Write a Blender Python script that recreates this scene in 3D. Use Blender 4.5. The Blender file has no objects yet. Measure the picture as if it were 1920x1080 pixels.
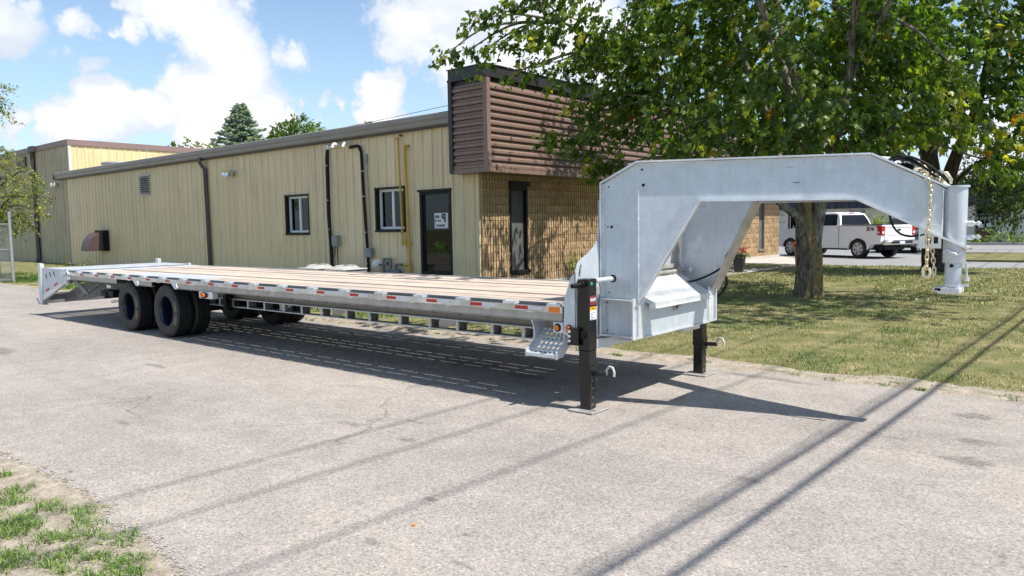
import bpy, bmesh, math, random
import numpy as np
from mathutils import Vector, Matrix

random.seed(7); RNG = np.random.default_rng(7)
S = bpy.context.scene
COL = S.collection
R = math.radians

# ------------------------------------------------------------------ camera, world, sun, exposure
EYE = Vector((0.0, 0.0, 1.6))
yaw, pitch, roll = R(40.177), R(4.7245), R(-0.95)
F = Vector((-math.sin(yaw)*math.cos(pitch), math.cos(yaw)*math.cos(pitch), -math.sin(pitch)))
r0 = Vector((math.cos(yaw), math.sin(yaw), 0)); u0 = r0.cross(F)
RT = r0*math.cos(roll) + u0*math.sin(roll); UP = -r0*math.sin(roll) + u0*math.cos(roll)
cam = bpy.data.cameras.new('camera'); cam.lens = 26.25; cam.sensor_width = 36; cam.clip_start = .05; cam.clip_end = 3000
co = bpy.data.objects.new('camera', cam); COL.objects.link(co)
co.matrix_world = Matrix(((RT.x, UP.x, -F.x, EYE.x), (RT.y, UP.y, -F.y, EYE.y), (RT.z, UP.z, -F.z, EYE.z), (0, 0, 0, 1)))
S.camera = co
SUNV = Vector((0.60, 0.06, 1.0)).normalized()
SUN_EL = math.asin(SUNV.z); SUN_AZ = math.atan2(SUNV.x, SUNV.y)
sun = bpy.data.lights.new('sun', 'SUN'); sun.energy = 5.0; sun.angle = R(.5); sun.color = (1.0, .955, .89)
so = bpy.data.objects.new('sun', sun); COL.objects.link(so)
so.rotation_euler = SUNV.to_track_quat('Z', 'Y').to_euler(); so.location = (20, 5, 30)
S.view_settings.view_transform = 'Standard'; S.view_settings.look = 'None'
S.view_settings.gamma = 1; S.view_settings.use_curve_mapping = False
S.view_settings.exposure = 0.50

def build_world():
    w = bpy.data.worlds.new('World'); S.world = w; w.use_nodes = True
    nt = w.node_tree; N = nt.nodes; L = nt.links; N.clear()
    out = N.new('ShaderNodeOutputWorld'); bg = N.new('ShaderNodeBackground'); L.new(bg.outputs[0], out.inputs[0])
    sky = N.new('ShaderNodeTexSky'); sky.sky_type = 'NISHITA'; sky.sun_disc = False
    sky.sun_elevation = SUN_EL; sky.sun_rotation = SUN_AZ; sky.air_density = 1.0; sky.dust_density = .6; sky.ozone_density = 1.6
    tc = N.new('ShaderNodeTexCoord')
    def M(op, a, b=None, c=None):
        n = N.new('ShaderNodeMath'); n.operation = op
        for i, v in enumerate((a, b, c)):
            if v is None: continue
            if isinstance(v, (int, float)): n.inputs[i].default_value = v
            else: L.new(v, n.inputs[i])
        return n.outputs[0]
    def V(op, a, b=None):
        n = N.new('ShaderNodeVectorMath'); n.operation = op
        for i, v in enumerate((a, b)):
            if v is None: continue
            if isinstance(v, tuple): n.inputs[i].default_value = v
            else: L.new(v, n.inputs[i])
        return n.outputs['Value'] if op in ('DOT_PRODUCT', 'LENGTH') else n.outputs[0]
    def noise(vec, sc, det, rough, off=(0, 0, 0)):
        n = N.new('ShaderNodeTexNoise'); n.inputs['Scale'].default_value = sc; n.inputs['Detail'].default_value = det
        n.inputs['Roughness'].default_value = rough
        L.new(V('ADD', vec, off), n.inputs['Vector']); return n.outputs['Fac']
    d = V('NORMALIZE', tc.outputs['Generated'])
    sep = N.new('ShaderNodeSeparateXYZ'); L.new(d, sep.inputs[0])
    # cumulus heads: direction, angular radius x weight
    BL = CLOUDS
    wob = noise(d, 5.5, 7, .62); wob2 = noise(d, 5.5, 7, .62, (7.3, 2.1, 4.4)); fine = noise(d, 22, 5, .6, (1, 5, 2))
    comb = N.new('ShaderNodeCombineXYZ')
    L.new(M('MULTIPLY', M('SUBTRACT', wob, .5), .17), comb.inputs[0]); L.new(M('MULTIPLY', M('SUBTRACT', wob2, .5), .17), comb.inputs[2])
    L.new(M('MULTIPLY', M('SUBTRACT', fine, .5), .08), comb.inputs[1])
    dd = V('ADD', d, comb.outputs[0])
    tot = None
    for (dx, dy, dz, rad, wt) in BL:
        dist = V('LENGTH', V('SUBTRACT', dd, (dx, dy, dz)))
        g = M('MULTIPLY', M('SUBTRACT', 1.0, M('MINIMUM', M('DIVIDE', dist, rad), 1.0)), wt)
        tot = g if tot is None else M('MAXIMUM', tot, g)
    # a general field of clouds in the rest of the sky (away from the camera's patch it is the only source)
    gen = M('MULTIPLY', M('SUBTRACT', noise(V('MULTIPLY', d, (1, 1, 1.7)), 2.6, 8, .55, (3, 9, 1)), .5), 3.0)
    cosf = V('DOT_PRODUCT', d, (F.x, F.y, .12))
    away = M('SUBTRACT', 1.0, M('SMOOTHSTEP' if False else 'MULTIPLY', 0.0, 0.0))
    mr = N.new('ShaderNodeMapRange'); mr.interpolation_type = 'SMOOTHSTEP'
    L.new(cosf, mr.inputs['Value']); mr.inputs['From Min'].default_value = .62; mr.inputs['From Max'].default_value = .80
    mr.inputs['To Min'].default_value = 1.0; mr.inputs['To Max'].default_value = 0.0
    tot = M('MAXIMUM', tot, M('MULTIPLY', gen, mr.outputs[0]))
    tot = M('ADD', tot, M('MULTIPLY', M('SUBTRACT', fine, .5), .22))
    def ramp(v, a, b):
        n = N.new('ShaderNodeMapRange'); n.interpolation_type = 'SMOOTHSTEP'; L.new(v, n.inputs['Value'])
        n.inputs['From Min'].default_value = a; n.inputs['From Max'].default_value = b; return n.outputs[0]
    mask = ramp(tot, .20, .40)
    core = ramp(M('ADD', tot, M('MULTIPLY', M('SUBTRACT', noise(d, 9, 6, .6, (5, 5, 5)), .5), .75)), .24, .72)
    shade = ramp(noise(V('MULTIPLY', d, (1, 1, 2.2)), 5, 4, .5, (2, 8, 6)), .44, .66)   # grey undersides
    mixc = N.new('ShaderNodeMix'); mixc.data_type = 'RGBA'
    L.new(core, mixc.inputs[0]); mixc.inputs[6].default_value = (.58, .63, .72, 1); mixc.inputs[7].default_value = (.95, .95, .965, 1)
    mix2 = N.new('ShaderNodeMix'); mix2.data_type = 'RGBA'
    L.new(M('MULTIPLY', shade, .8), mix2.inputs[0]); L.new(mixc.outputs[2], mix2.inputs[6]); mix2.inputs[7].default_value = (.52, .57, .65, 1)
    # blue sky at working strength, whitened a little towards the horizon by summer haze
    sk = N.new('ShaderNodeMix'); sk.data_type = 'RGBA'; sk.blend_type = 'MULTIPLY'; sk.inputs[0].default_value = 1
    L.new(sky.outputs[0], sk.inputs[6]); sk.inputs[7].default_value = (.112, .122, .124, 1)
    hz = N.new('ShaderNodeMix'); hz.data_type = 'RGBA'
    L.new(M('MULTIPLY', M('SUBTRACT', 1.0, ramp(sep.outputs[2], -.02, .42)), .55), hz.inputs[0])
    L.new(sk.outputs[2], hz.inputs[6]); hz.inputs[7].default_value = (.52, .68, .86, 1)
    fin = N.new('ShaderNodeMix'); fin.data_type = 'RGBA'
    L.new(M('MULTIPLY', mask, ramp(sep.outputs[2], -.03, .01)), fin.inputs[0]); L.new(hz.outputs[2], fin.inputs[6]); L.new(mix2.outputs[2], fin.inputs[7])
    L.new(fin.outputs[2], bg.inputs[0]); bg.inputs[1].default_value = 1.0

# world directions of the cumulus heads seen in the photograph (x, y, z, radius, weight)
CLOUDS = [(-0.860,0.453,0.234,0.076,1.00), (-0.855,0.481,0.194,0.084,1.00), (-0.865,0.431,0.258,0.068,1.00), (-0.872,0.465,0.153,0.088,1.00), (-0.848,0.510,0.143,0.060,1.00), (-0.832,0.537,0.139,0.040,1.00), (-0.892,0.390,0.228,0.038,0.60), (-0.902,0.413,0.126,0.052,1.00), (-0.921,0.369,0.121,0.056,1.00), (-0.936,0.334,0.113,0.048,0.90), (-0.940,0.320,0.121,0.036,0.90), (-0.925,0.352,0.144,0.036,0.60), (-0.890,0.442,0.110,0.056,1.00), (-0.917,0.384,0.108,0.048,0.80), (-0.921,0.349,0.173,0.034,0.50), (-0.926,0.325,0.193,0.029,0.50), (-0.932,0.287,0.219,0.060,0.70), (-0.921,0.301,0.247,0.036,0.60), (-0.909,0.343,0.235,0.035,0.60), (-0.951,0.287,0.117,0.034,0.70), (-0.939,0.285,0.195,0.027,0.50), (-0.811,0.545,0.213,0.034,0.60), (-0.749,0.640,0.172,0.050,1.00), (-0.756,0.638,0.146,0.042,1.00), (-0.742,0.655,0.146,0.036,1.00), (-0.801,0.579,0.155,0.034,0.45), (-0.787,0.600,0.142,0.029,0.45), (-0.718,0.651,0.245,0.072,0.75), (-0.664,0.701,0.261,0.096,0.85), (-0.682,0.699,0.214,0.068,0.70), (-0.738,0.618,0.272,0.040,0.55), (-0.624,0.747,0.227,0.104,0.85), (-0.568,0.786,0.244,0.112,0.80), (-0.602,0.773,0.200,0.064,0.60), (-0.831,0.492,0.261,0.040,0.50), (-0.507,0.838,0.203,0.120,0.60), (-0.349,0.909,0.228,0.056,0.30), (-0.132,0.990,0.059,0.096,0.90), (-0.163,0.980,0.114,0.096,0.50), (-0.248,0.966,0.072,0.080,0.50)]
build_world()

# ------------------------------------------------------------------ materials
def _nodes(name):
    m = bpy.data.materials.new(name); m.use_nodes = True
    nt = m.node_tree; b = nt.nodes['Principled BSDF']
    return m, nt, b
def _pos(nt, scale=(1, 1, 1)):
    g = nt.nodes.new('ShaderNodeTexCoord'); mp = nt.nodes.new('ShaderNodeMapping'); mp.inputs['Scale'].default_value = scale
    nt.links.new(g.outputs['Object'], mp.inputs[0]); return mp.outputs[0]
def _noise(nt, vec, sc, det=4, rough=.55):
    n = nt.nodes.new('ShaderNodeTexNoise'); n.inputs['Scale'].default_value = sc; n.inputs['Detail'].default_value = det
    n.inputs['Roughness'].default_value = rough; nt.links.new(vec, n.inputs['Vector']); return n.outputs['Fac']
def _ramp(nt, fac, stops):
    r = nt.nodes.new('ShaderNodeValToRGB'); e = r.color_ramp.elements
    while len(e) < len(stops): e.new(.5)
    for i, (p, c) in enumerate(stops):
        e[i].position = p; e[i].color = (c[0], c[1], c[2], 1) if isinstance(c, tuple) else (c, c, c, 1)
    nt.links.new(fac, r.inputs[0]); return r.outputs[0]
def _mix(nt, fac, a, b, mode='MIX'):
    n = nt.nodes.new('ShaderNodeMix'); n.data_type = 'RGBA'; n.blend_type = mode
    for i, v in ((0, fac), (6, a), (7, b)):
        if isinstance(v, (int, float)): n.inputs[i].default_value = v
        elif isinstance(v, tuple): n.inputs[i].default_value = (v[0], v[1], v[2], 1)
        else: nt.links.new(v, n.inputs[i])
    return n.outputs[2]
def _bump(nt, b, h, strength=.3, dist=.01):
    n = nt.nodes.new('ShaderNodeBump'); n.inputs['Strength'].default_value = strength; n.inputs['Distance'].default_value = dist
    nt.links.new(h, n.inputs['Height']); nt.links.new(n.outputs[0], b.inputs['Normal'])
def sc3(c, k): return tuple(v*k for v in c)
def mat(name, c, rough=.6, metal=0., var=.18, vs=3., bump=0., bs=40., objvar=0., stretch=(1, 1, 1), spec=.5, fine=.0):
    m, nt, b = _nodes(name); L = nt.links
    v = _pos(nt, stretch)
    col = _ramp(nt, _noise(nt, v, vs, 5), [(.25, sc3(c, 1-var)), (.5, c), (.75, sc3(c, 1+var))])
    if fine: col = _mix(nt, 1., col, _ramp(nt, _noise(nt, v, bs, 3, .7), [(.3, 1-fine), (.7, 1+fine)]), 'MULTIPLY')
    if objvar:
        oi = nt.nodes.new('ShaderNodeObjectInfo')
        col = _mix(nt, 1., col, _ramp(nt, oi.outputs['Random'], [(0, 1-objvar), (1, 1+objvar)]), 'MULTIPLY')
    L.new(col, b.inputs['Base Color'])
    b.inputs['Roughness'].default_value = rough; b.inputs['Metallic'].default_value = metal
    b.inputs['Specular IOR Level'].default_value = spec
    if bump: _bump(nt, b, _noise(nt, v, bs, 4, .6), bump)
    return m

def m_asphalt():
    m, nt, b = _nodes('asphalt_weathered'); L = nt.links; v = _pos(nt)
    vo = nt.nodes.new('ShaderNodeTexVoronoi'); vo.inputs['Scale'].default_value = 95; L.new(v, vo.inputs['Vector'])
    sp = nt.nodes.new('ShaderNodeSeparateColor'); L.new(vo.outputs['Color'], sp.inputs[0])
    agg = _ramp(nt, sp.outputs[0], [(0, (.20, .18, .162)), (.30, (.295, .264, .236)), (.75, (.332, .300, .268)), (1, (.43, .39, .345))])
    big = _ramp(nt, _noise(nt, v, .35, 5, .6), [(.3, (.86, .85, .86)), (.7, (1.12, 1.11, 1.09))])
    mid = _ramp(nt, _noise(nt, v, 3.5, 6, .65), [(.3, .88), (.7, 1.10)])
    mm = nt.nodes.new('ShaderNodeMapping'); mm.inputs['Scale'].default_value = (.25, 2.4, 1); L.new(v, mm.inputs[0])
    tr = _ramp(nt, _noise(nt, mm.outputs[0], .6, 3), [(.35, .94), (.65, 1.05)])
    c = _mix(nt, 1., _mix(nt, 1., agg, big, 'MULTIPLY'), _mix(nt, 1., mid, tr, 'MULTIPLY'), 'MULTIPLY')
    # pits and oil spots
    pit = _ramp(nt, _noise(nt, v, 26, 3, .5), [(.24, .55), (.33, 1.)])
    c = _mix(nt, 1., c, pit, 'MULTIPLY')
    vc = nt.nodes.new('ShaderNodeTexVoronoi'); vc.feature = 'DISTANCE_TO_EDGE'; vc.inputs['Scale'].default_value = .55
    wv = nt.nodes.new('ShaderNodeVectorMath'); wv.operation = 'MULTIPLY_ADD'; nn = nt.nodes.new('ShaderNodeTexNoise'); nn.inputs['Scale'].default_value = 2.2; nn.inputs['Detail'].default_value = 7; L.new(v, nn.inputs['Vector'])
    L.new(nn.outputs['Color'], wv.inputs[0]); wv.inputs[1].default_value = (.7, .7, 0); L.new(v, wv.inputs[2]); L.new(wv.outputs[0], vc.inputs['Vector'])
    ck = _ramp(nt, vc.outputs['Distance'], [(.0, .62), (.006, .86), (.014, 1.)]); ckm = _ramp(nt, _noise(nt, v, .45, 2), [(.50, 0.), (.60, 1.)])
    c = _mix(nt, ckm, c, _mix(nt, 1., c, ck, 'MULTIPLY'))
    L.new(c, b.inputs['Base Color']); b.inputs['Roughness'].default_value = .88; b.inputs['Specular IOR Level'].default_value = .3
    h = nt.nodes.new('ShaderNodeMath'); h.operation = 'SUBTRACT'; h.inputs[0].default_value = 1; L.new(vo.outputs['Distance'], h.inputs[1])
    _bump(nt, b, h.outputs[0], .35, .004)
    return m
def m_soil(name, c1, c2, c3, sc=6):
    m, nt, b = _nodes(name); v = _pos(nt)
    c = _ramp(nt, _noise(nt, v, sc, 8, .7), [(.3, c1), (.5, c2), (.68, c3)])
    c = _mix(nt, 1., c, _ramp(nt, _noise(nt, v, 60, 3, .7), [(.3, .7), (.7, 1.3)]), 'MULTIPLY')
    nt.links.new(c, b.inputs['Base Color']); b.inputs['Roughness'].default_value = .95; b.inputs['Specular IOR Level'].default_value = .15
    _bump(nt, b, _noise(nt, v, 45, 5, .7), .6, .02); return m
def m_galv(name, c, rough=.42, metal=.75, var=.10, scale=9):
    m, nt, b = _nodes(name); v = _pos(nt)
    vo = nt.nodes.new('ShaderNodeTexVoronoi'); vo.inputs['Scale'].default_value = 70; nt.links.new(v, vo.inputs['Vector'])
    sp = nt.nodes.new('ShaderNodeSeparateColor'); nt.links.new(vo.outputs['Color'], sp.inputs[0])
    c1 = _ramp(nt, _noise(nt, v, scale, 6, .65), [(.28, sc3(c, 1-var*1.6)), (.5, c), (.62, sc3(c, 1+var)), (.78, sc3(c, 1+var*1.9))])
    c2 = _mix(nt, 1., c1, _ramp(nt, sp.outputs[0], [(0, .96), (1, 1.04)]), 'MULTIPLY')
    mp = nt.nodes.new('ShaderNodeMapping'); mp.inputs['Scale'].default_value = (6, 6, .5); nt.links.new(v, mp.inputs[0])
    c3 = _mix(nt, 1., c2, _ramp(nt, _noise(nt, mp.outputs[0], 5, 4, .6), [(.33, .96), (.66, 1.03)]), 'MULTIPLY')
    bl = _ramp(nt, _noise(nt, v, 2.6, 3, .45), [(.67, 1.0), (.69, 1.10)]); c3 = _mix(nt, 1., c3, bl, 'MULTIPLY')
    nt.links.new(c3, b.inputs['Base Color']); b.inputs['Metallic'].default_value = metal
    rr = _ramp(nt, _noise(nt, v, 5, 4), [(.3, rough-.08), (.7, rough+.10)]); nt.links.new(rr, b.inputs['Roughness'])
    _bump(nt, b, _noise(nt, v, 18, 4, .6), .08, .01); return m
def m_leaf(name, tint=(1, 1, 1), trans=.55, attr=True, c=(.05, .11, .02)):
    m, nt, b = _nodes(name); L = nt.links
    if attr:
        a = nt.nodes.new('ShaderNodeAttribute'); a.attribute_name = 'tone'; col = _mix(nt, 1., a.outputs['Color'], tint, 'MULTIPLY')
    else:
        col = _mix(nt, 0., c, c)
    L.new(col, b.inputs['Base Color']); b.inputs['Roughness'].default_value = .42; b.inputs['Specular IOR Level'].default_value = .45
    t = nt.nodes.new('ShaderNodeBsdfTranslucent'); L.new(_mix(nt, 1., col, (1.5, 1.55, .55), 'MULTIPLY'), t.inputs[0])
    mx = nt.nodes.new('ShaderNodeMixShader'); mx.inputs[0].default_value = trans
    L.new(b.outputs[0], mx.inputs[1]); L.new(t.outputs[0], mx.inputs[2]); L.new(mx.outputs[0], nt.nodes['Material Output'].inputs[0]); return m
def m_bark(name, base, lichen=.0, sc=1.):
    m, nt, b = _nodes(name); L = nt.links
    v = _pos(nt, (1, 1, .22)); v2 = _pos(nt)
    c = _ramp(nt, _noise(nt, v, 26*sc, 6, .7), [(.36, sc3(base, .22)), (.5, base), (.66, sc3(base, 2.0))])
    if lichen:
        g = nt.nodes.new('ShaderNodeNewGeometry'); sx = nt.nodes.new('ShaderNodeSeparateXYZ'); L.new(g.outputs['Normal'], sx.inputs[0])
        side = _ramp(nt, sx.outputs[0], [(.15, 0.), (.75, 1.)])     # lichen keeps to the weather side of the trunk
        n = _ramp(nt, _noise(nt, v2, 17, 6, .75), [(.47, 0.), (.53, 1.)])
        sz_ = nt.nodes.new('ShaderNodeSeparateXYZ'); L.new(v2, sz_.inputs[0])
        zr = nt.nodes.new('ShaderNodeMapRange'); L.new(sz_.outputs[2], zr.inputs['Value']); zr.inputs['From Min'].default_value = 2.0; zr.inputs['From Max'].default_value = 3.2; zr.inputs['To Min'].default_value = 1; zr.inputs['To Max'].default_value = 0
        mz = nt.nodes.new('ShaderNodeMath'); mz.operation = 'MULTIPLY'; L.new(n, mz.inputs[0]); L.new(zr.outputs[0], mz.inputs[1]); n = mz.outputs[0]
        mm = nt.nodes.new('ShaderNodeMath'); mm.operation = 'MULTIPLY'; L.new(side, mm.inputs[0]); L.new(n, mm.inputs[1])
        m2 = nt.nodes.new('ShaderNodeMath'); m2.operation = 'MULTIPLY'; m2.inputs[1].default_value = lichen; L.new(mm.outputs[0], m2.inputs[0])
        c = _mix(nt, m2.outputs[0], c, (.36, .22, .03))
        g2 = _ramp(nt, _noise(nt, v2, 14, 4, .6), [(.55, 0.), (.62, .6)])
        c = _mix(nt, g2, c, (.17, .18, .13))
    L.new(c, b.inputs['Base Color']); b.inputs['Roughness'].default_value = .9; b.inputs['Specular IOR Level'].default_value = .2
    _bump(nt, b, _noise(nt, v, 26*sc, 6, .7), 1., .05); return m
def m_glass(name, tint=(.55, .62, .62), refl=1.45):
    m, nt, b = _nodes(name); N = nt.nodes; L = nt.links
    tr = N.new('ShaderNodeBsdfTransparent'); tr.inputs[0].default_value = (*tint, 1)
    gl = N.new('ShaderNodeBsdfGlossy'); gl.inputs['Roughness'].default_value = .02; gl.inputs['Color'].default_value = (.9, .93, .95, 1)
    fr = N.new('ShaderNodeFresnel'); fr.inputs[0].default_value = refl
    mx = N.new('ShaderNodeMixShader'); L.new(fr.outputs[0], mx.inputs[0]); L.new(tr.outputs[0], mx.inputs[1]); L.new(gl.outputs[0], mx.inputs[2])
    L.new(mx.outputs[0], N['Material Output'].inputs[0]); return m
def m_block():
    m, nt, b = _nodes('split_face_block'); v = _pos(nt); L = nt.links
    c = _ramp(nt, _noise(nt, v, 14, 6, .7), [(.25, (.25, .155, .085)), (.48, (.42, .285, .16)), (.72, (.57, .42, .255))])
    oi = nt.nodes.new('ShaderNodeObjectInfo')
    c = _mix(nt, 1., c, _ramp(nt, oi.outputs['Random'], [(0, .82), (1, 1.16)]), 'MULTIPLY')
    L.new(c, b.inputs['Base Color']); b.inputs['Roughness'].default_value = .92; b.inputs['Specular IOR Level'].default_value = .2
    _bump(nt, b, _noise(nt, v, 60, 5, .7), .35, .006); return m
def m_plank():
    m, nt, b = _nodes('oak_deck_wood'); L = nt.links
    v = _pos(nt, (.5, 9, 9))
    c = _ramp(nt, _noise(nt, v, 4, 8, .65), [(.25, (.41, .31, .235)), (.5, (.55, .435, .34)), (.75, (.645, .535, .435))])
    oi = nt.nodes.new('ShaderNodeObjectInfo')
    c = _mix(nt, 1., c, _ramp(nt, oi.outputs['Random'], [(0, .90), (.5, 1.0), (1, 1.06)]), 'MULTIPLY')
    v2 = _pos(nt, (.5, 2.5, 1)); c = _mix(nt, 1., c, _ramp(nt, _noise(nt, v2, 1.6, 5, .6), [(.32, (.66, .70, .76)), (.5, (1., 1., 1.)), (.7, (1.10, 1.08, 1.05))]), 'MULTIPLY')
    L.new(c, b.inputs['Base Color']); b.inputs['Roughness'].default_value = .75
    _bump(nt, b, _noise(nt, v, 10, 5, .6), .3, .004); return m
def m_siding(name, c, var=.06, streak=.12, rough=.45):
    m, nt, b = _nodes(name); L = nt.links; v = _pos(nt); vs_ = _pos(nt, (5, 5, .35))
    col = _ramp(nt, _noise(nt, v, .8, 5, .6), [(.3, sc3(c, 1-var)), (.7, sc3(c, 1+var))])
    col = _mix(nt, 1., col, _ramp(nt, _noise(nt, vs_, 2.2, 5, .65), [(.35, 1-streak), (.6, 1+streak*.4)]), 'MULTIPLY')
    oi = nt.nodes.new('ShaderNodeObjectInfo')
    col = _mix(nt, 1., col, _ramp(nt, oi.outputs['Random'], [(0, .965), (1, 1.035)]), 'MULTIPLY')
    # grime that has washed up from the ground
    L.new(col, b.inputs['Base Color']); b.inputs['Roughness'].default_value = rough; b.inputs['Specular IOR Level'].default_value = .4
    _bump(nt, b, _noise(nt, v, 2.5, 3), .12, .03); return m

MT = dict(
 asphalt=m_asphalt(),
 lot=mat('parking_asphalt', (.25, .245, .24), .9, var=.12, vs=1.2, bump=.3, bs=60, fine=.15),
 dirt=m_soil('dry_dirt', (.21, .17, .13), (.33, .28, .22), (.44, .385, .315), 7),
 turf=m_soil('turf_soil', (.085, .105, .035), (.165, .16, .068), (.30, .25, .135), 1.6),
 concrete=mat('concrete', (.46, .42, .37), .85, var=.10, vs=2, bump=.25, bs=50, fine=.08),
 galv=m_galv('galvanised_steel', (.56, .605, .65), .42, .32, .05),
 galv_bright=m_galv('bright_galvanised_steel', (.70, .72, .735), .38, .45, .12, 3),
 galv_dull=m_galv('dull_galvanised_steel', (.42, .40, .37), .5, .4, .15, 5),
 galv_under=m_galv('shaded_frame_steel', (.25, .232, .212), .5, .3, .15, 5),  # darker steel copy, with the shade under the deck in its colour
 galv_dark=m_galv('shade_dark_galvanised_steel', (.17, .17, .175), .5, .4, .2, 5),  # shade on tail frame, outriggers and deck edge put into the steel's colour
 alu=m_galv('brushed_rail_metal', (.60, .62, .65), .28, .9, .22, 2.2),
 black=mat('black_leg_paint', (.009, .009, .010), .26, var=.2, bump=.05, bs=20),
 blackmatt=mat('black_matt', (.008, .008, .009), .6, var=.2, spec=.25),
 rubber=mat('tyre_rubber', (.011, .011, .012), .62, var=.35, vs=8, bump=.15, bs=60),
 sidewall=mat('dusty_sidewall', (.036, .029, .024), .7, var=.4, vs=6, bump=.1),
 rubdirt=mat('tyre_sidewall', (.14, .105, .08), .75, var=.35, vs=9, bump=.1),
 rimblue=mat('dark_blue_rim_paint', (.006, .009, .022), .16, var=.15),
 carglass=mat('car_window_glass', (.010, .012, .014), .08, var=.05, spec=.25),
 planks=m_plank(),
 red=mat('red_reflective_tape', (.52, .018, .012), .35, var=.06),
 white=mat('white_reflective_tape', (.66, .68, .72), .35, var=.04),
 orange=mat('orange_reflector', (.85, .22, .008), .3, var=.06),
 amber=mat('amber_lens', (.75, .19, .01), .12, var=.2, vs=30),
 tan=m_siding('tan_metal_siding', (.68, .55, .345)),
 tan_old=m_siding('weathered_tan_siding', (.43, .375, .25), .09, .2, .6),
 yellow=m_siding('pale_yellow_siding', (.66, .55, .30)),
 taupe=mat('taupe_trim', (.20, .16, .14), .5, var=.1, vs=1.5),
 taupe_dark=mat('dark_drip_trim', (.055, .042, .040), .5, var=.1),
 gutter=mat('gutter_metal', (.25, .22, .20), .45, var=.12, vs=1.2),
 mauve=mat('mauve_cap_trim', (.23, .155, .14), .5, var=.08),
 brown=m_siding('brown_metal_siding', (.22, .148, .122), .07, .10, .38),
 cap=mat('charcoal_cap', (.032, .028, .029), .45, var=.12),
 block=m_block(),
 block_pale=mat('pale_split_block', (.60, .47, .28), .9, var=.22, vs=14, bump=.6, bs=60, objvar=.08),
 mortar=mat('mortar_dark', (.05, .034, .022), .95, var=.2, vs=10),
 trimblk=mat('dark_brown_window_trim', (.013, .011, .010), .55, var=.15, spec=.25),
 upvc=mat('white_window_frame', (.72, .73, .75), .4, var=.04),
 glass=m_glass('window_glass', (.90, .94, .94)),
 glass_dark=m_glass('dark_glass', (.10, .12, .12), 1.6),
 room=mat('room_interior', (.10, .10, .10), .9, var=.3),
 blind=mat('window_blind', (.55, .58, .58), .8, var=.06),
 paper=mat('poster_paper', (.66, .68, .68), .8, var=.03),
 ink=mat('dark_ink', (.02, .022, .03), .7, var=.05),
 grey=mat('grey_box_paint', (.22, .24, .25), .5, var=.08),
 greypipe=mat('grey_meter_pipe', (.13, .15, .17), .45, var=.15),
 gasyellow=mat('yellow_gas_pipe', (.52, .32, .035), .5, var=.15, vs=4),
 pvc=mat('white_pvc', (.72, .70, .66), .4, var=.06),
 acwhite=mat('beige_ac_casing', (.42, .41, .385), .5, var=.05),
 hood=mat('brown_hood_metal', (.085, .05, .048), .5, var=.2, vs=2),
 navy=mat('navy_fascia_metal', (.030, .034, .052), .5, var=.1, objvar=.1),
 cream=mat('cream_board_siding', (.62, .58, .50), .7, var=.05, objvar=.04),
 rustpanel=mat('red_brown_panel', (.13, .05, .035), .6, var=.15),
 carwhite=mat('white_car_paint', (.86, .87, .88), .18, var=.01),
 cargrey=mat('grey_car_paint', (.075, .085, .10), .25, metal=.2, var=.03),
 chrome=mat('chrome', (.62, .62, .63), .12, metal=1., var=.05),
 rimsilver=mat('silver_wheel', (.55, .56, .58), .3, metal=.2, var=.05),
 trimplastic=mat('black_plastic_trim', (.015, .015, .016), .5, var=.1),
 tail=mat('red_tail_lens', (.42, .006, .012), .15, var=.1),
 headl=mat('clear_headlamp', (.75, .78, .80), .08, metal=.3, var=.1),
 brass=mat('zinc_yellow_chain', (.80, .70, .48), .28, metal=.9, var=.3, vs=30),
 fence=mat('chain_link_wire', (.42, .42, .41), .45, metal=.6, var=.15),
 potdark=mat('dark_planter', (.022, .026, .033), .45, var=.1),
 potpink=mat('terracotta_planter', (.42, .21, .15), .8, var=.12),
 petal=mat('red_petals', (.55, .012, .02), .6, var=.3, vs=40),
 petal2=mat('orange_red_petals', (.80, .07, .04), .6, var=.3, vs=40),
 leafy=m_leaf('maple_leaf_surface'),
 leafy2=m_leaf('small_leaf_surface', trans=.35),
 grassm=m_leaf('grass_blade_surface', trans=.25),
 bark=m_bark('maple_bark', (.17, .14, .10), .85),
 bark2=m_bark('dark_bark', (.07, .055, .042)),
 barkgrey=m_bark('pale_upper_bark', (.20, .18, .15), .0, .7),
 wire=mat('power_cable', (.02, .02, .02), .6),
 pole=mat('wood_pole', (.12, .09, .06), .9, var=.2),
 greenlt=mat('green_sticker', (.02, .45, .12), .4, var=.02),
 decalred=mat('maroon_decal', (.20, .03, .035), .45, var=.05),
 decalyel=mat('warning_orange', (.80, .42, .03), .45, var=.05),
 straps=mat('pale_strap', (.42, .42, .40), .6),
 oil=mat('oil_stain', (.135, .125, .117), .8, var=.3, vs=12, bump=.3, bs=90, fine=.3),
 crack=mat('asphalt_patch', (.13, .12, .115), .85, var=.3, vs=15),
)

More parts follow.
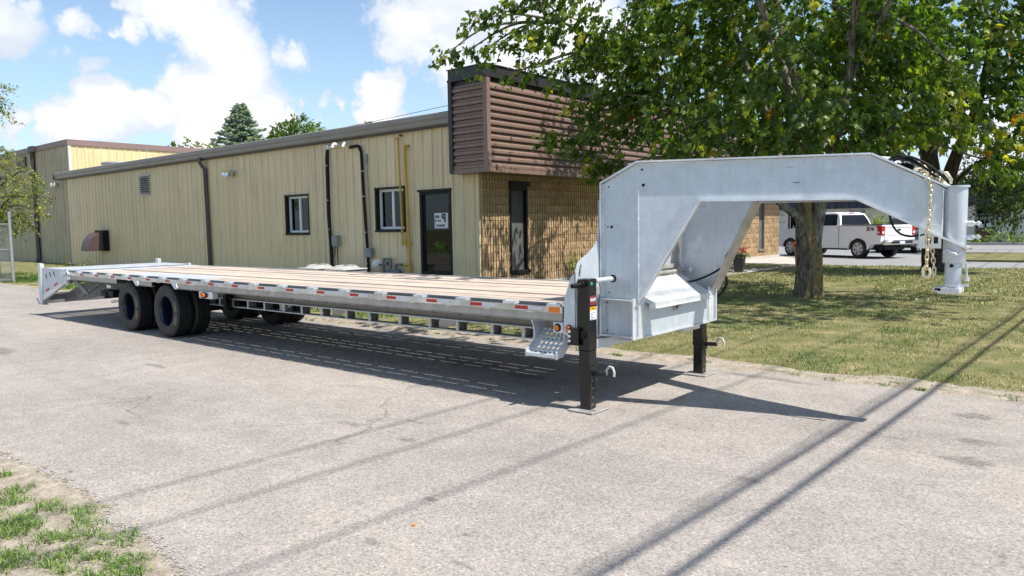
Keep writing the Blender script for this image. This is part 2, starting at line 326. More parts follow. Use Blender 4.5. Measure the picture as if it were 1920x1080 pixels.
# ------------------------------------------------------------------ mesh helpers
class MB:
    def __init__(s): s.v = []; s.f = []; s.m = []
    def add(s, vs, fs, mi=0):
        n = len(s.v); s.v += [tuple(p) for p in vs]; s.f += [tuple(n+i for i in q) for q in fs]; s.m += [mi]*len(fs); return s
    def box(s, x0, x1, y0, y1, z0, z1, mi=0):
        return s.add([(x0,y0,z0),(x1,y0,z0),(x1,y1,z0),(x0,y1,z0),(x0,y0,z1),(x1,y0,z1),(x1,y1,z1),(x0,y1,z1)],
              [(0,3,2,1),(4,5,6,7),(0,1,5,4),(1,2,6,5),(2,3,7,6),(3,0,4,7)], mi)
    def bbox(s, x0, x1, y0, y1, z0, z1, b=.01, mi=0):
        """box with chamfered edges"""
        b = min(b, (x1-x0)/2.2, (y1-y0)/2.2, (z1-z0)/2.2)
        bm = bmesh.new(); bmesh.ops.create_cube(bm, size=1)
        for v in bm.verts:
            v.co = Vector(((x0+x1)/2+v.co.x*(x1-x0), (y0+y1)/2+v.co.y*(y1-y0), (z0+z1)/2+v.co.z*(z1-z0)))
        bmesh.ops.bevel(bm, geom=bm.edges[:], offset=b, segments=1, affect='EDGES')
        bm.verts.index_update()
        s.add([v.co[:] for v in bm.verts], [tuple(v.index for v in f.verts) for f in bm.faces], mi); bm.free(); return s
    def prism(s, poly, a, b, fn, mi=0):
        """poly 2-D, extruded from a to b; fn(u, v, w) -> xyz"""
        n = len(poly)
        vs = [fn(u, v, a) for u, v in poly] + [fn(u, v, b) for u, v in poly]
        fs = [tuple(range(n-1, -1, -1)), tuple(range(n, 2*n))] + [(i, (i+1) % n, n+(i+1) % n, n+i) for i in range(n)]
        return s.add(vs, fs, mi)
    def px(s, poly, x0, x1, mi=0): return s.prism(poly, x0, x1, lambda u, v, w: (w, u, v), mi)   # poly in (y,z)
    def py(s, poly, y0, y1, mi=0): return s.prism(poly, y0, y1, lambda u, v, w: (u, w, v), mi)   # poly in (x,z)
    def pz(s, poly, z0, z1, mi=0): return s.prism(poly, z0, z1, lambda u, v, w: (u, v, w), mi)   # poly in (x,y)
    def tube(s, pts, r, seg=8, mi=0, cap=True, flat=1.):
        pts = [Vector(p) for p in pts]; n = len(pts)
        rs = r if isinstance(r, (list, tuple)) else [r]*n
        base = len(s.v); prev = None
        for i, p in enumerate(pts):
            t = (pts[min(i+1, n-1)] - pts[max(i-1, 0)])
            t = t.normalized() if t.length > 1e-9 else Vector((0, 0, 1))
            if prev is None:
                a = Vector((0, 0, 1)) if abs(t.z) < .9 else Vector((1, 0, 0))
                prev = (a - t*a.dot(t)).normalized()
            else:
                prev = (prev - t*prev.dot(t)).normalized()
            q = t.cross(prev)
            for k in range(seg):
                an = 2*math.pi*k/seg
                s.v.append(tuple(p + (prev*math.cos(an) + q*math.sin(an)*flat)*rs[i]))
        for i in range(n-1):
            for k in range(seg):
                s.f.append((base+i*seg+k, base+i*seg+(k+1) % seg, base+(i+1)*seg+(k+1) % seg, base+(i+1)*seg+k)); s.m.append(mi)
        if cap:
            s.f.append(tuple(base+k for k in range(seg-1, -1, -1))); s.m.append(mi)
            s.f.append(tuple(base+(n-1)*seg+k for k in range(seg))); s.m.append(mi)
        return s
    def lathe(s, prof, seg, fn, mi=0, closed=False):
        """prof list of (r, h); fn(x, y, h) -> xyz"""
        base = len(s.v); n = len(prof)
        for r, h in prof:
            for k in range(seg):
                a = 2*math.pi*k/seg; s.v.append(tuple(fn(r*math.cos(a), r*math.sin(a), h)))
        for i in range(n if closed else n-1):
            j = (i+1) % n
            for k in range(seg):
                s.f.append((base+i*seg+k, base+i*seg+(k+1) % seg, base+j*seg+(k+1) % seg, base+j*seg+k)); s.m.append(mi)
        return s
    def disc(s, c, r, seg, fn, mi=0):
        s.add([fn(c[0]+r*math.cos(2*math.pi*k/seg), c[1]+r*math.sin(2*math.pi*k/seg)) for k in range(seg)], [tuple(range(seg))], mi); return s
    def mesh(s, name, mats, smooth=None, org=(0, 0, 0)):
        me = bpy.data.meshes.new(name)
        o = Vector(org)
        me.from_pydata([(a-o.x, b-o.y, c-o.z) for a, b, c in s.v], [], s.f)
        for m in (mats if isinstance(mats, (list, tuple)) else [mats]): me.materials.append(MT[m] if isinstance(m, str) else m)
        me.polygons.foreach_set('material_index', s.m)
        bm = bmesh.new(); bm.from_mesh(me); bmesh.ops.recalc_face_normals(bm, faces=bm.faces[:]); bm.to_mesh(me); bm.free()
        if smooth:
            me.polygons.foreach_set('use_smooth', [True]*len(me.polygons))
            try: me.set_sharp_from_angle(angle=R(smooth))
            except Exception: pass
        me.update(); return me
def rootloc(p):
    while p is not None and p.parent is not None: p = p.parent
    return p.location.copy() if p is not None else Vector((0, 0, 0))
def part(name, mb, mats, parent, smooth=None, label=None, stuff=False):
    """a part built in world coordinates and hung under its thing"""
    me = mb.mesh(name, mats, smooth, rootloc(parent))
    o = bpy.data.objects.new(name, me); COL.objects.link(o); o.parent = parent
    if label: o['label'] = label
    if stuff: o['kind'] = 'stuff'
    return o
def thing(name, label, cat, loc=(0, 0, 0), group=None):
    o = bpy.data.objects.new(name, None); COL.objects.link(o); o.location = loc; o.empty_display_size = .2
    o['label'] = label; o['category'] = cat
    if group: o['group'] = group
    return o
def single(name, mb, mats, label, cat, loc=(0, 0, 0), smooth=None, group=None, kind=None):
    me = mb.mesh(name, mats, smooth, loc); o = bpy.data.objects.new(name, me); COL.objects.link(o); o.location = loc
    if kind: o['kind'] = kind
    if label: o['label'] = label
    if cat: o['category'] = cat
    if group: o['group'] = group
    return o
def inst(name, me, parent, loc, rot=None, scale=None):
    o = bpy.data.objects.new(name, me); COL.objects.link(o); o.parent = parent; o.location = loc
    if rot: o.rotation_euler = rot
    if scale: o.scale = scale
    return o
def copy_tree(o, parent=None, loc=None, rotz=None, label=None):
    c = o.copy(); COL.objects.link(c)
    if parent is not None: c.parent = parent
    if loc is not None: c.location = loc
    if rotz is not None: c.rotation_euler = (0, 0, rotz)
    if label: c['label'] = label
    for ch in list(o.children): copy_tree(ch, c)
    return c
def struct(name, mb, mats, smooth=None):
    me = mb.mesh(name, mats, smooth); o = bpy.data.objects.new(name, me); COL.objects.link(o); o['kind'] = 'structure'; return o
def np_mesh(name, V_, loops, totals, mats, col=None, org=(0, 0, 0)):
    me = bpy.data.meshes.new(name); V_ = V_ - np.array(org)
    me.vertices.add(len(V_)); me.vertices.foreach_set('co', V_.astype(np.float32).ravel())
    me.loops.add(len(loops)); me.loops.foreach_set('vertex_index', loops.astype(np.int32))
    st = np.concatenate([[0], np.cumsum(totals)[:-1]]).astype(np.int32)
    me.polygons.add(len(totals)); me.polygons.foreach_set('loop_start', st); me.polygons.foreach_set('loop_total', totals.astype(np.int32))
    for m in mats: me.materials.append(MT[m])
    if col is not None:
        a = me.color_attributes.new('tone', 'FLOAT_COLOR', 'POINT'); c4 = np.ones((len(V_), 4), np.float32); c4[:, :3] = col
        a.data.foreach_set('color', c4.ravel())
    me.update(calc_edges=True); me.validate(); return me
def text_mesh(name, txt, size, depth, matname, parent, M_, label=None, bold=0.0):
    cu = bpy.data.curves.new(name, 'FONT'); cu.body = txt; cu.size = size; cu.extrude = depth; cu.offset = bold; cu.align_x = 'CENTER'; cu.align_y = 'CENTER'
    tmp = bpy.data.objects.new(name+'_tmp', cu); COL.objects.link(tmp)
    dg = bpy.context.evaluated_depsgraph_get(); me = bpy.data.meshes.new_from_object(tmp.evaluated_get(dg))
    bpy.data.objects.remove(tmp); bpy.data.curves.remove(cu); me.name = name
    me.materials.clear(); me.materials.append(MT[matname])
    me.transform(Matrix.Translation(-rootloc(parent)) @ M_)
    o = bpy.data.objects.new(name, me); COL.objects.link(o); o.parent = parent
    if label: o['label'] = label
    return o
def perforated(mb, O, U, W, nu, nv, cell, r, t, mi=0):
    """plate with a regular grid of round holes; O origin, U and W unit axes"""
    O, U, W = Vector(O), Vector(U).normalized(), Vector(W).normalized(); Nn = U.cross(W)
    for i in range(nu):
        for j in range(nv):
            c = O + U*((i+.5)*cell) + W*((j+.5)*cell)
            sq = [(.5, 0), (.5, .5), (0, .5), (-.5, .5), (-.5, 0), (-.5, -.5), (0, -.5), (.5, -.5)]
            vs = []
            for off in (0, -t):
                vs += [c + U*(a*cell) + W*(b*cell) + Nn*off for a, b in sq]
                vs += [c + U*(r*math.cos(k*math.pi/4)) + W*(r*math.sin(k*math.pi/4)) + Nn*off for k in range(8)]
            fs = []
            for k in range(8):
                q = (k+1) % 8
                fs += [(k, q, 8+q, 8+k), (16+k, 24+k, 24+q, 16+q), (8+k, 8+q, 24+q, 24+k)]
            mb.add(vs, fs, mi)
def smooth01(t): t = max(0., min(1., t)); return t*t*(3-2*t)
from mathutils import noise as mnoise
def fbm(x, y, z=0., o=4): return mnoise.fractal(Vector((x, y, z)), .6, 2.1, o)

# ------------------------------------------------------------------ the ground
def sheet(name, m, outline, z):
    mb = MB(); mb.add([(x, y, z) for x, y in outline], [tuple(range(len(outline)))]); return struct(name, mb, m)
def jag(p, q, amp, step, seed=0.):
    """points from p to q with a ragged side-to-side offset"""
    p, q = Vector(p), Vector(q); n = max(2, int((q-p).length/step)); d = (q-p).normalized(); s = Vector((-d.y, d.x)); out = []
    for i in range(n+1):
        c = p.lerp(q, i/n); w = min(1., 4*i/n, 4*(n-i)/n)
        out.append(tuple(c + s*amp*w*(fbm(c.x*1.3+seed, c.y*1.3, seed) + .5*fbm(c.x*7, c.y*7, seed+3))))
    return out
sheet('ground', 'turf', [(-400, -300), (300, -300), (300, 500), (-400, 500)], -.034)
def grid_sheet(name, m, x0, x1, y0, y1, nx, ny, zf, kind='structure'):
    mb = MB(); vs = []; fs = []
    for j in range(ny+1):
        for i in range(nx+1):
            x = x0+(x1-x0)*i/nx; y = y0+(y1-y0)*j/ny; vs.append((x, y, zf(x, y)))
    for j in range(ny):
        for i in range(nx):
            a = j*(nx+1)+i; fs.append((a, a+1, a+nx+2, a+nx+1))
    mb.add(vs, fs); return struct(name, mb, m, 60)
TREE1 = (-5.02, 15.02)
def lawn_z(x, y):
    e = min(1., max(0., (y-7.7)/2.5))
    z = -.012 + .05*e*(1+.8*fbm(x*.35, y*.35)) + .012*fbm(x*2, y*2)
    d = math.hypot(x-TREE1[0], y-TREE1[1]); z += .09*math.exp(-(d/1.1)**2)
    if x < -14: z += .12*smooth01((-14-x)/16)*smooth01((y-8.2)/4)
    f = min(1., max(0., (28.2-y)/1.0)); return z*f - .02*(1-f)
grid_sheet('lawn', 'turf', -12.3, 30, 7.55, 28.2, 120, 70, lawn_z)
grid_sheet('grass_strip', 'turf', -60, -12.3, 7.55, 13.7, 90, 20, lawn_z)
sheet('driveway', 'asphalt', [(-75, 1.1), (-3.2, .6)] + jag((-3.2, .6), (30, -8), .1, .5) + jag((30, 7.62), (-75, 7.95), .12, .12, 5.), 0.0)
sheet('dirt_verge', 'dirt', jag((-75, 7.35), (30, 7.35), .02, .5) + jag((30, 8.25), (-12, 8.55), .22, .15, 9.) + jag((-12, 8.55), (-75, 8.3), .2, .3, 4.), -.004)
# the verge soil banks up over the turf's edge
mbv = MB(); vs = []; fs = []
nx = 330
for i in range(nx+1):
    x = -22 + 38*i/nx; w = .30 + .16*fbm(x*.9, 3.) + .06*fbm(x*6, 1.); y0 = 7.66 + .07*fbm(x*1.7, 8.)
    for k, (t, h) in enumerate(((0, -.012), (.25, .016), (.6, .024), (1., .0))):
        y = y0 + (w+.22)*t; vs.append((x, y, max(h, lawn_z(x, y)+.004) if k in (1, 2) else h))
for i in range(nx):
    for k in range(3):
        a = i*4+k; fs.append((a, a+4, a+5, a+1))
mbv.add(vs, fs); struct('dirt_edge', mbv, 'dirt', 60)
EDGE = [(-3.05, 1.20), (-3.27, 1.46), (-3.4, 1.53), (-3.56, 1.58), (-3.75, 1.61), (-3.94, 1.63), (-4.13, 1.58), (-4.3, 1.59), (-4.62, 1.69), (-4.93, 1.71), (-5.37, 1.68), (-5.8, 1.67), (-6.27, 1.64), (-9, 1.62), (-20, 1.6)]
def soil_edge():
    pts = []
    for (x0, y0), (x1, y1) in zip(EDGE[:-1], EDGE[1:]):
        m_ = max(2, int(math.hypot(x1-x0, y1-y0)/.02)) if x0 > -9 else 12
        for k in range(m_):
            t = k/m_; x = x0+(x1-x0)*t; y = y0+(y1-y0)*t; y += .028*fbm(x*3.1, y*2, 5.)+.026*fbm(x*14, y*9, 3.)+.020*fbm(x*41, y*20, 8.); pts.append((x, y))
    return pts
sheet('dirt_corner', 'dirt', [(-75, -5), (8, -5), (8, -2), (-2.6, .6)] + soil_edge() + [(-75, 1.6)], .004)
mb = MB(); E_ = soil_edge(); vs = []; fs = []
for x, y in E_:
    h = .008+.006*fbm(x*6, y*6, 1.); vs += [(x, y+.004, .003), (x, y-.025, h+.004), (x, y-.10, h+.002), (x, y-.2, .0035)]
for i in range(len(E_)-1):
    for k in range(3): a = i*4+k; fs.append((a, a+4, a+5, a+1))
mb.add(vs, fs); struct('dirt_bank', mb, 'dirt', 60)
mb = MB()
for k in range(420):          # crumbs of soil washed over the asphalt edge
    q_ = E_[int(RNG.integers(0, len(E_)))]; s_ = RNG.uniform(.004, .022); x, y = q_[0]+RNG.normal(0, .01), q_[1]+abs(RNG.normal(0, .035))+.004
    mb.add([(x+s_*RNG.uniform(.5, 1.4)*math.cos(j*1.047), y+s_*RNG.uniform(.4, 1)*math.sin(j*1.047), .0035+.0001*(k % 9)) for j in range(6)], [tuple(range(6))])
o = struct('loose_soil', mb, 'dirt')
sheet('parking_lot', 'lot', jag((-60, 28.0), (60, 28.0), .06, .3, 2.) + [(60, 66), (-60, 66)], -.006)
sheet('entrance_walk', 'concrete', [(-12.3, 19.0), (-9.35, 19.0), (-9.35, 29.5), (-12.3, 33.4), (-12.36, 33.4)], .045)
# far kerb island and its kerbs
mb = MB(); mb.pz(jag((-5.9, 32.4), (24, 32.4), .05, .4) + [(24, 39.6), (-6.3, 39.6)], -.01, .07); struct('grass_island', mb, 'turf')
mb = MB(); mb.box(-9.2, 30, 53.0, 53.2, -.01, .16); mb.box(-22, -9.2, 53.6, 53.8, -.01, .14); struct('kerb', mb, 'concrete')

def m_stain():
    m, nt, b = _nodes('damp_stain'); L = nt.links; v = _pos(nt)
    b.inputs['Base Color'].default_value = (.12, .108, .098, 1); b.inputs['Roughness'].default_value = .85
    a = nt.nodes.new('ShaderNodeAttribute'); a.attribute_name = 'tone'; q = nt.nodes.new('ShaderNodeMath'); q.operation = 'MULTIPLY'
    L.new(a.outputs['Fac'], q.inputs[0]); L.new(_ramp(nt, _noise(nt, v, 22, 6, .75), [(.36, .15), (.62, 1.)]), q.inputs[1])
    q2 = nt.nodes.new('ShaderNodeMath'); q2.operation = 'MULTIPLY'; q2.inputs[1].default_value = .42; L.new(q.outputs[0], q2.inputs[0]); L.new(q2.outputs[0], b.inputs['Alpha']); return m
MT['stain'] = m_stain()
def stain(name, x, y, rx, ry, z=.004, m='stain', seed=0.):
    V_, T_ = [(x, y, z)], [1.]; n = 36; rings = (.45, .75, .9, 1.08)
    for ri, rr in enumerate(rings):
        for k in range(n):
            a = 2*math.pi*k/n; q = rr*(1 + .55*fbm(math.cos(a)*1.8+seed, math.sin(a)*1.8, seed)+.2*fbm(math.cos(a)*6+seed, math.sin(a)*6, seed)); V_.append((x+rx*q*math.cos(a), y+ry*q*math.sin(a), z)); T_.append((1., .9, .55, 0.)[ri])
    f = [(0, k+1, (k+1) % n+1) for k in range(n)]
    for r_ in range(3): f += [(1+r_*n+k, 1+(r_+1)*n+k, 1+(r_+1)*n+(k+1) % n) for k in range(n)]+[(1+r_*n+k, 1+(r_+1)*n+(k+1) % n, 1+r_*n+(k+1) % n) for k in range(n)]
    me = np_mesh(name, np.array(V_), np.array(f).ravel(), np.full(len(f), 3), ['stain'], np.array(T_)[:, None]*np.ones((1, 3)))
    o = bpy.data.objects.new(name, me); COL.objects.link(o); o['kind'] = 'structure'; return o
for k, (x, y, a, b) in enumerate(((-.98, 6.95, .16, .10), (-.86, 6.15, .14, .09), (-.82, 5.62, .15, .10), (-.5, 6.4, .07, .05), (-5.9, 6.3, .55, .16), (-5.0, 6.1, .3, .12), (-9.0, 4.0, .30, .05), (-2.62, 2.72, .03, .02), (-3.15, 2.95, .06, .03), (-2.95, 2.35, .05, .03), (-2.4, 2.45, .07, .025), (-3.3, 2.4, .03, .02), (-7.4, 7.2, .8, .12), (-2.9, 7.45, .6, .07), (-12, 3.2, .5, .15), (-6.5, 2.6, .10, .04), (-4.2, 3.7, .12, .05), (-1.8, 4.4, .10, .04))):
    stain('ground_stain', x, y, a, b, .004+.0005*k, 'stain', k*3.1)

# ------------------------------------------------------------------ blades and weeds
def blades(name, pts, label, cat, hmin, hmax, w, lean, tones, org=(0, 0, 0)):
    """pts (n,3) roots; two-segment blades"""
    n = len(pts); a = RNG.uniform(0, 2*np.pi, n); h = RNG.uniform(hmin, hmax, n); ln = RNG.uniform(.15, 1, n)*lean
    d = np.stack([np.cos(a), np.sin(a), np.zeros(n)], 1); s = np.stack([-np.sin(a), np.cos(a), np.zeros(n)], 1)
    ww = (w*RNG.uniform(.6, 1.3, n))[:, None]
    up = np.array([0, 0, 1.])
    p0 = pts - s*ww; p1 = pts + s*ww
    mid = pts + up*(h*.6)[:, None] + d*(ln*h*.35)[:, None]
    p2 = mid - s*ww*.7; p3 = mid + s*ww*.7
    tip = pts + up*(h*(1-.35*ln))[:, None] + d*(ln*h*1.0)[:, None]
    V_ = np.stack([p0, p1, p2, p3, tip], 1).reshape(-1, 3)
    base = (np.arange(n)*5)[:, None]
    loops = np.concatenate([base+np.array([0, 1, 3, 2]), base+np.array([2, 3, 4])], 1).ravel()
    tot = np.tile([4, 3], n)
    t = np.array(tones); c = t[RNG.integers(0, len(t), n)]*RNG.uniform(.75, 1.25, (n, 1)); c = np.repeat(c, 5, 0)
    me = np_mesh(name, V_, loops, tot, ['grassm'], c, org); o = bpy.data.objects.new(name, me); COL.objects.link(o); o.location = org
    o['kind'] = 'stuff'; o['label'] = label; o['category'] = cat; return o
GREENS = [(.10, .18, .04), (.14, .21, .05), (.08, .15, .03), (.18, .22, .07)]
DRY = [(.44, .37, .20), (.37, .31, .16), (.24, .23, .10), (.16, .18, .06), (.32, .28, .14)]
def scatter(n, x0, x1, y0, y1, keep):
    P = []
    X = RNG.uniform(x0, x1, n); Y = RNG.uniform(y0, y1, n)
    for x, y in zip(X, Y):
        k = keep(x, y)
        if k is not None: P.append((x, y, k))
    return np.array(P)
def k_near(x, y):
    f = fbm(x*.8, y*.8, 2.)
    if RNG.random() > .55+.9*f - .35*max(0, (8.3-y))*1.6: return None
    if math.hypot(x-TREE1[0], y-TREE1[1]) < .45: return None
    return lawn_z(x, y)-.003
pts = scatter(150000, -9.5, 3.0, 7.95, 15.5, k_near)
gsel = np.array([fbm(x*.55, y*.55, 7.) + .14*max(0., 9.0-y) > .03 for x, y, z in pts])
blades('lawn_grass', pts[gsel], 'short green grass blades across the lawn under the maple', 'grass', .02, .055, .0035, .9, GREENS+[DRY[2], DRY[3]])
blades('dry_lawn_grass', pts[~gsel], 'sun-dried straw coloured grass blades on the lawn', 'grass', .015, .045, .0035, 1.1, DRY)
pts = scatter(60000, -12, 6.0, 15.5, 28.0, lambda x, y: lawn_z(x, y) if fbm(x*.5, y*.5, 2.) > -.25 else None)
blades('far_lawn_grass', pts, 'grass on the far part of the lawn near the second tree', 'grass', .03, .07, .008, .8, GREENS+DRY)
pts = scatter(60000, -34, -9.5, 8.1, 13.2, lambda x, y: lawn_z(x, y) if fbm(x*.5, y*.9, 12.) > -.2 + .5*max(0., 9.0-y) else None)
blades('wall_strip_grass', pts, 'green grass strip along the foot of the tan wall', 'grass', .04, .10, .007, .8, [(.08, .17, .02), (.10, .20, .03), (.06, .12, .02)])
# weed clumps: edge of the lawn and bottom left corner
clump = []
for k in range(70):
    x = RNG.uniform(-12, 2.5); y = 7.78 + .12*fbm(x*2, 4.) + RNG.uniform(-.05, .16); m_ = int(RNG.integers(15, 55)); s_ = RNG.uniform(.03, .10)
    for i in range(m_):
        a, q = RNG.uniform(0, 6.28), RNG.random()**.7*s_; clump.append((x+q*1.6*math.cos(a), y+q*.7*math.sin(a), 0.0))
blades('edge_weeds', np.array(clump), 'green weeds creeping over the edge of the driveway by the lawn', 'weeds', .02, .05, .004, 1.4, [(.10, .19, .03), (.13, .22, .04), (.08, .15, .03)])
CL = [(-5.71, 1.51, 0.05), (-5.29, 1.45, 0.09), (-5.1, 1.38, 0.08), (-4.83, 1.48, 0.08), (-4.57, 1.58, 0.09), (-4.36, 1.51, 0.08), (-4.66, 1.25, 0.12), (-4.58, 1.32, 0.07), (-4.35, 1.32, 0.07), (-4.27, 1.37, 0.06), (-4.19, 1.48, 0.06), (-3.99, 1.55, 0.09), (-4.04, 1.32, 0.09), (-3.87, 1.39, 0.06), (-4.16, 1.13, 0.11), (-3.71, 1.47, 0.08), (-3.83, 1.22, 0.04), (-3.6, 1.37, 0.08), (-3.56, 1.44, 0.05), (-4.27, 1.1, 0.06), (-3.97, 1.22, 0.06), (-3.73, 1.4, 0.04), (-4.75, 1.32, 0.08), (-4.57, 1.19, 0.07), (-4.12, 1.05, 0.06), (-3.69, 1.28, 0.05), (-5.5, 1.2, .2), (-5.9, 1.3, .15), (-6.4, 1.2, .25), (-5.1, 1.1, .2), (-4.7, .95, .2), (-7.2, 1.1, .3)]
clump = []
for x, y, s_ in CL:
    for i in range(int(900*s_+11000*s_*s_)):
        a = RNG.uniform(0, 6.28); q = RNG.random()**.55*s_*(1+.35*math.sin(a*3+x*9)); clump.append((x+q*1.35*math.cos(a), y+q*math.sin(a), .003))
blades('corner_grass', np.array(clump), 'tufts of crabgrass on bare soil beside the near edge of the driveway', 'grass', .018, .060, .0026, 2.2, [(.13, .22, .04), (.20, .30, .06), (.09, .16, .03), (.26, .34, .09), (.07, .13, .04)])
# small stones along the broken asphalt edge
mb = MB()
for k in range(420):
    t = RNG.random(); q_ = EDGE[int(RNG.integers(1, 12))]; x = q_[0]+RNG.uniform(-.2, .2); y = q_[1] + RNG.normal(.03, .05); s_ = RNG.uniform(.002, .006)
    if k > 600: x = RNG.uniform(-9, 2); y = 7.72+RNG.normal(0, .07)
    mb.add([(x-s_, y, .006), (x, y-s_, .006), (x+s_*1.2, y, .006), (x, y+s_, .006), (x, y, .006+s_*.9)], [(0, 1, 4), (1, 2, 4), (2, 3, 4), (3, 0, 4)])
o = single('loose_gravel', mb, 'straps', 'loose gravel crumbs along the broken edges of the asphalt', 'gravel'); o['kind'] = 'stuff'
def dead_leaf(x, y, z, s, rot, m):
    mb = MB(); pts = [(0, 0, 0)]
    for k in range(10):
        a = 2*math.pi*k/10; q = s*(1 if k % 2 == 0 else .5); pts.append((q*math.cos(a), q*math.sin(a), s*.25*abs(math.sin(a*1.5+1))))
    vs = [(x+a*math.cos(rot)-b*math.sin(rot), y+a*math.sin(rot)+b*math.cos(rot), z+c) for a, b, c in pts]
    mb.add(vs, [(0, k+1, (k+1) % 10+1) for k in range(10)]); return mb
single('fallen_leaf', dead_leaf(-2.94, 2.63, .004, .017, .4, 0), 'orange', 'small orange fallen leaf lying alone on the near asphalt', 'leaf', (-2.94, 2.63, 0))
single('fallen_leaf', dead_leaf(-5.24, .98, -.004, .045, 1.2, 0), 'paper', 'pale dry fallen leaf on the soil between the grass tufts', 'leaf', (-5.24, .98, 0))

# ------------------------------------------------------------------ low tan workshop with brick front
YW, XF = 13.5, -12.37
ws = thing('workshop_building', 'low building with tan ribbed metal side wall, brown louvred fascia and brick front', 'building', (-25, 20, 0))
OPEN = [(-20.62, -19.42, 1.50, 2.65), (-16.24, -15.08, 1.56, 2.68), (-14.50, -13.35, .38, 2.53)]   # two windows and the glazed door
PW = .36
def rib_profile(x0, x1):
    """profile (x, y offset) of one 0.36 m ribbed panel clipped to x0..x1, starting at grid line"""
    g0 = math.floor((x0+1e-6)/PW)*PW
    pr = [(0, 0), (.018, -.028), (.052, -.028), (.070, 0), (.200, 0), (.210, -.008), (.228, -.008), (.238, 0), (PW, 0)]
    pts = []
    for (a, ya), (b, yb) in zip(pr[:-1], pr[1:]):
        A_, B_ = g0+a, g0+b
        lo, hi = max(A_, x0), min(B_, x1)
        if hi <= lo: continue
        f = lambda x: ya+(yb-ya)*(x-A_)/(B_-A_)
        if not pts: pts.append((lo, f(lo)))
        pts.append((hi, f(hi)))
    return pts
def ribbed(name, m, parent, x0, x1, ztop, zbot, opens, plane, flip=None):
    """row of ribbed panels, each its own part; plane(u, v, z) maps along-wall u, outward v"""
    u = x0
    while u < x1-1e-4:
        g1 = (math.floor((u+1e-4)/PW)+1)*PW; e = min(g1, x1)
        mb = MB(); cuts = [u, e]
        for a, b, c, d in opens:
            for q in (a, b):
                if u < q < e: cuts.append(q)
        cuts.sort()
        for a, b in zip(cuts[:-1], cuts[1:]):
            if b-a < 1e-3: continue
            spans = [(zbot, ztop)]; mid = (a+b)/2
            for oa, ob, oc, od in opens:
                if oa < mid < ob: spans = [(zbot, oc), (od, ztop)]
            pf = rib_profile(a, b)
            for z0, z1 in spans:
                if z1-z0 < .01: continue
                n = len(pf)
                if len(spans) > 1 and mb.v and z0 != spans[0][0]: part(name, mb, m, parent); mb = MB()
                mb.add([plane(p, q, z0) for p, q in pf]+[plane(p, q, z1) for p, q in pf], [(i, i+1, n+i+1, n+i) for i in range(n-1)])
        if mb.v: part(name, mb, m, parent)
        u = e
wallp = lambda u, v, z: (u, YW+v, z)
ribbed('wall_panel', 'tan', ws, -38.5, -12.42, 4.16, -.05, OPEN+[(-12.9, -12.3, 2.90, 4.3)], wallp)
# core behind the panels, roof deck, corner trims
mb = MB(); mb.box(-38.45, XF-.06, YW+.35, 33.2, -.05, 4.2)
part('core_wall', mb, 'room', ws)
mb = MB()
xs = [-38.45]+[q for o_ in OPEN for q in (o_[0]-.001, o_[1]+.001)]+[XF-.06]
for i in range(0, len(xs), 2): mb.box(xs[i], xs[i+1], YW+.02, YW+.35, -.05, 4.2)
for a, b, c, d in OPEN: mb.box(a, b, YW+.02, YW+.35, -.05, c-.002); mb.box(a, b, YW+.02, YW+.35, d+.002, 4.2)
part('backing_wall', mb, 'room', ws)
mb = MB(); mb.add([(-39.3, 13.32, 4.40), (-12.5, 13.32, 4.40), (-12.5, 33, 4.95), (-39.3, 33, 4.95)], [(0, 1, 2, 3)])
part('roof', mb, 'gutter', ws)
mb = MB(); mb.box(XF-.11, XF-.015, YW-.034, YW+.03, -.05, 2.9); part('corner_trim', mb, 'tan', ws)
mb = MB(); mb.box(-38.56, -38.44, YW-.034, YW+.03, -.05, 4.15); part('corner_trim', mb, 'tan_old', ws)
# eave: drip flashing, gutter with rolled lips
mb = MB(); mb.box(-39.35, -12.96, YW-.13, YW+.06, 4.115, 4.165); part('eave_drip', mb, 'taupe_dark', ws)
for a, b in ((-39.42, -31.0), (-30.99, -18.92), (-18.91, -12.96)):
    mb = MB(); pf = [(YW-.16, 4.165), (YW-.19, 4.20), (YW-.19, 4.28), (YW-.22, 4.33), (YW-.22, 4.44), (YW-.205, 4.46), (YW-.19, 4.455), (YW-.19, 4.435), (YW-.05, 4.43), (YW-.05, 4.165)]
    mb.px(pf, a, b); part('gutter', mb, 'gutter', ws)
mb = MB(); mb.px([(YW-.24, 4.15), (YW-.24, 4.47), (YW-.02, 4.47), (YW-.02, 4.15)], -39.47, -39.43); part('gutter_end', mb, 'taupe_dark', ws)
# downspout
mb = MB(); X0 = -25.45
pts = [(X0-.12, YW-.20, 4.2), (X0-.12, YW-.2, 4.02), (X0, YW-.085, 3.78), (X0+.03, YW-.085, 2.5), (X0+.05, YW-.085, .0)]
mb.tube(pts, .10, 4, flat=.75); part('downspout', mb, 'taupe_dark', ws)

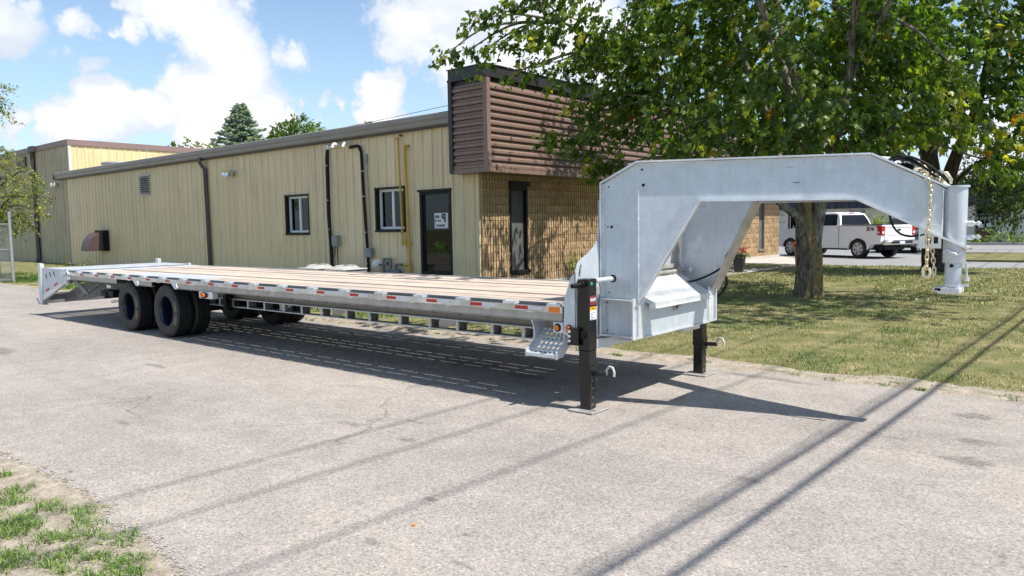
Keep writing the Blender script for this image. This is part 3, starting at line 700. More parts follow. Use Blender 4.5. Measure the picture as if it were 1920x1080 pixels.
def window(opening, parent, slider=True):
    a, b, c, d = opening; dp = .17
    mb = MB(); t = .045                                   # dark metal reveal round the opening
    mb.box(a, a+.012, YW-.04, YW+dp, c, d); mb.box(b-.012, b, YW-.04, YW+dp, c, d); mb.box(a, b, YW-.04, YW+dp, d-.012, d+.0); mb.box(a, b, YW-.045, YW+dp, c, c+.014)
    mb.box(a-.05, a, YW-.036, YW-.030, c-.05, d+.05); mb.box(b, b+.04, YW-.036, YW-.030, c-.05, d+.05)
    mb.box(a-.05, b+.04, YW-.050, YW-.032, d+.001, d+.035); mb.box(a-.05, b+.04, YW-.06, YW-.032, c-.06, c-.001)
    fr = part('window_trim', mb, 'trimblk', parent)
    mb = MB(); y0, y1 = YW+.09, YW+.15; f = .065
    mb.box(a+.014, a+.014+f, y0, y1, c+.016, d-.014); mb.box(b-.014-f, b-.014, y0, y1, c+.016, d-.014)
    mb.box(a+.014+f, b-.014-f, y0, y1, c+.016, c+.016+f); mb.box(a+.014+f, b-.014-f, y0, y1, d-.014-f, d-.014)
    m_ = (a+b)/2; mb.box(m_-.035, m_+.035, y0-.012, y1, c+.016+f, d-.014-f)
    wn = part('window', mb, 'upvc', parent)
    for p, q in ((a+.08, m_-.036), (m_+.036, b-.08)):
        mb = MB(); mb.box(p, q, YW+.118, YW+.124, c+.083, d-.081); part('pane', mb, 'glass', wn)
    mb = MB(); mb.box(m_+.05, b-.09, YW+.145, YW+.15, c+.09, d-.1); part('blind', mb, 'blind', wn)
    mb = MB(); mb.box(a+.02, b-.02, YW+.30, YW+.34, c, d); part('dark_interior', mb, 'room', wn)
for o_ in OPEN[:2]: window(o_, ws)
# small things on the second sill
a, b, c, d = OPEN[2]
mb = MB(); f = .075; y0, y1 = YW-.02, YW+.09
mb.box(a, a+f, y0, y1, c, d); mb.box(b-f, b, y0, y1, c, d); mb.box(a+f, b-f, y0, y1, d-f, d); mb.box(a+f, b-f, y0, y1, c, c+.09)
mb.box(a+f, a+f+.05, y0+.05, y1+.03, c+.09, d-f); mb.box(b-f-.04, b-f, y0+.05, y1+.03, c+.09, d-f); mb.box(a-.04, b+.04, YW-.07, YW-.022, d+.001, d+.05)
dr = part('glazed_door', mb, 'trimblk', ws)
mb = MB(); mb.box(a+.12, b-.11, YW+.055, YW+.063, c+.09, d-.075); part('pane', mb, 'glass', dr)
mb = MB(); mb.box(a+.02, b-.02, YW+.33, YW+.345, c, d); part('dark_interior', mb, 'room', dr)
mb = MB(); mb.box(a+.12, b-.12, YW+.10, YW+.11, 1.33, d-.1); part('blind', mb, 'blind', dr)
mb = MB(); mb.box(a+.13, a+.22, YW+.20, YW+.26, c+.1, 1.9); part('inner_post', mb, 'blind', dr)
mb = MB(); mb.box(a+.28, b-.14, YW+.14, YW+.28, c+.1, c+.38); part('planter_box', mb, 'rustpanel', dr)
mb = MB(); mb.box(-14.02, -13.53, YW+.046, YW+.050, 1.58, 1.97); ps = part('poster', mb, 'paper', dr)
MX = Matrix.Rotation(math.pi/2, 4, 'X'); FLIP = Matrix.Scale(-1, 4, (1, 0, 0))
def wallmat(x, y, z, flip=False, rotz=0.): return Matrix.Translation((x, y, z)) @ Matrix.Rotation(rotz, 4, 'Z') @ MX @ (FLIP if flip else Matrix.Identity(4))
text_mesh('lettering', 'P', .30, .001, 'ink', dr, wallmat(-13.68, YW+.044, 1.83, True), bold=.012)
text_mesh('lettering', 'SYS', .09, .001, 'ink', dr, wallmat(-13.92, YW+.044, 1.87, True), bold=.006)
text_mesh('lettering', 'PAR YM', .065, .001, 'ink', dr, wallmat(-13.9, YW+.044, 1.77, True), bold=.002)
text_mesh('lettering', 'DRIVE IN', .075, .001, 'ink', dr, wallmat(-13.80, YW+.044, 1.645, True), bold=.004)

# fascia box with horizontal louvred panels
FX = XF+.60; FY0, FY1 = 13.10, 33.6; FZ0, FZ1 = 2.895, 4.985; FXL = -12.93
mb = MB(); mb.box(FXL+.03, FX-.03, FY0+.06, FY1, FZ0+.03, FZ1+.1); part('fascia_core', mb, 'cap', ws)
NC = 12; ch = (FZ1-FZ0-.10)/NC
def course(z):   # section (outward, z)
    return [(-.03, z), (.045, z+.004), (.050, z+.018), (.052, z+ch*.42), (.012, z+ch*.62), (.004, z+ch-.012), (-.03, z+ch-.002)]
for k in range(NC):
    z = FZ0+.09+k*ch
    mb = MB(); mb.prism(course(z), FY0+.10, FY1, lambda u, v, w: (FX+u, w, v)); part('louvre_panel', mb, 'brown', ws)
    mb = MB(); mb.prism(course(z), FXL+.10, FX-.07, lambda u, v, w: (w, FY0+.03-u, v)); part('louvre_panel', mb, 'brown', ws)
mb = MB(); mb.box(FX-.075, FX+.058, FY0-.022, FY0+.10, FZ0+.02, FZ1+.08); part('corner_trim', mb, 'brown', ws)
mb = MB(); mb.box(FXL-.01, FX+.062, FY0-.03, FY1, FZ0-.012, FZ0+.088); part('fascia_sill', mb, 'brown', ws)
mb = MB(); mb.box(FXL-.02, FXL+.10, FY0-.05, FY0+.60, FZ0-.005, FZ1+.08); part('fascia_edge', mb, 'cap', ws)
mb = MB(); mb.pz([(FXL-.03, FY0-.06), (FX+.07, FY0-.06), (FX+.07, FY1), (FXL-.03, FY1)], FZ1+.082, FZ1+.135); mb.pz([(FXL-.01, FY0-.045), (FX+.052, FY0-.045), (FX+.052, FY1), (FXL-.01, FY1)], FZ1+.137, FZ1+.36)
mb.pz([(FXL-.04, FY0-.07), (FX+.08, FY0-.07), (FX+.08, FY1), (FXL-.04, FY1)], FZ1+.362, FZ1+.38); part('fascia_cap', mb, 'cap', ws)

# split-faced fluted blocks
BW_, BH = .40, .20
def block_mesh(seed, w=BW_, h=BH):
    rng = random.Random(seed); mb = MB(); n = 4; fw = w/n
    for i in range(n):
        y0 = -w/2+i*fw; y1 = y0+fw; d = [.040+rng.uniform(-.006, .007) for _ in range(4)]
        g = .018; z0, z1 = -h/2+.0035, h/2-.0035; zm = z0+(z1-z0)*rng.uniform(.3, .7)
        g0 = .013; vs = [(0, y0+g0, z0), (0, y1-g0, z0), (0, y0+g0, z1), (0, y1-g0, z1),
              (d[0], y0+g, z0+.002), (d[1], y1-g, z0+.002), (d[2]+rng.uniform(-.004, .006), y0+g, zm), (d[3]+rng.uniform(-.004, .006), y1-g, zm), (d[1], y0+g, z1-.002), (d[0], y1-g, z1-.002)]
        mb.add(vs, [(4, 5, 7, 6), (6, 7, 9, 8), (0, 4, 6), (0, 6, 2), (2, 6, 8), (1, 7, 5), (1, 3, 7), (3, 9, 7), (0, 1, 5, 4), (2, 8, 9, 3)])
    return mb
BM = [block_mesh(k).mesh('block', 'block') for k in range(7)]
FW = [(14.58, 15.28, .42, 2.64), (27.62, 28.62, .42, 2.60), (30.72, 31.36, .42, 2.60)]
mb = MB()                                             # mortar bed with the window openings left out
ys = [YW+.05]+[q for o_ in FW for q in o_[:2]]+[33.0]
for i in range(0, len(ys), 2): mb.box(XF-.30, XF, ys[i], ys[i+1], -.03, 2.95)
for a, b, c, d in FW: mb.box(XF-.30, XF, a, b, -.03, c); mb.box(XF-.30, XF, a, b, d, 2.95)
part('block_wall', mb, 'mortar', ws)
rest = MB(); nb = 0; rows = 14; z = .15
for rw in range(rows):
    zc = z+BH*(rw+.5); y = YW+.01
    if zc+BH/2 > 2.96: break
    first = True
    while y < 32.98:
        w = BW_/2 if (first and rw % 2) else BW_; first = False
        a, b = y, min(y+w, 33.0); y += w
        segs = [(a, b)]
        for oa, ob, oc, od in FW:
            if zc > oc-.05 and zc < od+.05:
                ns = []
                for p, q in segs:
                    if q <= oa or p >= ob: ns.append((p, q))
                    else:
                        if p < oa: ns.append((p, oa))
                        if q > ob: ns.append((ob, q))
                segs = ns
        for p, q in segs:
            if q-p < .03: continue
            vis = (p < 19.2) or (p > 28.8 and zc > .4)
            if vis and nb < 296:
                nb += 1; o = inst('block', BM[random.randrange(7)], ws, (XF-ws.location.x, (p+q)/2-ws.location.y, zc), scale=(random.choice((1, 1.1, .9)), (q-p)/BW_, 1))
            else:
                t = block_mesh(random.randrange(40)); k_ = (q-p)/BW_
                rest.add([(XF+v[0], (p+q)/2+v[1]*k_, zc+v[2]) for v in t.v], t.f)
part('blocks', rest, 'block', ws, stuff=True)
mb = MB(); mb.box(XF-.28, XF+.07, 28.7, 33.05, -.03, .17); mb.box(XF-.28, XF+.03, YW, 28.69, -.03, .16); part('foundation', mb, 'concrete', ws)
for k, (a, b, c, d) in enumerate(FW):
    fm = 'trimblk' if k == 0 else 'taupe'
    mb = MB(); x0, x1 = XF-.26, XF+(.05 if k == 0 else .03)
    mb.box(x0, x1, a, a+.05, c, d); mb.box(x0, x1, b-.05, b, c, d); mb.box(x0, x1, a+.05, b-.05, d-.12, d); mb.box(x0, XF+.085, a-.03, b+.05, c-.04, c+.05)
    mb.box(x0, XF-.12, b-.16, b-.12, c+.05, d-.12); mb.box(x0, XF-.12, a+.05, b-.05, d-.34, d-.30)
    if k == 0: mb.box(XF-.02, XF+.10, a-.05, b+.06, d-.01, d+.10); mb.box(x0, x1+.03, a-.04, a, c, d)
    if k == 1: mb.box(x0, x1-.02, (a+b)/2-.03, (a+b)/2+.03, c+.05, d-.12)
    wn = part('front_window', mb, fm, ws)
    mb = MB(); mb.box(XF-.21, XF-.20, a+.05, b-.05, c+.05, d-.12); part('pane', mb, 'glass_dark' if k == 0 else 'glass', wn)
    mb = MB(); mb.box(XF-.298, XF-.285, a, b, c, d); part('interior', mb, 'room' if k == 0 else 'blind', wn)
mb = MB(); mb.box(-12.9, XF-.32, YW+.4, 33.0, 2.9, 4.3); part('upper_wall', mb, 'cap', ws)

# pipes and fittings on the tan wall
mb = MB(); mb.tube([(-18.33, YW-.05, 3.92), (-18.34, YW-.07, 3.7), (-18.36, YW-.07, 2.), (-18.30, YW-.07, 1.0), (-18.28, YW-.08, .0)], [.05, .065, .062, .055, .05], 8, flat=.8)
cv = part('line_cover', mb, 'blackmatt', ws, 40)
mb = MB()
for z in (3.45, 2.45, 1.6): mb.box(-18.44, -18.26, YW-.135, YW-.125, z-.012, z+.012)
part('strap', mb, 'straps', cv)
mb = MB(); mb.tube([(-17.28, YW-.06, 3.90), (-17.0, YW-.06, 3.92), (-16.86, YW-.07, 3.90), (-16.76, YW-.07, 3.72), (-16.70, YW-.07, 2.2), (-16.62, YW-.07, .9), (-16.6, YW-.07, .1)], .042, 8)
cv = part('line_cover', mb, 'blackmatt', ws, 40)
mb = MB()
for z in (3.2, 2.5, 1.5, .62): mb.box(-16.76, -16.58, YW-.125, YW-.115, z-.012, z+.012)
part('strap', mb, 'straps', cv)
mb = MB(); mb.tube([(-16.55, YW-.06, 3.5), (-16.50, YW-.06, 2.), (-16.46, YW-.06, 1.0)], .014, 6); mb.box(-16.60, -16.52, YW-.09, YW-.02, 3.42, 3.66); part('conduit', mb, 'grey', ws)
mb = MB(); mb.bbox(-16.66, -16.40, YW-.16, YW-.03, .80, 1.06, .012); mb.box(-16.64, -16.42, YW-.17, YW-.155, .95, 1.04); part('switch_box', mb, 'grey', ws)
mb = MB(); mb.bbox(-18.14, -17.90, YW-.16, YW-.03, 1.10, 1.42, .012); mb.box(-18.13, -17.91, YW-.172, YW-.155, 1.16, 1.40); part('switch_box', mb, 'grey', ws)
mb = MB(); mb.tube([(-18.06, YW-.09, 1.1), (-18.07, YW-.10, .9), (-18.16, YW-.11, .78), (-18.28, YW-.10, .86)], .012, 6); mb.tube([(-17.97, YW-.09, 1.1), (-17.97, YW-.09, .2)], .014, 6); part('cable', mb, 'blackmatt', ws)
for (x, l) in ((-17.66, .30), (-17.28, .22)):
    mb = MB(); mb.tube([(x, YW, 4.0), (x, YW-l, 4.0), (x, YW-l-.05, 3.98), (x-.01, YW-l-.07, 3.90)], .045, 10)
    mb.tube([(x, YW-l+.02, 4.0), (x, YW-l-.04, 4.0)], .056, 10); part('vent_pipe', mb, 'pvc', ws, 40)
mb = MB(); mb.tube([(-17.66, YW-.05, 4.0), (-18.24, YW-.05, 3.98)], .045, 10); mb.tube([(-18.24, YW-.02, 3.98), (-18.24, YW-.12, 3.98)], .062, 12); part('vent_pipe', mb, 'pvc', ws, 40)
mb = MB(); mb.lathe([(.07, -.05), (.07, -.08), (.045, -.08), (.045, -.05)], 12, lambda x, y, h: (-18.42+x, YW+h, 4.0+y)); part('vent_cap', mb, 'pvc', ws, 40)
# yellow gas risers
mb = MB(); y = YW-.09
mb.tube([(-15.10, YW, 4.04), (-15.10, y-.03, 4.04)], .03, 8, 1)
mb.tube([(-15.22, y, 4.0), (-15.20, y, 3.9), (-15.15, y, 2.4), (-15.12, y, 1.22), (-15.10, y, 1.19), (-14.93, y, 1.17)], .026, 8)
for p in ((-15.22, y, 3.96), (-15.12, y, 1.5), (-15.11, y, 1.19), (-14.97, y, 1.17)): mb.tube([(p[0]-.02, p[1], p[2]-.02), (p[0]+.02, p[1], p[2]+.02)], .038, 8)
mb.tube([(-15.01, y, 1.17), (-15.01, y, 1.42)], .02, 6)
part('gas_pipe', mb, ['gasyellow', 'rustpanel'], ws, 40)
mb = MB(); mb.tube([(-14.86, YW, 3.75), (-14.90, y-.01, 3.75), (-14.93, y-.01, 3.70), (-14.90, y, 2.5), (-14.87, y, 1.2), (-14.85, y, .42)], .034, 8)
for zz, xx in ((3.68, -14.93), (1.18, -14.87), (.62, -14.855), (.46, -14.85)): mb.tube([(xx, y, zz-.03), (xx, y, zz+.03)], .048, 8)
mb.tube([(-14.85, y, .62), (-15.12, y, .62)], .03, 8)
part('gas_pipe', mb, 'gasyellow', ws, 40)
# gas meter set
gm = thing('gas_meter', 'grey gas meter piping with round white regulator by the glazed door', 'gas meter', (-15.6, 13.3, 0))
mb = MB(); y = YW-.14
mb.tube([(-15.12, y, .63), (-15.32, y, .63), (-15.36, y, .60), (-15.36, y, .50)], .032, 8); mb.tube([(-15.56, y, .50), (-15.57, y, .72), (-15.61, y, .77), (-15.82, y, .77), (-15.86, y, .74), (-15.87, y, .10)], .030, 8)
for p in ((-15.36, y, .6), (-15.6, y, .76), (-15.84, y, .76), (-15.86, y, .62)): mb.tube([(p[0], p[1], p[2]-.035), (p[0], p[1], p[2]+.035)], .045, 8)
mb.box(-15.80, -15.70, y-.05, y+.04, .60, .70); mb.tube([(-15.87, y, .62), (-16.0, y-.05, .60)], .028, 8); part('meter_pipe', mb, 'greypipe', gm, 40)
mb = MB(); mb.bbox(-15.72, -15.20, y-.12, y+.10, .08, .50, .05); part('meter_body', mb, 'greypipe', gm)
mb = MB(); mb.lathe([(.02, .04), (.12, .03), (.145, .0), (.145, -.03), (.11, -.05), (.07, -.08), (.065, -.14), (.0, -.15)], 16, lambda a, b, h: (-16.08+a*.75-h*.5, y-.06+a*.6+h*.6, .61+b)); part('regulator', mb, 'pvc', gm, 40)
# louvre vent and range hood, twin security lamps
mb = MB(); a, b, c, d = -30.75, -29.88, 3.08, 3.86
mb.box(a, a+.05, YW-.06, YW-.03, c, d); mb.box(b-.05, b, YW-.06, YW-.03, c, d); mb.box(a+.05, b-.05, YW-.06, YW-.03, d-.05, d); mb.box(a+.05, b-.05, YW-.06, YW-.03, c, c+.05)
lv = part('louvre_vent', mb, 'galv_dull', ws)
mb = MB(); mb.box(a+.05, b-.05, YW-.032, YW-.030, c+.05, d-.05); part('vent_back', mb, 'blackmatt', lv)
for k in range(8):
    z = c+.06+k*.085; mb = MB(); mb.px([(YW-.034, z+.05), (YW-.085, z+.005), (YW-.085, z+.013), (YW-.034, z+.058)], a+.05, b-.05); part('slat', mb, 'galv_dull', lv)
mb = MB(); a, b = -34.92, -34.12
arc = [(YW-.25-.60*math.sin(t), .84+.80*math.cos(t)) for t in [math.pi/2*k/9 for k in range(10)]]
poly = [(YW-.25, .84)]+arc
mb.px(poly, a, b); hd = part('range_hood', mb, 'hood', ws, 25)
mb = MB(); mb.box(a-.03, b+.04, YW-.249, YW-.02, .83, 1.72); part('hood_collar', mb, 'blackmatt', hd)
mb = MB()
mb.box(-23.78, -23.62, YW-.12, YW-.02, 3.46, 3.60); lt = part('security_lamp', mb, 'grey', ws)
for sx in (-.20, .20):
    mb = MB(); mb.lathe([(.0, .02), (.07, .0), (.11, -.06), (.12, -.10), (.0, -.085)], 14, lambda p, q, h: (-23.70+sx-(.4*h if sx < 0 else -.4*h)+p*.9, YW-.12+h+(p*.4 if sx < 0 else -p*.4), 3.54+q)); part('lamp_head', mb, 'chrome', lt, 40)
mb = MB(); mb.lathe([(.72, 0), (.72, .34), (.75, .35), (.75, .40), (.70, .44), (.0, .44)], 28, lambda p, q, h: (-37.0+p*.95, 15.2+q*.9, 4.46+h)); part('roof_vent', mb, 'galv_dull', ws, 40)

# tall warehouse behind
wh = thing('warehouse_building', 'taller flat roofed tan metal building behind the left end of the low wall', 'building', (-45, 20, 0))
YT, XT = 13.72, -38.6
ribbed('wall_panel', 'tan_old', wh, -52.0, XT-.06, 5.80, -.05, [], lambda u, v, z: (u, YT+v, z))
ribbed('front_panel', 'yellow', wh, YT+.06, 34.0, 5.80, 3.9, [], lambda u, v, z: (XT-v, u, z))
mb = MB(); mb.box(-52, XT-.05, YT+.05, 40, -.05, 5.8); part('core_wall', mb, 'room', wh)
mb = MB(); mb.box(XT-.07, XT+.035, YT-.035, YT+.10, 4.0, 5.80); mb.box(XT-.07, XT+.0, YT-.035, YT+.03, -.05, 4.0); part('corner_trim', mb, 'cream', wh)
mb = MB(); mb.box(-52.1, XT+.06, YT-.07, YT+.05, 5.74, 6.0); part('parapet_cap', mb, 'mauve', wh)
mb = MB(); mb.box(XT-.04, XT+.065, YT+.052, 40, 5.74, 6.0); part('parapet_cap', mb, 'mauve', wh)
mb = MB(); mb.bbox(-43.35, -42.75, YT-.22, YT-.075, 5.72, 6.02, .02); mb.tube([(-43.05, YT-.12, 5.75), (-43.05, YT-.12, .6), (-43.0, YT-.14, .35), (-42.75, YT-.3, .15)], .13, 4, flat=.8); part('downspout', mb, 'taupe_dark', wh)
mb = MB(); mb.box(-45.6, -44.2, YT-.07, YT-.04, 5.05, 5.6); lv = part('louvre_vent', mb, 'blackmatt', wh)
for k in range(6): mb = MB(); mb.box(-45.6, -44.2, YT-.10, YT-.072, 5.08+k*.09, 5.12+k*.09); part('slat', mb, 'taupe', lv)
mb = MB()
for sx in (-.16, .16): mb.lathe([(.0, 0), (.06, 0), (.12, -.16), (.0, -.16)], 10, lambda p, q, h: (-40.30+sx+p+(.3*h*(1 if sx < 0 else -1)), YT-.06+h, 3.95+q))
mb.box(-40.40, -40.20, YT-.08, YT-.03, 3.89, 4.03); part('flood_lamp', mb, 'pvc', wh, 40)

# air conditioners
def ac_unit(name, x, y, label):
    t = thing(name, label, 'air conditioner', (x, y, .05), 'air conditioners in front of the tan wall')
    mb = MB(); mb.bbox(x-.38, x+.38, y-.38, y+.38, .05, .52, .03); part('casing', mb, 'acwhite', t)
    for k in range(7):
        mb = MB(); z = .10+k*.06; mb.box(x-.36, x+.36, y-.394, y-.382, z, z+.028); mb.box(x+.382, x+.394, y-.36, y+.36, z, z+.028); part('grille_slat', mb, 'grey', t)
    mb = MB(); mb.bbox(x-.41, x+.41, y-.41, y+.41, .522, .560, .015); mb.lathe([(.39, .561), (.26, .625), (.24, .625), (.37, .561)], 8, lambda p, q, h: (x+p, y+q, h)); part('top_cover', mb, 'acwhite', t)
    mb = MB(); mb.lathe([(.23, .615), (.10, .63), (.0, .63)], 12, lambda p, q, h: (x+p, y+q, h)); tp = part('fan_grille', mb, 'grey', t, 40)
    for k in range(10):
        a = 2*math.pi*k/10; mb = MB(); mb.tube([(x+.07*math.cos(a), y+.07*math.sin(a), .645), (x+.25*math.cos(a), y+.25*math.sin(a), .635), (x+.36*math.cos(a), y+.36*math.sin(a), .575)], .010, 5); part('grille_rib', mb, 'acwhite', t)
ac_unit('air_conditioner', -17.35, 12.3, 'pale air conditioner left of the other one, behind the trailer deck')
ac_unit('air_conditioner', -16.15, 12.3, 'pale air conditioner nearer the gas meter, behind the trailer deck')

# ------------------------------------------------------------------ the gooseneck trailer
YN, YFAR, YC = 5.20, 7.54, 6.37        # near edge, far edge, centre line
XR, XD = -15.0, -3.84                  # deck ends
ZT = .915
tr = thing('gooseneck_trailer', 'long galvanised gooseneck flatbed trailer with wooden deck standing on black legs', 'trailer', (-9.0, YC, 0))
# deck planks, steel strips
NP = 13; pw = (YFAR-YN-.16)/NP
for k in range(NP):
    y0 = YN+.08+k*pw
    xr = -14.55 if k not in (1, 2) else None
    zt = ZT-.004+random.uniform(-.003, .002)
    if k in (0, 1, 2):      # steel tread plate over the wheels on the near side
        for a, b in ((-14.55, -13.05), (-10.35, -3.74)):
            mb = MB(); mb.box(a, b, y0+.005, y0+pw-.005, zt-.036, zt); part('deck_plank', mb, 'planks', tr)
    else:
        cuts = [-14.55, random.uniform(-9.5, -8.2), -3.74] if k % 2 else [-14.55, -3.74]
        for a, b in zip(cuts[:-1], cuts[1:]):
            mb = MB(); mb.box(a+.003, b-.003, y0+.005, y0+pw-.005, zt-.036, zt); part('deck_plank', mb, 'planks', tr)
mb = MB(); mb.box(-13.04, -10.36, YN+.082, YN+.08+3*pw, ZT-.012, ZT+.001); part('wheel_cover_plate', mb, 'galv_bright', tr)
for a, b in ((-15.02, -14.56),):
    mb = MB(); mb.box(a, b, YN+.08, YFAR-.08, ZT-.03, ZT+.002); part('rear_deck_plate', mb, 'galv_bright', tr)
for yy in (YN+.08+4*pw, YN+.08+9*pw):
    mb = MB(); mb.box(-14.5, -3.8, yy-.016, yy+.016, ZT-.006, ZT+.004); part('deck_strip', mb, 'galv_dull', tr)
# side channels, rub rails and stake pockets
STK = [-14.60, -13.95, -13.3, -12.65, -12.0, -11.35, -10.70, -10.05, -9.42, -8.80, -8.15, -7.52, -6.90, -6.27, -5.65, -5.04, -4.43, -3.92]
for side in (1, -1):
    f = (lambda y: y) if side == 1 else (lambda y: 2*YC-y)
    def bx(mb, x0, x1, y0, y1, z0, z1):
        a, b = f(y0), f(y1); mb.box(x0, x1, min(a, b), max(a, b), z0, z1)
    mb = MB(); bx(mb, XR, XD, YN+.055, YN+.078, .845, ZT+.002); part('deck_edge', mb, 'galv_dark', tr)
    mb = MB(); bx(mb, XR, XD, YN+.056, YN+.080, ZT+.0025, ZT+.006); part('edge_strip', mb, 'galv_bright', tr)
    mb = MB(); segs = ((XR, -13.0), (-12.22, -11.72), (-10.93, XD))
    for a, b in segs:
        bx(mb, a, b, YN+.020, YN+.030, .762, .842); bx(mb, a, b, YN+.020, YN+.075, .756, .766)
    bx(mb, XR, XD, YN+.018, YN+.075, .836, .846)
    part('side_channel', mb, 'galv_dull', tr)
    mb = MB(); bx(mb, XR-.02, XD+.02, YN-.004, YN+.008, .838, .894); part('rub_rail', mb, 'alu', tr)
    for x in STK:
        mb = MB(); bx(mb, x-.075, x+.075, YN-.003, YN+.0545, .8945, ZT+.001); part('stake_pocket', mb, 'galv_bright', tr)
    if side == 1:
        for a, b in ((-12.26, -12.20), (-10.96, -10.90)):
            mb = MB(); mb.py([(a-.07, .835), (b, .835), (b+.06, .755), (a+.03, .755)], YN-.002, YN+.10); part('wheel_gusset', mb, 'galv_bright', tr)
    for i, x in enumerate(STK[:-1]):
        xm = (x+STK[i+1])/2 - .02
        if side == 1:
            mb = MB(); mb.box(xm-.16, xm-.01, YN-.0065, YN-.0045, .853, .883); part('red_tape', mb, 'red', tr)
            mb = MB(); mb.box(xm-.008, xm+.15, YN-.0065, YN-.0045, .853, .883); part('white_tape', mb, 'white', tr)
mb = MB(); mb.box(-3.965, -3.85, YN-.0085, YN-.0045, .842, .891); part('orange_reflector', mb, 'orange', tr)
for x in [-4.2-.52*k for k in range(20)]:
    mb = MB(); mb.box(x-.035, x+.035, YN+.012, YN+.019, .828, .841); part('weld_tab', mb, 'galv_bright', tr)
# cross members and outriggers
for k in range(28):
    x = -3.98-.395*k
    if -12.9 < x < -10.9:
        mb = MB(); mb.box(x-.004, x+.004, 5.76, 6.98, .79, .872); mb.box(x-.025, x+.025, 5.76, 6.98, .790, .797); part('cross_member', mb, 'galv_dull', tr); continue
    mb = MB(); mb.px([(YN+.08, .872), (YN+.08, .79), (5.74, .66), (5.74, .872)], x-.004, x+.004)
    mb.px([(2*YC-YN-.08, .872), (2*YC-5.74, .872), (2*YC-5.74, .66), (2*YC-YN-.08, .79)], x-.004, x+.004)
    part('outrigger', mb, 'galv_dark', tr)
    mb = MB(); mb.box(x-.004, x+.004, 5.79, 6.95, .78, .872); mb.box(x-.028, x+.028, 5.79, 6.95, .864, .872); part('cross_member', mb, 'galv_dull', tr)
# main beams: solid upper web with an open truss lower half
POSTS = [-10.98, -10.62, -10.25, -9.83, -9.40, -8.92, -8.50, -8.06, -7.55, -7.10, -6.55, -6.05, -5.62, -5.12, -4.70, -4.25]
for yb, nm in ((5.78, 1), (6.96, -1)):
    mb = MB()
    mb.box(-13.2, -3.70, yb-.006, yb+.006, .60, .868); mb.box(-13.2, -3.70, yb-.05, yb+.05, .868, .874)
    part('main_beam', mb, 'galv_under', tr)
    mb = MB(); mb.box(-11.3, -3.72, yb-.055, yb+.05, .590, .604); part('mid_flange', mb, 'galv', tr)
    mb = MB(); mb.box(-11.3, -3.72, yb-.055, yb+.05, .478, .490); part('bottom_flange', mb, 'galv', tr)
    for i, x in enumerate(POSTS):
        w = .018
        mb = MB(); mb.box(x-w, x+w, yb-.052, yb-.045, .491, .589); part('truss_post', mb, 'galv', tr)
        mb = MB(); mb.box(x+w+.001, x+w+.008, yb-.040, yb+.045, .491, .589); mb.box(x-.012, x+.045, yb+.046, yb+.054, .491, .589); part('truss_web', mb, 'galv_dark', tr)
    for x in (-9.1, -7.9, -5.95):
        mb = MB(); mb.py([(x, .492), (x+.02, .54), (x, .588), (x+.34, .588), (x+.34, .585), (x+.12, .50), (x+.12, .492)], yb-.006, yb+.002); part('web_gusset', mb, 'galv_dull', tr)
mb = MB(); mb.tube([(-11.0, 6.1, .56), (-4.0, 6.1, .56)], .02, 6); mb.tube([(-11.0, 6.5, .60), (-4.0, 6.5, .60)], .015, 6); part('brake_line', mb, 'blackmatt', tr)
# running gear
for xc in (-12.62, -11.31):
    mb = MB(); mb.tube([(xc, 5.52, .40), (xc, 7.22, .40)], .065, 10); part('axle', mb, 'blackmatt', tr, 40)
mb = MB()
for yb in (5.86, 6.88):
    mb.py([(-13.4, .66), (-10.6, .66), (-10.6, .60), (-11.31, .48), (-11.6, .48), (-11.96, .58), (-12.3, .48), (-12.7, .48), (-13.4, .60)], yb-.04, yb+.04)
    mb.tube([(-13.5, yb, .60), (-13.0, yb, .52), (-12.62, yb, .50), (-12.2, yb, .52), (-11.96, yb, .56), (-11.7, yb, .52), (-11.31, yb, .50), (-10.9, yb, .52), (-10.45, yb, .60)], .03, 6)
part('suspension', mb, 'blackmatt', tr)
mb = MB(); mb.box(-10.40, -10.30, 5.70, 5.86, .42, .76); mb.box(-10.32, -10.24, 5.62, 5.70, .44, .66); part('tank_bracket', mb, 'blackmatt', tr)
mb = MB(); mb.tube([(-10.2, 5.75, .50), (-10.2, 7.0, .50)], .10, 12); part('air_tank', mb, 'blackmatt', tr, 40)
mb = MB(); mb.box(-13.9, -13.5, 5.9, 6.9, .5, .75); part('rear_box', mb, 'blackmatt', tr)
mb = MB(); mb.box(-14.0, -13.5, 5.35, 5.55, .50, .60); mb.tube([(-13.8, 5.33, .52), (-13.8, 5.6, .52)], .06, 8); part('brake_chamber', mb, 'blackmatt', tr)
mb = MB(); mb.box(-13.62, -13.45, 5.30, 5.33, .66, .71); mb.tube([(-13.95, 5.5, .38), (-13.4, 5.45, .44)], .022, 6); part('air_fitting', mb, 'galv_bright', tr)

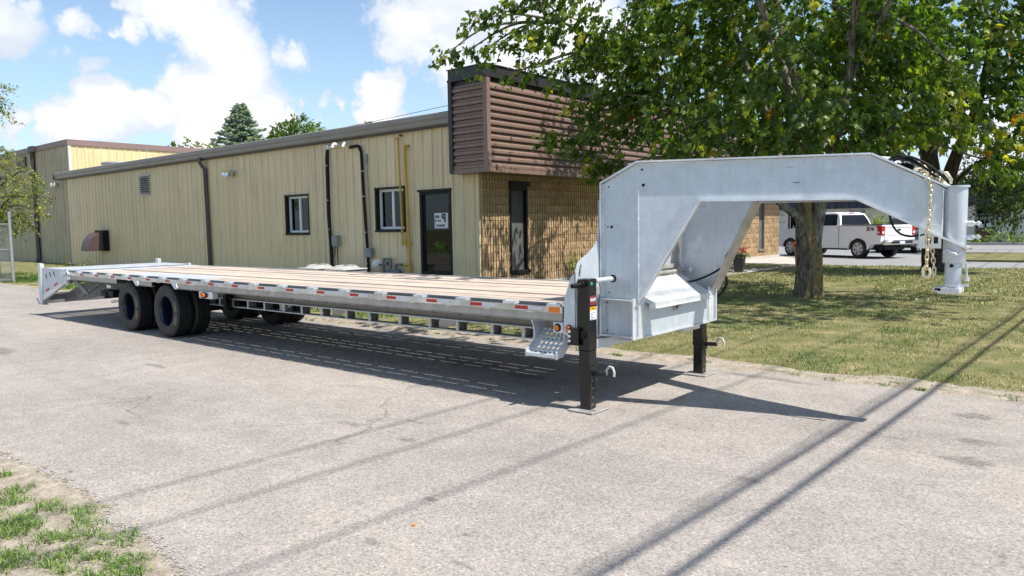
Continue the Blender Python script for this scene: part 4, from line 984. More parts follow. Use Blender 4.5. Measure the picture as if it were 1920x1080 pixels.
TYRE_R = .402
def tyre_mb():
    w = .125; pf = [(.222, -w*.80), (.235, -w*.93), (.28, -w*1.0), (.33, -w*1.0), (.375, -w*.96), (.396, -w*.82)]
    for g in (-.62, -.28, .0, .28, .62):
        pf += [(TYRE_R, w*g-.018), (TYRE_R, w*g-.005) if False else (TYRE_R, w*g-.006), (TYRE_R-.011, w*g-.004), (TYRE_R-.011, w*g+.004), (TYRE_R, w*g+.006)]
    pf += [(.396, w*.82), (.375, w*.96), (.33, w), (.28, w), (.235, w*.93), (.222, w*.80)]
    mb = MB(); mb.lathe(pf, 48, lambda a, b, h: (a, h, b))
    n_ = len(pf)-1
    for i in range(n_):
        if i < 5 or i >= n_-5: mb.m[i*48:(i+1)*48] = [1]*48
    return mb
def rim_mb(deep):   # outer face towards -y
    s = 1 if deep else -1
    pf = [(.234, -.112), (.228, -.118), (.222, -.112), (.215, -.08), (.205, -.05), (.198, .02), (.196, .14), (.18, .165), (.14, .165), (.10, .14), (.06, .135), (.0, .135)]
    if not deep: pf = [(.232, -.112), (.222, -.116), (.21, -.10), (.20, -.06), (.17, -.10), (.10, -.11), (.0, -.11)]
    mb = MB(); mb.lathe(pf, 40, lambda a, b, h: (a, h, b)); return mb
TY = tyre_mb().mesh('tyre', ['rubber', 'sidewall'], 35); RD = rim_mb(True).mesh('wheel', 'rimblue', 35); RS = rim_mb(False).mesh('wheel', 'rimblue', 35)
mbh = MB()
for k in range(8):
    a = 2*math.pi*k/8; mbh.tube([(.115*math.cos(a), .075, .115*math.sin(a)), (.115*math.cos(a), .118, .115*math.sin(a))], .014, 6)
mbh.lathe([(.075, .12), (.075, .0), (.06, -.02), (.0, -.02)], 16, lambda a, b, h: (a, h, b))
HB = mbh.mesh('hub', 'blackmatt', 40)
# worn label bands on the outer side walls
mbl = MB()
for a0, a1 in ((-.60, -.12), (.0, .50)):
    n = 7; vs = []
    for i in range(n+1):
        a = a0+(a1-a0)*i/n
        for r_ in (.30, .372): vs.append((r_*math.cos(a), -.1265 if r_ < .35 else -.1235, r_*math.sin(a)))
    mbl.add(vs, [(2*i, 2*i+1, 2*i+3, 2*i+2) for i in range(n)])
LBm = mbl.mesh('sidewall_band', 'rubdirt')
for xc in (-12.62, -11.31):
    for yy, deep, sg in ((YN+.145, True, 1), (YN+.43, False, 1), (2*YC-YN-.43, False, -1), (2*YC-YN-.145, True, -1)):
        w = inst('wheel', RD if deep else RS, tr, Vector((xc, yy, TYRE_R-.002))-tr.location, rot=(0, 0, 0 if sg == 1 else math.pi))
        inst('tyre', TY, w, (0, 0, 0), rot=(0, random.uniform(0, 3), 0))
        if deep and sg == 1: inst('sidewall_band', LBm, w, (0, 0, 0))
# side marker box behind the wheels
mb = MB(); mb.bbox(-10.23, -9.86, YN+.01, YN+.10, .655, .755, .008); lb = part('marker_bracket', mb, 'galv_bright', tr)
mb = MB(); mb.lathe([(.075, 0), (.075, -.018), (.06, -.022), (.0, -.022)], 16, lambda a, b, h: (-10.07+a*1.25, YN+.008+h, .705+b*.58)); part('lamp_rim', mb, 'blackmatt', lb)
mb = MB(); mb.lathe([(.055, -.022), (.045, -.034), (.0, -.036)], 16, lambda a, b, h: (-10.07+a*1.25, YN+.008+h, .705+b*.58)); part('marker_lamp', mb, 'amber', lb, 40)

# folding rear ramp / dovetail
for side in (1, -1):
    f = (lambda y: y) if side == 1 else (lambda y: 2*YC-y)
    def P(mb, poly, y0, y1): a, b = f(y0), f(y1); mb.py(poly, min(a, b), max(a, b))
    mb = MB(); P(mb, [(-16.42, .945), (-15.20, .935), (-15.05, .86), (-15.05, .77), (-15.20, .72), (-16.33, .42), (-16.42, .42)], YN+.02, YN+.032); sp = part('ramp_side', mb, 'galv', tr)
    mb = MB(); P(mb, [(-16.42, .42), (-15.25, .70), (-15.05, .775), (-15.05, .755), (-15.30, .655), (-16.42, .30)], YN+.0, YN+.06); part('ramp_rail', mb, 'galv_bright', tr)
    mb = MB(); P(mb, [(-16.58, .235), (-16.42, .235), (-16.42, 1.02), (-16.54, 1.03)], YN-.01, YN+.06); part('ramp_post', mb, 'galv_bright', tr)
    mb = MB(); P(mb, [(-16.66, .225), (-16.30, .225), (-16.30, .237), (-16.66, .237)], YN-.02, YN+.08); mb.tube([(-16.62, f(YN+.01), .23), (-16.70, f(YN+.0), .29), (-16.74, f(YN), .33)], .012, 5); part('ramp_shoe', mb, 'galv_dull', tr)
    mb = MB(); P(mb, [(-15.16, .66), (-15.09, .66), (-15.09, .955), (-15.16, .955)], YN-.01, YN+.03); P(mb, [(-15.40, .82), (-15.22, .82), (-15.22, .89), (-15.40, .89)], YN-.008, YN+.02); part('hinge', mb, 'galv_bright', tr)
    if side == 1:
        mb = MB(); mb.lathe([(.05, 0), (.05, -.03), (.03, -.03), (.03, 0)], 12, lambda a, b, h: (-15.02+a*1.1, YN+h, .86+b)); part('hinge_ring', mb, 'galv_bright', tr)
        for x, z in ((-16.2, .50), (-15.75, .62)):
            mb = MB(); mb.py([(x-.07, z-.02), (x+.10, z+.03), (x+.10, z+.07), (x-.07, z+.02)], YN+.014, YN+.019); part('red_tape', mb, 'red', tr)
        for x, z in ((-16.22, .80), (-16.0, .84), (-15.8, .86)):
            mb = MB(); mb.py([(x-.02, z+.03), (x+.0, z+.03), (x+.04, z-.06), (x+.02, z-.06)], YN+.013, YN+.019); part('ramp_slot', mb, 'blackmatt', tr)
for x in [-16.38+.105*k for k in range(12)]:
    mb = MB(); mb.box(x, x+.055, YN+.035, YFAR-.035, .925, .94); part('ramp_slat', mb, 'galv_bright', tr)
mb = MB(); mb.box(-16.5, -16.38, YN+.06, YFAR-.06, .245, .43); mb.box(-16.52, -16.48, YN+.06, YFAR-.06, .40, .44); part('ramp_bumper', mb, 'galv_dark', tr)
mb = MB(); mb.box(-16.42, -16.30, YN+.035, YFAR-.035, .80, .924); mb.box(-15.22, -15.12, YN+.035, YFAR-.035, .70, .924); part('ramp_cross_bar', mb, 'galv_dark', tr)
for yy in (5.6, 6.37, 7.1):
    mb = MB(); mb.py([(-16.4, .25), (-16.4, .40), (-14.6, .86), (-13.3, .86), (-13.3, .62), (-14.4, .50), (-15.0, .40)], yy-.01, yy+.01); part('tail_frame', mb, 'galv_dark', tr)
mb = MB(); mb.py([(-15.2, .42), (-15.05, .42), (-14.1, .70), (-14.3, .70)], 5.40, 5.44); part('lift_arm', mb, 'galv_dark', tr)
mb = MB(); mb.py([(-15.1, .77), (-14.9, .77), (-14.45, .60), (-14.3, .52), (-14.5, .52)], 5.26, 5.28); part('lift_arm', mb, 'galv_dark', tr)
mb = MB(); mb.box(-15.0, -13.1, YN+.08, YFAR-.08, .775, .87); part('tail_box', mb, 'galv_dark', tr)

# --- neck: columns, sloping side beams, coupler
def neck(side):
    f = (lambda y: y) if side == 1 else (lambda y: 2*YC-y)
    A = Vector((-3.30, f(5.60))); Bp = Vector((-1.12, f(6.29))); L_ = Bp-A; ln = L_.length; d = L_/ln; nrm = Vector((-d.y, d.x))*(1 if side == 1 else -1)
    fx = lambda X: (X+3.30)/2.18*ln
    def W(mb, poly, a, b, mi=0): mb.prism([(fx(X), z) for X, z in poly], a, b, lambda u, v, w: (A.x+d.x*u+nrm.x*w, A.y+d.y*u+nrm.y*w, v), mi)
    mb = MB()
    W(mb, [(-3.30, .935), (-2.81, 1.795), (-1.69, 1.775), (-1.13, 1.475), (-1.13, 1.83), (-1.60, 2.095), (-3.30, 2.12)], 0, .012)
    part('neck_web', mb, 'galv', tr)
    def fl(mb, path, t, wi=-.035, wo=.085):
        for (xa, za), (xb, zb) in zip(path[:-1], path[1:]):
            dx, dz = fx(xb)-fx(xa), zb-za; l = math.hypot(dx, dz); ox, oz = -dz/l*t, dx/l*t
            mb.prism([(fx(xa), za), (fx(xb), zb), (fx(xb)+ox, zb+oz), (fx(xa)+ox, za+oz)], wi, wo, lambda u, v, w: (A.x+d.x*u+nrm.x*w, A.y+d.y*u+nrm.y*w, v))
    mb = MB(); fl(mb, [(-3.31, 2.12), (-1.60, 2.096), (-1.12, 1.832)], .014); part('top_flange', mb, 'galv_bright', tr)
    mb = MB(); fl(mb, [(-3.30, .935), (-2.81, 1.793)], -.014, -.03, .09); fl(mb, [(-2.81, 1.793), (-1.69, 1.773), (-.97, 1.385)], -.014, -.035, .085); part('bottom_flange', mb, 'galv_bright' if side == 1 else 'galv_dull', tr)
    mb = MB()
    for (X, z, dx, dz) in ((-3.27, 2.06, .014, .014), (-3.26, 1.93, .02, .02), (-2.1, 1.905, .04, .004), (-2.15, 2.03, .05, .002)): W(mb, [(X+dx*.7*math.cos(k*math.pi/4), z+dz*.7*math.sin(k*math.pi/4)) for k in range(8)], -.0015, .0)
    if side == 1: part('drain_hole', mb, 'blackmatt', tr)
    # column
    yc = f(5.60); a, b = sorted((yc, f(5.612)))
    mb = MB(); mb.py([(-3.66, .63), (-3.302, .63), (-3.302, 2.12), (-3.66, 1.955)], a, b); part('column_web', mb, 'galv', tr)
    a, b = sorted((f(5.565), f(5.68)))
    mb = MB(); mb.box(-3.672, -3.660, a, b, .63, 1.955); mb.py([(-3.672, 1.956), (-3.30, 2.122), (-3.30, 2.136), (-3.672, 1.972)], a, b); part('column_flange', mb, 'galv_bright', tr)
    a, b = sorted((f(5.535), f(5.60)))
    mb = MB(); mb.box(-3.66, -3.335, a, b, .935, .947); mb.box(-3.66, -3.335, a, b, .618, .630); mb.box(-3.66, -3.650, a, b, .631, .934); part('box_flange', mb, 'galv_bright', tr)
    a, b = sorted((f(5.54), f(5.73)))
    mb = MB(); mb.box(-3.335, -3.323, a, b, .60, .96); part('corner_post', mb, 'galv_bright', tr)
    mb = MB(); a, b = sorted((f(5.5985), f(5.5995)))
    for (X, z, r_) in ((-3.60, 1.93, .008), (-3.61, 1.58, .008), (-3.57, 1.58, .014), (-3.62, .66, .008), (-3.36, .66, .008), (-3.62, .91, .008), (-3.60, 1.0, .008)):
        mb.py([(X+r_*math.cos(k*math.pi/4), z+r_*math.sin(k*math.pi/4)) for k in range(8)], a, b)
    if side == 1: part('drain_hole', mb, 'blackmatt', tr)
    # wing plate between the leg and the column, facing forward
    wp = [(5.20, .612), (5.60, .60), (5.60, 1.96), (5.590, 1.85), (5.585, 1.66), (5.57, 1.55), (5.54, 1.47), (5.49, 1.41), (5.38, 1.345), (5.30, 1.315), (5.23, 1.27), (5.20, 1.20), (5.2, 1.12), (5.238, 1.15), (5.258, 1.235), (5.272, 1.262), (5.285, 1.268), (5.292, 1.258), (5.290, 1.235), (5.268, 1.150), (5.252, 1.138), (5.238, 1.1495), (5.2, 1.1195)]
    yz = [(f(p), q) for p, q in wp]
    mb = MB(); mb.px(yz, -3.690, -3.680); part('wing_plate', mb, 'galv', tr)
    a, b = sorted((f(5.200), f(5.208)))
    mb = MB(); mb.py([(-3.815, .665), (-3.682, .612), (-3.682, 1.20), (-3.73, 1.16), (-3.80, .97)], a, b); part('wing_side', mb, 'galv', tr)
    mb = MB(); a, b = sorted((f(5.22), f(5.60))); mb.box(-3.679, -3.672, a, b, .985, 1.055); part('wing_bar', mb, 'galv_dull', tr)
    # clearance lamps
    if side == 1:
        mb = MB(); mb.bbox(-3.925, -3.822, YN-.004, YN+.03, .665, .758, .006); part('lamp_bracket', mb, 'galv_bright', tr)
        for xc, zc, yy in ((-3.874, .712, YN-.004), (-3.752, .708, YN+.0)):
            mb = MB(); mb.lathe([(.036, .004), (.037, -.008), (.028, -.014), (.0, -.014)], 20, lambda p, q, h: (xc+p, yy+h, zc+q)); g = part('lamp_grommet', mb, 'blackmatt', tr, 40)
            mb = MB(); mb.lathe([(.026, -.014), (.022, -.024), (.010, -.028), (.0, -.028)], 20, lambda p, q, h: (xc+p, yy+h, zc+q)); part('marker_lamp', mb, 'amber', g, 40)
neck(1); neck(-1)
# top plates and nose
def nl(X, off=0.): t = (X+3.30)/2.18; return 5.60+.69*t+off
mb = MB()
for x0, z0, x1, z1 in ((-1.98, 2.085, -1.60, 2.082), (-1.60, 2.082, -1.12, 1.818)):
    mb.add([(x0, nl(x0, .02), z0), (x1, nl(x1, .02), z1), (x1, 2*YC-nl(x1, .02), z1), (x0, 2*YC-nl(x0, .02), z0), (x0, nl(x0, .02), z0-.01), (x1, nl(x1, .02), z1-.01), (x1, 2*YC-nl(x1, .02), z1-.01), (x0, 2*YC-nl(x0, .02), z0-.01)], [(0, 1, 2, 3), (7, 6, 5, 4), (0, 4, 5, 1), (2, 6, 7, 3), (0, 3, 7, 4), (1, 5, 6, 2)])
part('nose_plate', mb, 'galv_bright', tr)
mb = MB(); mb.add([(-1.45, 6.27, 2.012), (-1.30, 6.30, 1.93), (-1.30, 6.45, 1.93), (-1.45, 6.45, 2.012)], [(0, 1, 2, 3)]); part('nose_opening', mb, 'blackmatt', tr)
mb = MB(); mb.box(-3.67, -3.63, 5.615, 7.125, 1.90, 1.96); mb.add([(-3.66, 5.615, 1.955), (-3.30, 5.615, 2.10), (-3.30, 7.125, 2.10), (-3.66, 7.125, 1.955)], [(0, 1, 2, 3)]); part('head_plate', mb, 'galv', tr)
def cyl(mb, X, Y, prof, seg=24): mb.lathe(prof, seg, lambda p, q, h: (X+p, Y+q, h))
PX, PY = -1.065, 6.37
mb = MB(); cyl(mb, PX, PY, [(0, 1.845), (.088, 1.845), (.088, 1.832), (.076, 1.832), (.076, 1.285), (.072, 1.275), (.0, 1.275)]); part('coupler_tube', mb, 'galv', tr, 35)
mb = MB(); cyl(mb, PX-.004, PY, [(.0, 1.29), (.056, 1.29), (.056, 1.10), (.0, 1.10)]); part('inner_tube', mb, 'galv', tr, 35)
mb = MB(); mb.bbox(-1.165, -1.005, 6.30, 6.44, 1.045, 1.098, .012); cyl(mb, PX-.004, PY, [(.0, 1.115), (.064, 1.115), (.064, 1.099), (0, 1.099)]); mb.bbox(-1.19, -1.13, 6.30, 6.34, 1.06, 1.095, .006); cp = part('ball_coupler', mb, 'galv_bright', tr)
mb = MB(); mb.py([(-1.16, 1.245), (-1.165, 1.255), (-1.155, 1.26)], 6.29, 6.292) if False else mb.tube([(-1.175, 6.298, 1.078), (-1.150, 6.298, 1.078)], .008, 6); part('coupler_slot', mb, 'blackmatt', cp)
mb = MB(); mb.tube([(-1.07, 6.296, 1.255), (-1.07, 6.31, 1.255)], .013, 10); part('height_hole', mb, 'blackmatt', tr)
mb = MB(); mb.tube([(-.985, 6.37, 1.27), (-.98, 6.37, 1.16)], .008, 6); mb.tube([(-.98, 6.37, 1.17), (-.98, 6.37, 1.14)], .017, 8); mb.box(-1.02, -.97, 6.36, 6.38, 1.10, 1.12); part('latch_rod', mb, 'galv_bright', tr)
for z in (1.465, 1.565):
    mb = MB(); mb.tube([(-.995, 6.37, z), (-.945, 6.37, z)], .020, 6); mb.tube([(-.945, 6.37, z), (-.900, 6.37, z)], .010, 6); mb.tube([(-.925, 6.37, z), (-.910, 6.37, z)], .017, 6); part('set_screw', mb, 'galv_bright', tr)
mb = MB(); mb.tube([(PX-.06+.12*k/10, 6.29-.006*math.sin(k*math.pi/10), 1.355+.02*math.sin(2*math.pi*k/10)) for k in range(11)], .006, 5); mb.tube([(-1.09, 6.286, 1.36), (-1.04, 6.286, 1.34)], .012, 6); part('lock_pin', mb, 'galv_bright', tr)
# safety chain plate with its openings
mb = MB(); x0, x1, z0, z1, yy = -1.285, -1.135, 1.385, 1.56, 6.262
for a, b, c, d in ((x0, x1, z0, z0+.035), (x0, x0+.045, z0+.035, z0+.085), (x0+.085, x0+.10, z0+.035, z0+.085), (x1-.02, x1, z0+.035, z0+.085), (x0, x1, z0+.085, z1)): mb.box(a, b, yy, yy+.012, c, d)
part('chain_plate', mb, 'galv_bright', tr)
mb = MB(); mb.tube([(-1.275, yy-.002, 1.48), (-1.245, yy-.002, 1.49)], .006, 5); part('chain_plate_mark', mb, 'blackmatt', tr)
# tool box between the columns
mb = MB(); mb.box(-3.342, -3.330, 5.735, 7.005, .612, .93); mb.box(-3.66, -3.344, 5.735, 7.005, .612, .624); tb = part('tool_box', mb, 'galv', tr)
mb = MB(); mb.box(-3.36, -3.318, 5.735, 7.005, .598, .610); part('box_edge', mb, 'galv_bright', tb)
mb = MB(); mb.add([(-3.285, 5.76, .905), (-3.285, 6.985, .905), (-3.62, 6.985, 1.085), (-3.62, 5.76, 1.085), (-3.285, 5.76, .895), (-3.285, 6.985, .895), (-3.62, 6.985, 1.07), (-3.62, 5.76, 1.07)], [(0, 1, 2, 3), (7, 6, 5, 4), (0, 4, 5, 1), (1, 5, 6, 2), (2, 6, 7, 3), (3, 7, 4, 0)])
mb.box(-3.290, -3.280, 5.76, 6.985, .855, .904); mb.box(-3.282, -3.265, 5.76, 6.985, .850, .858); ld = part('tool_box_lid', mb, 'galv_bright', tr)
mb = MB(); mb.bbox(-3.330, -3.318, 6.27, 6.36, .79, .862, .004); mb.box(-3.318, -3.308, 6.285, 6.34, .80, .855); mb.tube([(-3.305, 6.375, .835), (-3.32, 6.375, .835)], .012, 8); lt = part('latch', mb, 'galv_dull', tb)
mb = MB(); mb.box(-3.308, -3.304, 6.30, 6.325, .812, .845); part('latch_slot', mb, 'blackmatt', lt)
mb = MB(); mb.py([(-3.66, .93), (-3.34, .93), (-3.62, 1.08), (-3.66, 1.10)], 5.745, 5.757); mb.py([(-3.66, .93), (-3.34, .93), (-3.62, 1.08), (-3.66, 1.10)], 6.99, 7.0); part('box_end', mb, 'galv', tb)
# perforated bulkhead and tubes behind the box
mb = MB(); perforated(mb, (-3.72, 5.62, 1.44), (0, 1, 0), (0, 0, 1), 16, 4, .095, .036, .008); mb.box(-3.728, -3.72, 5.63, 7.13, 1.10, 1.438); part('bulkhead', mb, 'galv_bright', tr)
mb = MB(); mb.tube([(-3.64, 5.66, 1.115), (-3.64, 7.08, 1.115)], .020, 10); mb.box(-3.70, -3.67, 5.63, 7.11, 1.15, 1.19); part('cross_tube', mb, 'galv_dull', tr, 40)
for y0, y1 in ((5.32, 5.66), (7.08, 7.42)):
    mb = MB(); mb.tube([(-3.56, y0, 1.125), (-3.56, y1, 1.125)], .022, 12); part('crank_shaft', mb, 'galv_bright', tr, 40)
mb = MB(); mb.lathe([(.034, 0), (.034, -.003), (.0, -.003)], 14, lambda a, b, h: (-3.56+a, 5.598+h, 1.125+b)); part('shaft_hole', mb, 'blackmatt', tr)
# frame rails under the neck
mb = MB(); mb.box(-4.35, -3.45, 5.74, 5.79, .56, .615); mb.add([(-3.69, 5.42, .50), (-3.69, 5.42, .59), (-3.45, 6.2, .59), (-3.45, 6.2, .56)], [(0, 1, 2, 3)]); mb.box(-3.80, -3.70, 5.42, 6.6, .495, .505); mb.box(-3.80, -3.79, 5.42, 6.6, .505, .59); part('front_cross_rail', mb, 'galv', tr)
mb = MB(); mb.bbox(-3.42, -3.36, 6.55, 6.90, .55, .60, .005); part('lock_tab', mb, 'galv_bright', tr)

# landing legs
def leg(y0, near):
    x0, w = -3.700, .118
    if near: x0 = -3.672
    else: x0 = -3.60
    y1 = y0+w
    mb = MB(); mb.bbox(x0, x0+w, y0, y1, .53, 1.145, .006); mb.bbox(x0+.004, x0+w-.004, y0+.004, y1-.004, .32, .529, .004); mb.bbox(x0+.009, x0+w-.009, y0+.009, y1-.009, .02, .36, .004)
    lg = part('landing_leg', mb, 'black', tr)
    mb = MB(); mb.bbox(x0-.07, x0+w+.07, y0-.07, y1+.07, .003, .018, .004); part('foot_plate', mb, 'galv_dull', lg)
    mb = MB()
    for z in (.06, .12, .20, .27): mb.tube([(x0+w-.0095, (y0+y1)/2+.0, z), (x0+w-.0075, (y0+y1)/2, z)], .012, 8)
    mb.box(x0+w-.0092, x0+w-.0080, y0+.035, y0+.045, .04, .31)
    part('pin_hole', mb, 'rubdirt', lg)
    mb = MB(); mb.box(x0+w-.012, x0+w+.012, y0-.004, y1-.02, .28, .40); mb.tube([(x0+w+.01, y0+.05, .335), (x0+w+.14, y0+.05, .34)], .022, 10); part('pin_housing', mb, 'black', lg)
    mb = MB(); c = Vector((x0+w+.15, y0+.05, .36)); mb.tube([c+Vector((-.02, 0, -.03)), c+Vector((-.01, 0, .02)), c+Vector((.02, -.005, .05)), c+Vector((.055, -.01, .045)), c+Vector((.07, -.01, .01)), c+Vector((.068, -.01, -.03))], .011, 8); part('pin_hook', mb, 'straps', lg, 60)
    if near:
        mb = MB(); mb.tube([(x0+.05, y0+.0, 1.10), (x0+.035, y0-.13, 1.09)], .020, 10); mb.tube([(x0+.05, y0+.0, 1.10), (x0+.047, y0-.02, 1.10)], .032, 10); part('crank_stub', mb, 'blackmatt', lg, 40)
        mb = MB(); mb.lathe([(.014, 0), (.014, .002), (0, .002)], 12, lambda a, b, h: (x0+w+h, y0+.04+a, 1.105+b)); part('green_sticker', mb, 'greenlt', lg)
        xq = x0+w
        mb = MB(); mb.box(xq, xq+.0015, y0+.012, y1-.010, .92, 1.0); rd = part('brand_sticker', mb, 'decalred', lg)
        mb = MB(); mb.box(xq, xq+.0015, y0+.012, y1-.010, .875, .905); part('warning_sticker', mb, 'decalyel', lg)
        mb = MB(); mb.box(xq, xq+.0015, y0+.012, y1-.010, .795, .874); ws2 = part('instruction_sticker', mb, 'paper', lg)
        MZ = lambda y, z: Matrix.Translation((xq+.0022, y, z)) @ Matrix.Rotation(math.pi/2, 4, 'Z') @ Matrix.Rotation(math.pi/2, 4, 'X')
        text_mesh('lettering', 'RAM', .040, .0004, 'paper', lg, MZ((y0+y1)/2, .965), bold=.001)
        text_mesh('lettering', '! WARNING', .013, .0004, 'ink', lg, MZ((y0+y1)/2, .890), bold=.0004)
        mb = MB()
        for k in range(5): mb.box(xq+.0016, xq+.0020, y0+.022, y0+.022+random.uniform(.03, .07), .80+.013*k, .804+.013*k)
        part('fine_print', mb, 'ink', lg)
        # bolted bracket
        mb = MB(); mb.box(x0-.075, x0+.03, y0-.038, y0-.030, .585, .715); mb.box(x0-.08, x0+.035, y0-.045, y0+.02, .716, .726); mb.box(x0-.08, x0+.035, y0-.045, y0+.02, .575, .584); bk = part('leg_bracket', mb, 'black', lg)
        for z in (.61, .65, .69):
            mb = MB(); mb.tube([(x0-.055, y0-.040, z), (x0-.055, y0-.060, z)], .012, 6); part('bolt', mb, 'galv_bright', bk)
        mb = MB(); mb.lathe([(.036, 0), (.036, -.012), (.0, -.02)], 14, lambda a, b, h: (x0+.05+a, y0+h-.002, .665+b)); part('gear_cap', mb, 'blackmatt', lg, 40)
leg(5.215, True); leg(7.20, False)
# step under the front corner
for x0, x1 in ((-4.19, -4.175), (-3.855, -3.840)):
    mb = MB(); mb.px([(YN+.02, .755), (YN+.20, .755), (YN+.20, .60), (YN+.03, .455), (YN-.07, .44), (YN-.07, .50), (YN-.03, .52), (YN+.03, .56), (YN+.055, .62), (YN+.05, .69)], x0, x1)
    st = part('step_bracket', mb, 'galv', tr)
mb = MB(); U = Vector((1, 0, 0)); Wv = Vector((0, .22, .19)).normalized(); perforated(mb, (-4.172, YN-.05, .475), U, Wv, 6, 6, .0525, .0185, .006); part('step_tread', mb, 'galv', st)
mb = MB(); mb.box(-4.174, -3.856, YN-.072, YN-.052, .448, .478); part('step_lip', mb, 'galv_bright', st)

# weld beads along the plate joints
def bead(pts):
    mb = MB(); out = []
    for (p, q) in zip(pts[:-1], pts[1:]):
        p, q = Vector(p), Vector(q); m_ = max(2, int((q-p).length/.02))
        out += [p.lerp(q, k/m_)+Vector((random.uniform(-.0015, .0015), 0, random.uniform(-.0015, .0015))) for k in range(m_)]
    mb.tube(out, [.0045+random.uniform(-.0015, .002) for _ in out], 5); part('weld_bead', mb, 'galv_bright', tr)
bead([(-3.301, 5.597, .95), (-3.301, 5.597, 2.11)]); bead([(-3.655, 5.597, .95), (-3.655, 5.597, 1.95)]); bead([(-3.65, 5.597, .952), (-3.34, 5.597, .952)])
bead([(-3.648, 5.597, .634), (-3.648, 5.597, .93)]); bead([(-3.64, 5.597, .634), (-3.34, 5.597, .634)])
bead([(-1.135, nl(-1.135, -.004), 1.83), (-1.135, nl(-1.135, -.004), 1.49)]); bead([(-3.29, nl(-3.29, -.004), 2.112), (-1.62, nl(-1.62, -.004), 2.09), (-1.15, nl(-1.15, -.004), 1.84)])
# hoses, cables and chains
def curve(name, pts, r, m, label, cat, parent=None, seg=8, group=None):
    mb = MB(); n = len(pts); P_ = [Vector(p) for p in pts]; out = []
    for i in range(n-1):      # Catmull-Rom
        p0, p1, p2, p3 = P_[max(i-1, 0)], P_[i], P_[i+1], P_[min(i+2, n-1)]
        for k in range(7):
            t = k/7; out.append(.5*((2*p1)+(p2-p0)*t+(2*p0-5*p1+4*p2-p3)*t*t+(3*p1-p0-3*p2+p3)*t**3))
    out.append(P_[-1]); mb.tube(out, r, seg)
    if parent: return part(name, mb, m, parent, 60, label)
    return single(name, mb, m, label, cat, tuple(P_[0]), 60, group)
def nf(X, off=0.): return 2*YC-nl(X)+off
curve('brake_cable', [(-2.80, nf(-2.8, -.02), 1.80), (-2.88, nf(-2.88, -.03), 1.70), (-2.95, nf(-2.95, -.02), 1.56), (-3.05, nf(-3.05, -.04), 1.40), (-3.16, nf(-3.16, -.03), 1.28), (-3.20, nf(-3.2, -.05), 1.16), (-3.42, 6.95, 1.03), (-3.60, 6.75, 1.00)], .010, 'blackmatt', None, None, tr)
curve('side_hose', [(-3.38, 7.20, 1.15), (-3.30, 7.26, 1.10), (-3.25, 7.28, 1.0), (-3.30, 7.26, .88), (-3.42, 7.22, .80), (-3.5, 7.2, .76)], .016, 'blackmatt', None, None, tr)
curve('side_hose', [(-3.40, 7.22, 1.12), (-3.33, 7.24, 1.02), (-3.34, 7.24, .92), (-3.44, 7.2, .82)], .014, 'pvc', None, None, tr)
curve('hanging_cable', [(-1.50, 6.30, 1.70), (-1.49, 6.30, 1.60), (-1.44, 6.30, 1.51), (-1.36, 6.30, 1.475), (-1.28, 6.30, 1.49), (-1.21, 6.30, 1.56)], .008, 'blackmatt', None, None, tr)
mb = MB(); mb.lathe([(0, -.018), (.016, -.008), (.016, .008), (0, .018)], 10, lambda a, b, h: (-1.66+a, 6.20+b, 1.748+h)); part('plug', mb, 'pvc', tr, 60)
for k, (dx, h) in enumerate(((0, .0), (.03, .018), (-.03, .03))):
    curve('coiled_hose', [(-1.50+dx, 6.24, 2.055-.01*k), (-1.40+dx, 6.25, 2.055+h), (-1.28+dx, 6.28, 1.995+h), (-1.20+dx, 6.32, 1.92+h), (-1.18+dx, 6.42, 1.90), (-1.30+dx, 6.50, 1.96), (-1.45+dx, 6.42, 2.04)], .010, 'blackmatt', 'black coiled hose lying on the sloping nose of the gooseneck' if k == 0 else None, 'hose') if k == 0 else curve('coiled_hose', [(-1.50+dx, 6.24, 2.055-.01*k), (-1.40+dx, 6.25, 2.055+h), (-1.28+dx, 6.28, 1.995+h), (-1.20+dx, 6.32, 1.92+h), (-1.18+dx, 6.42, 1.90), (-1.30+dx, 6.50, 1.96), (-1.45+dx, 6.42, 2.04)], .009, 'blackmatt', None, None, tr)

def link_mesh():
    mb = MB(); pts = []; a, b = .0095, .019
    ring = []
    for k in range(14):
        t = 2*math.pi*k/14; x = a*math.cos(t); z = a*math.sin(t) + (b-a)*(1 if math.sin(t) > 0 else -1); ring.append(Vector((x, 0, z)))
    n = len(ring); base = []
    for i, p in enumerate(ring):
        t = (ring[(i+1) % n]-ring[i-1]).normalized(); q = Vector((0, 1, 0)); s_ = t.cross(q)
        base += [p+(q*math.cos(2*math.pi*k/6)+s_*math.sin(2*math.pi*k/6))*.0042 for k in range(6)]
    mb.add(base, [(i*6+k, i*6+(k+1) % 6, ((i+1) % n)*6+(k+1) % 6, ((i+1) % n)*6+k) for i in range(n) for k in range(6)])
    return mb.mesh('link', 'brass', 60)
LK = link_mesh()
def chain(label, pts, scale=1.25):
    t = thing('safety_chain', label, 'chain', pts[0], 'safety chains on the trailer nose')
    P_ = [Vector(p) for p in pts]; pitch = .029*scale; k = 0; i = 0; pos = P_[0].copy(); d0 = 0.
    lens = [(b-a).length for a, b in zip(P_[:-1], P_[1:])]; tot = sum(lens); s_ = 0.
    while s_ < tot:
        q = s_; j = 0
        while j < len(lens)-1 and q > lens[j]: q -= lens[j]; j += 1
        d = (P_[j+1]-P_[j]).normalized(); p = P_[j]+d*q
        o = inst('link', LK, t, p-P_[0]); o.rotation_mode = 'QUATERNION'
        o.rotation_quaternion = d.to_track_quat('Z', 'Y') @ Matrix.Rotation((math.pi/2 if k % 2 else 0)+.35+random.uniform(-.25, .25), 4, 'Z').to_quaternion(); o.scale = (scale,)*3
        k += 1; s_ += pitch
    return t
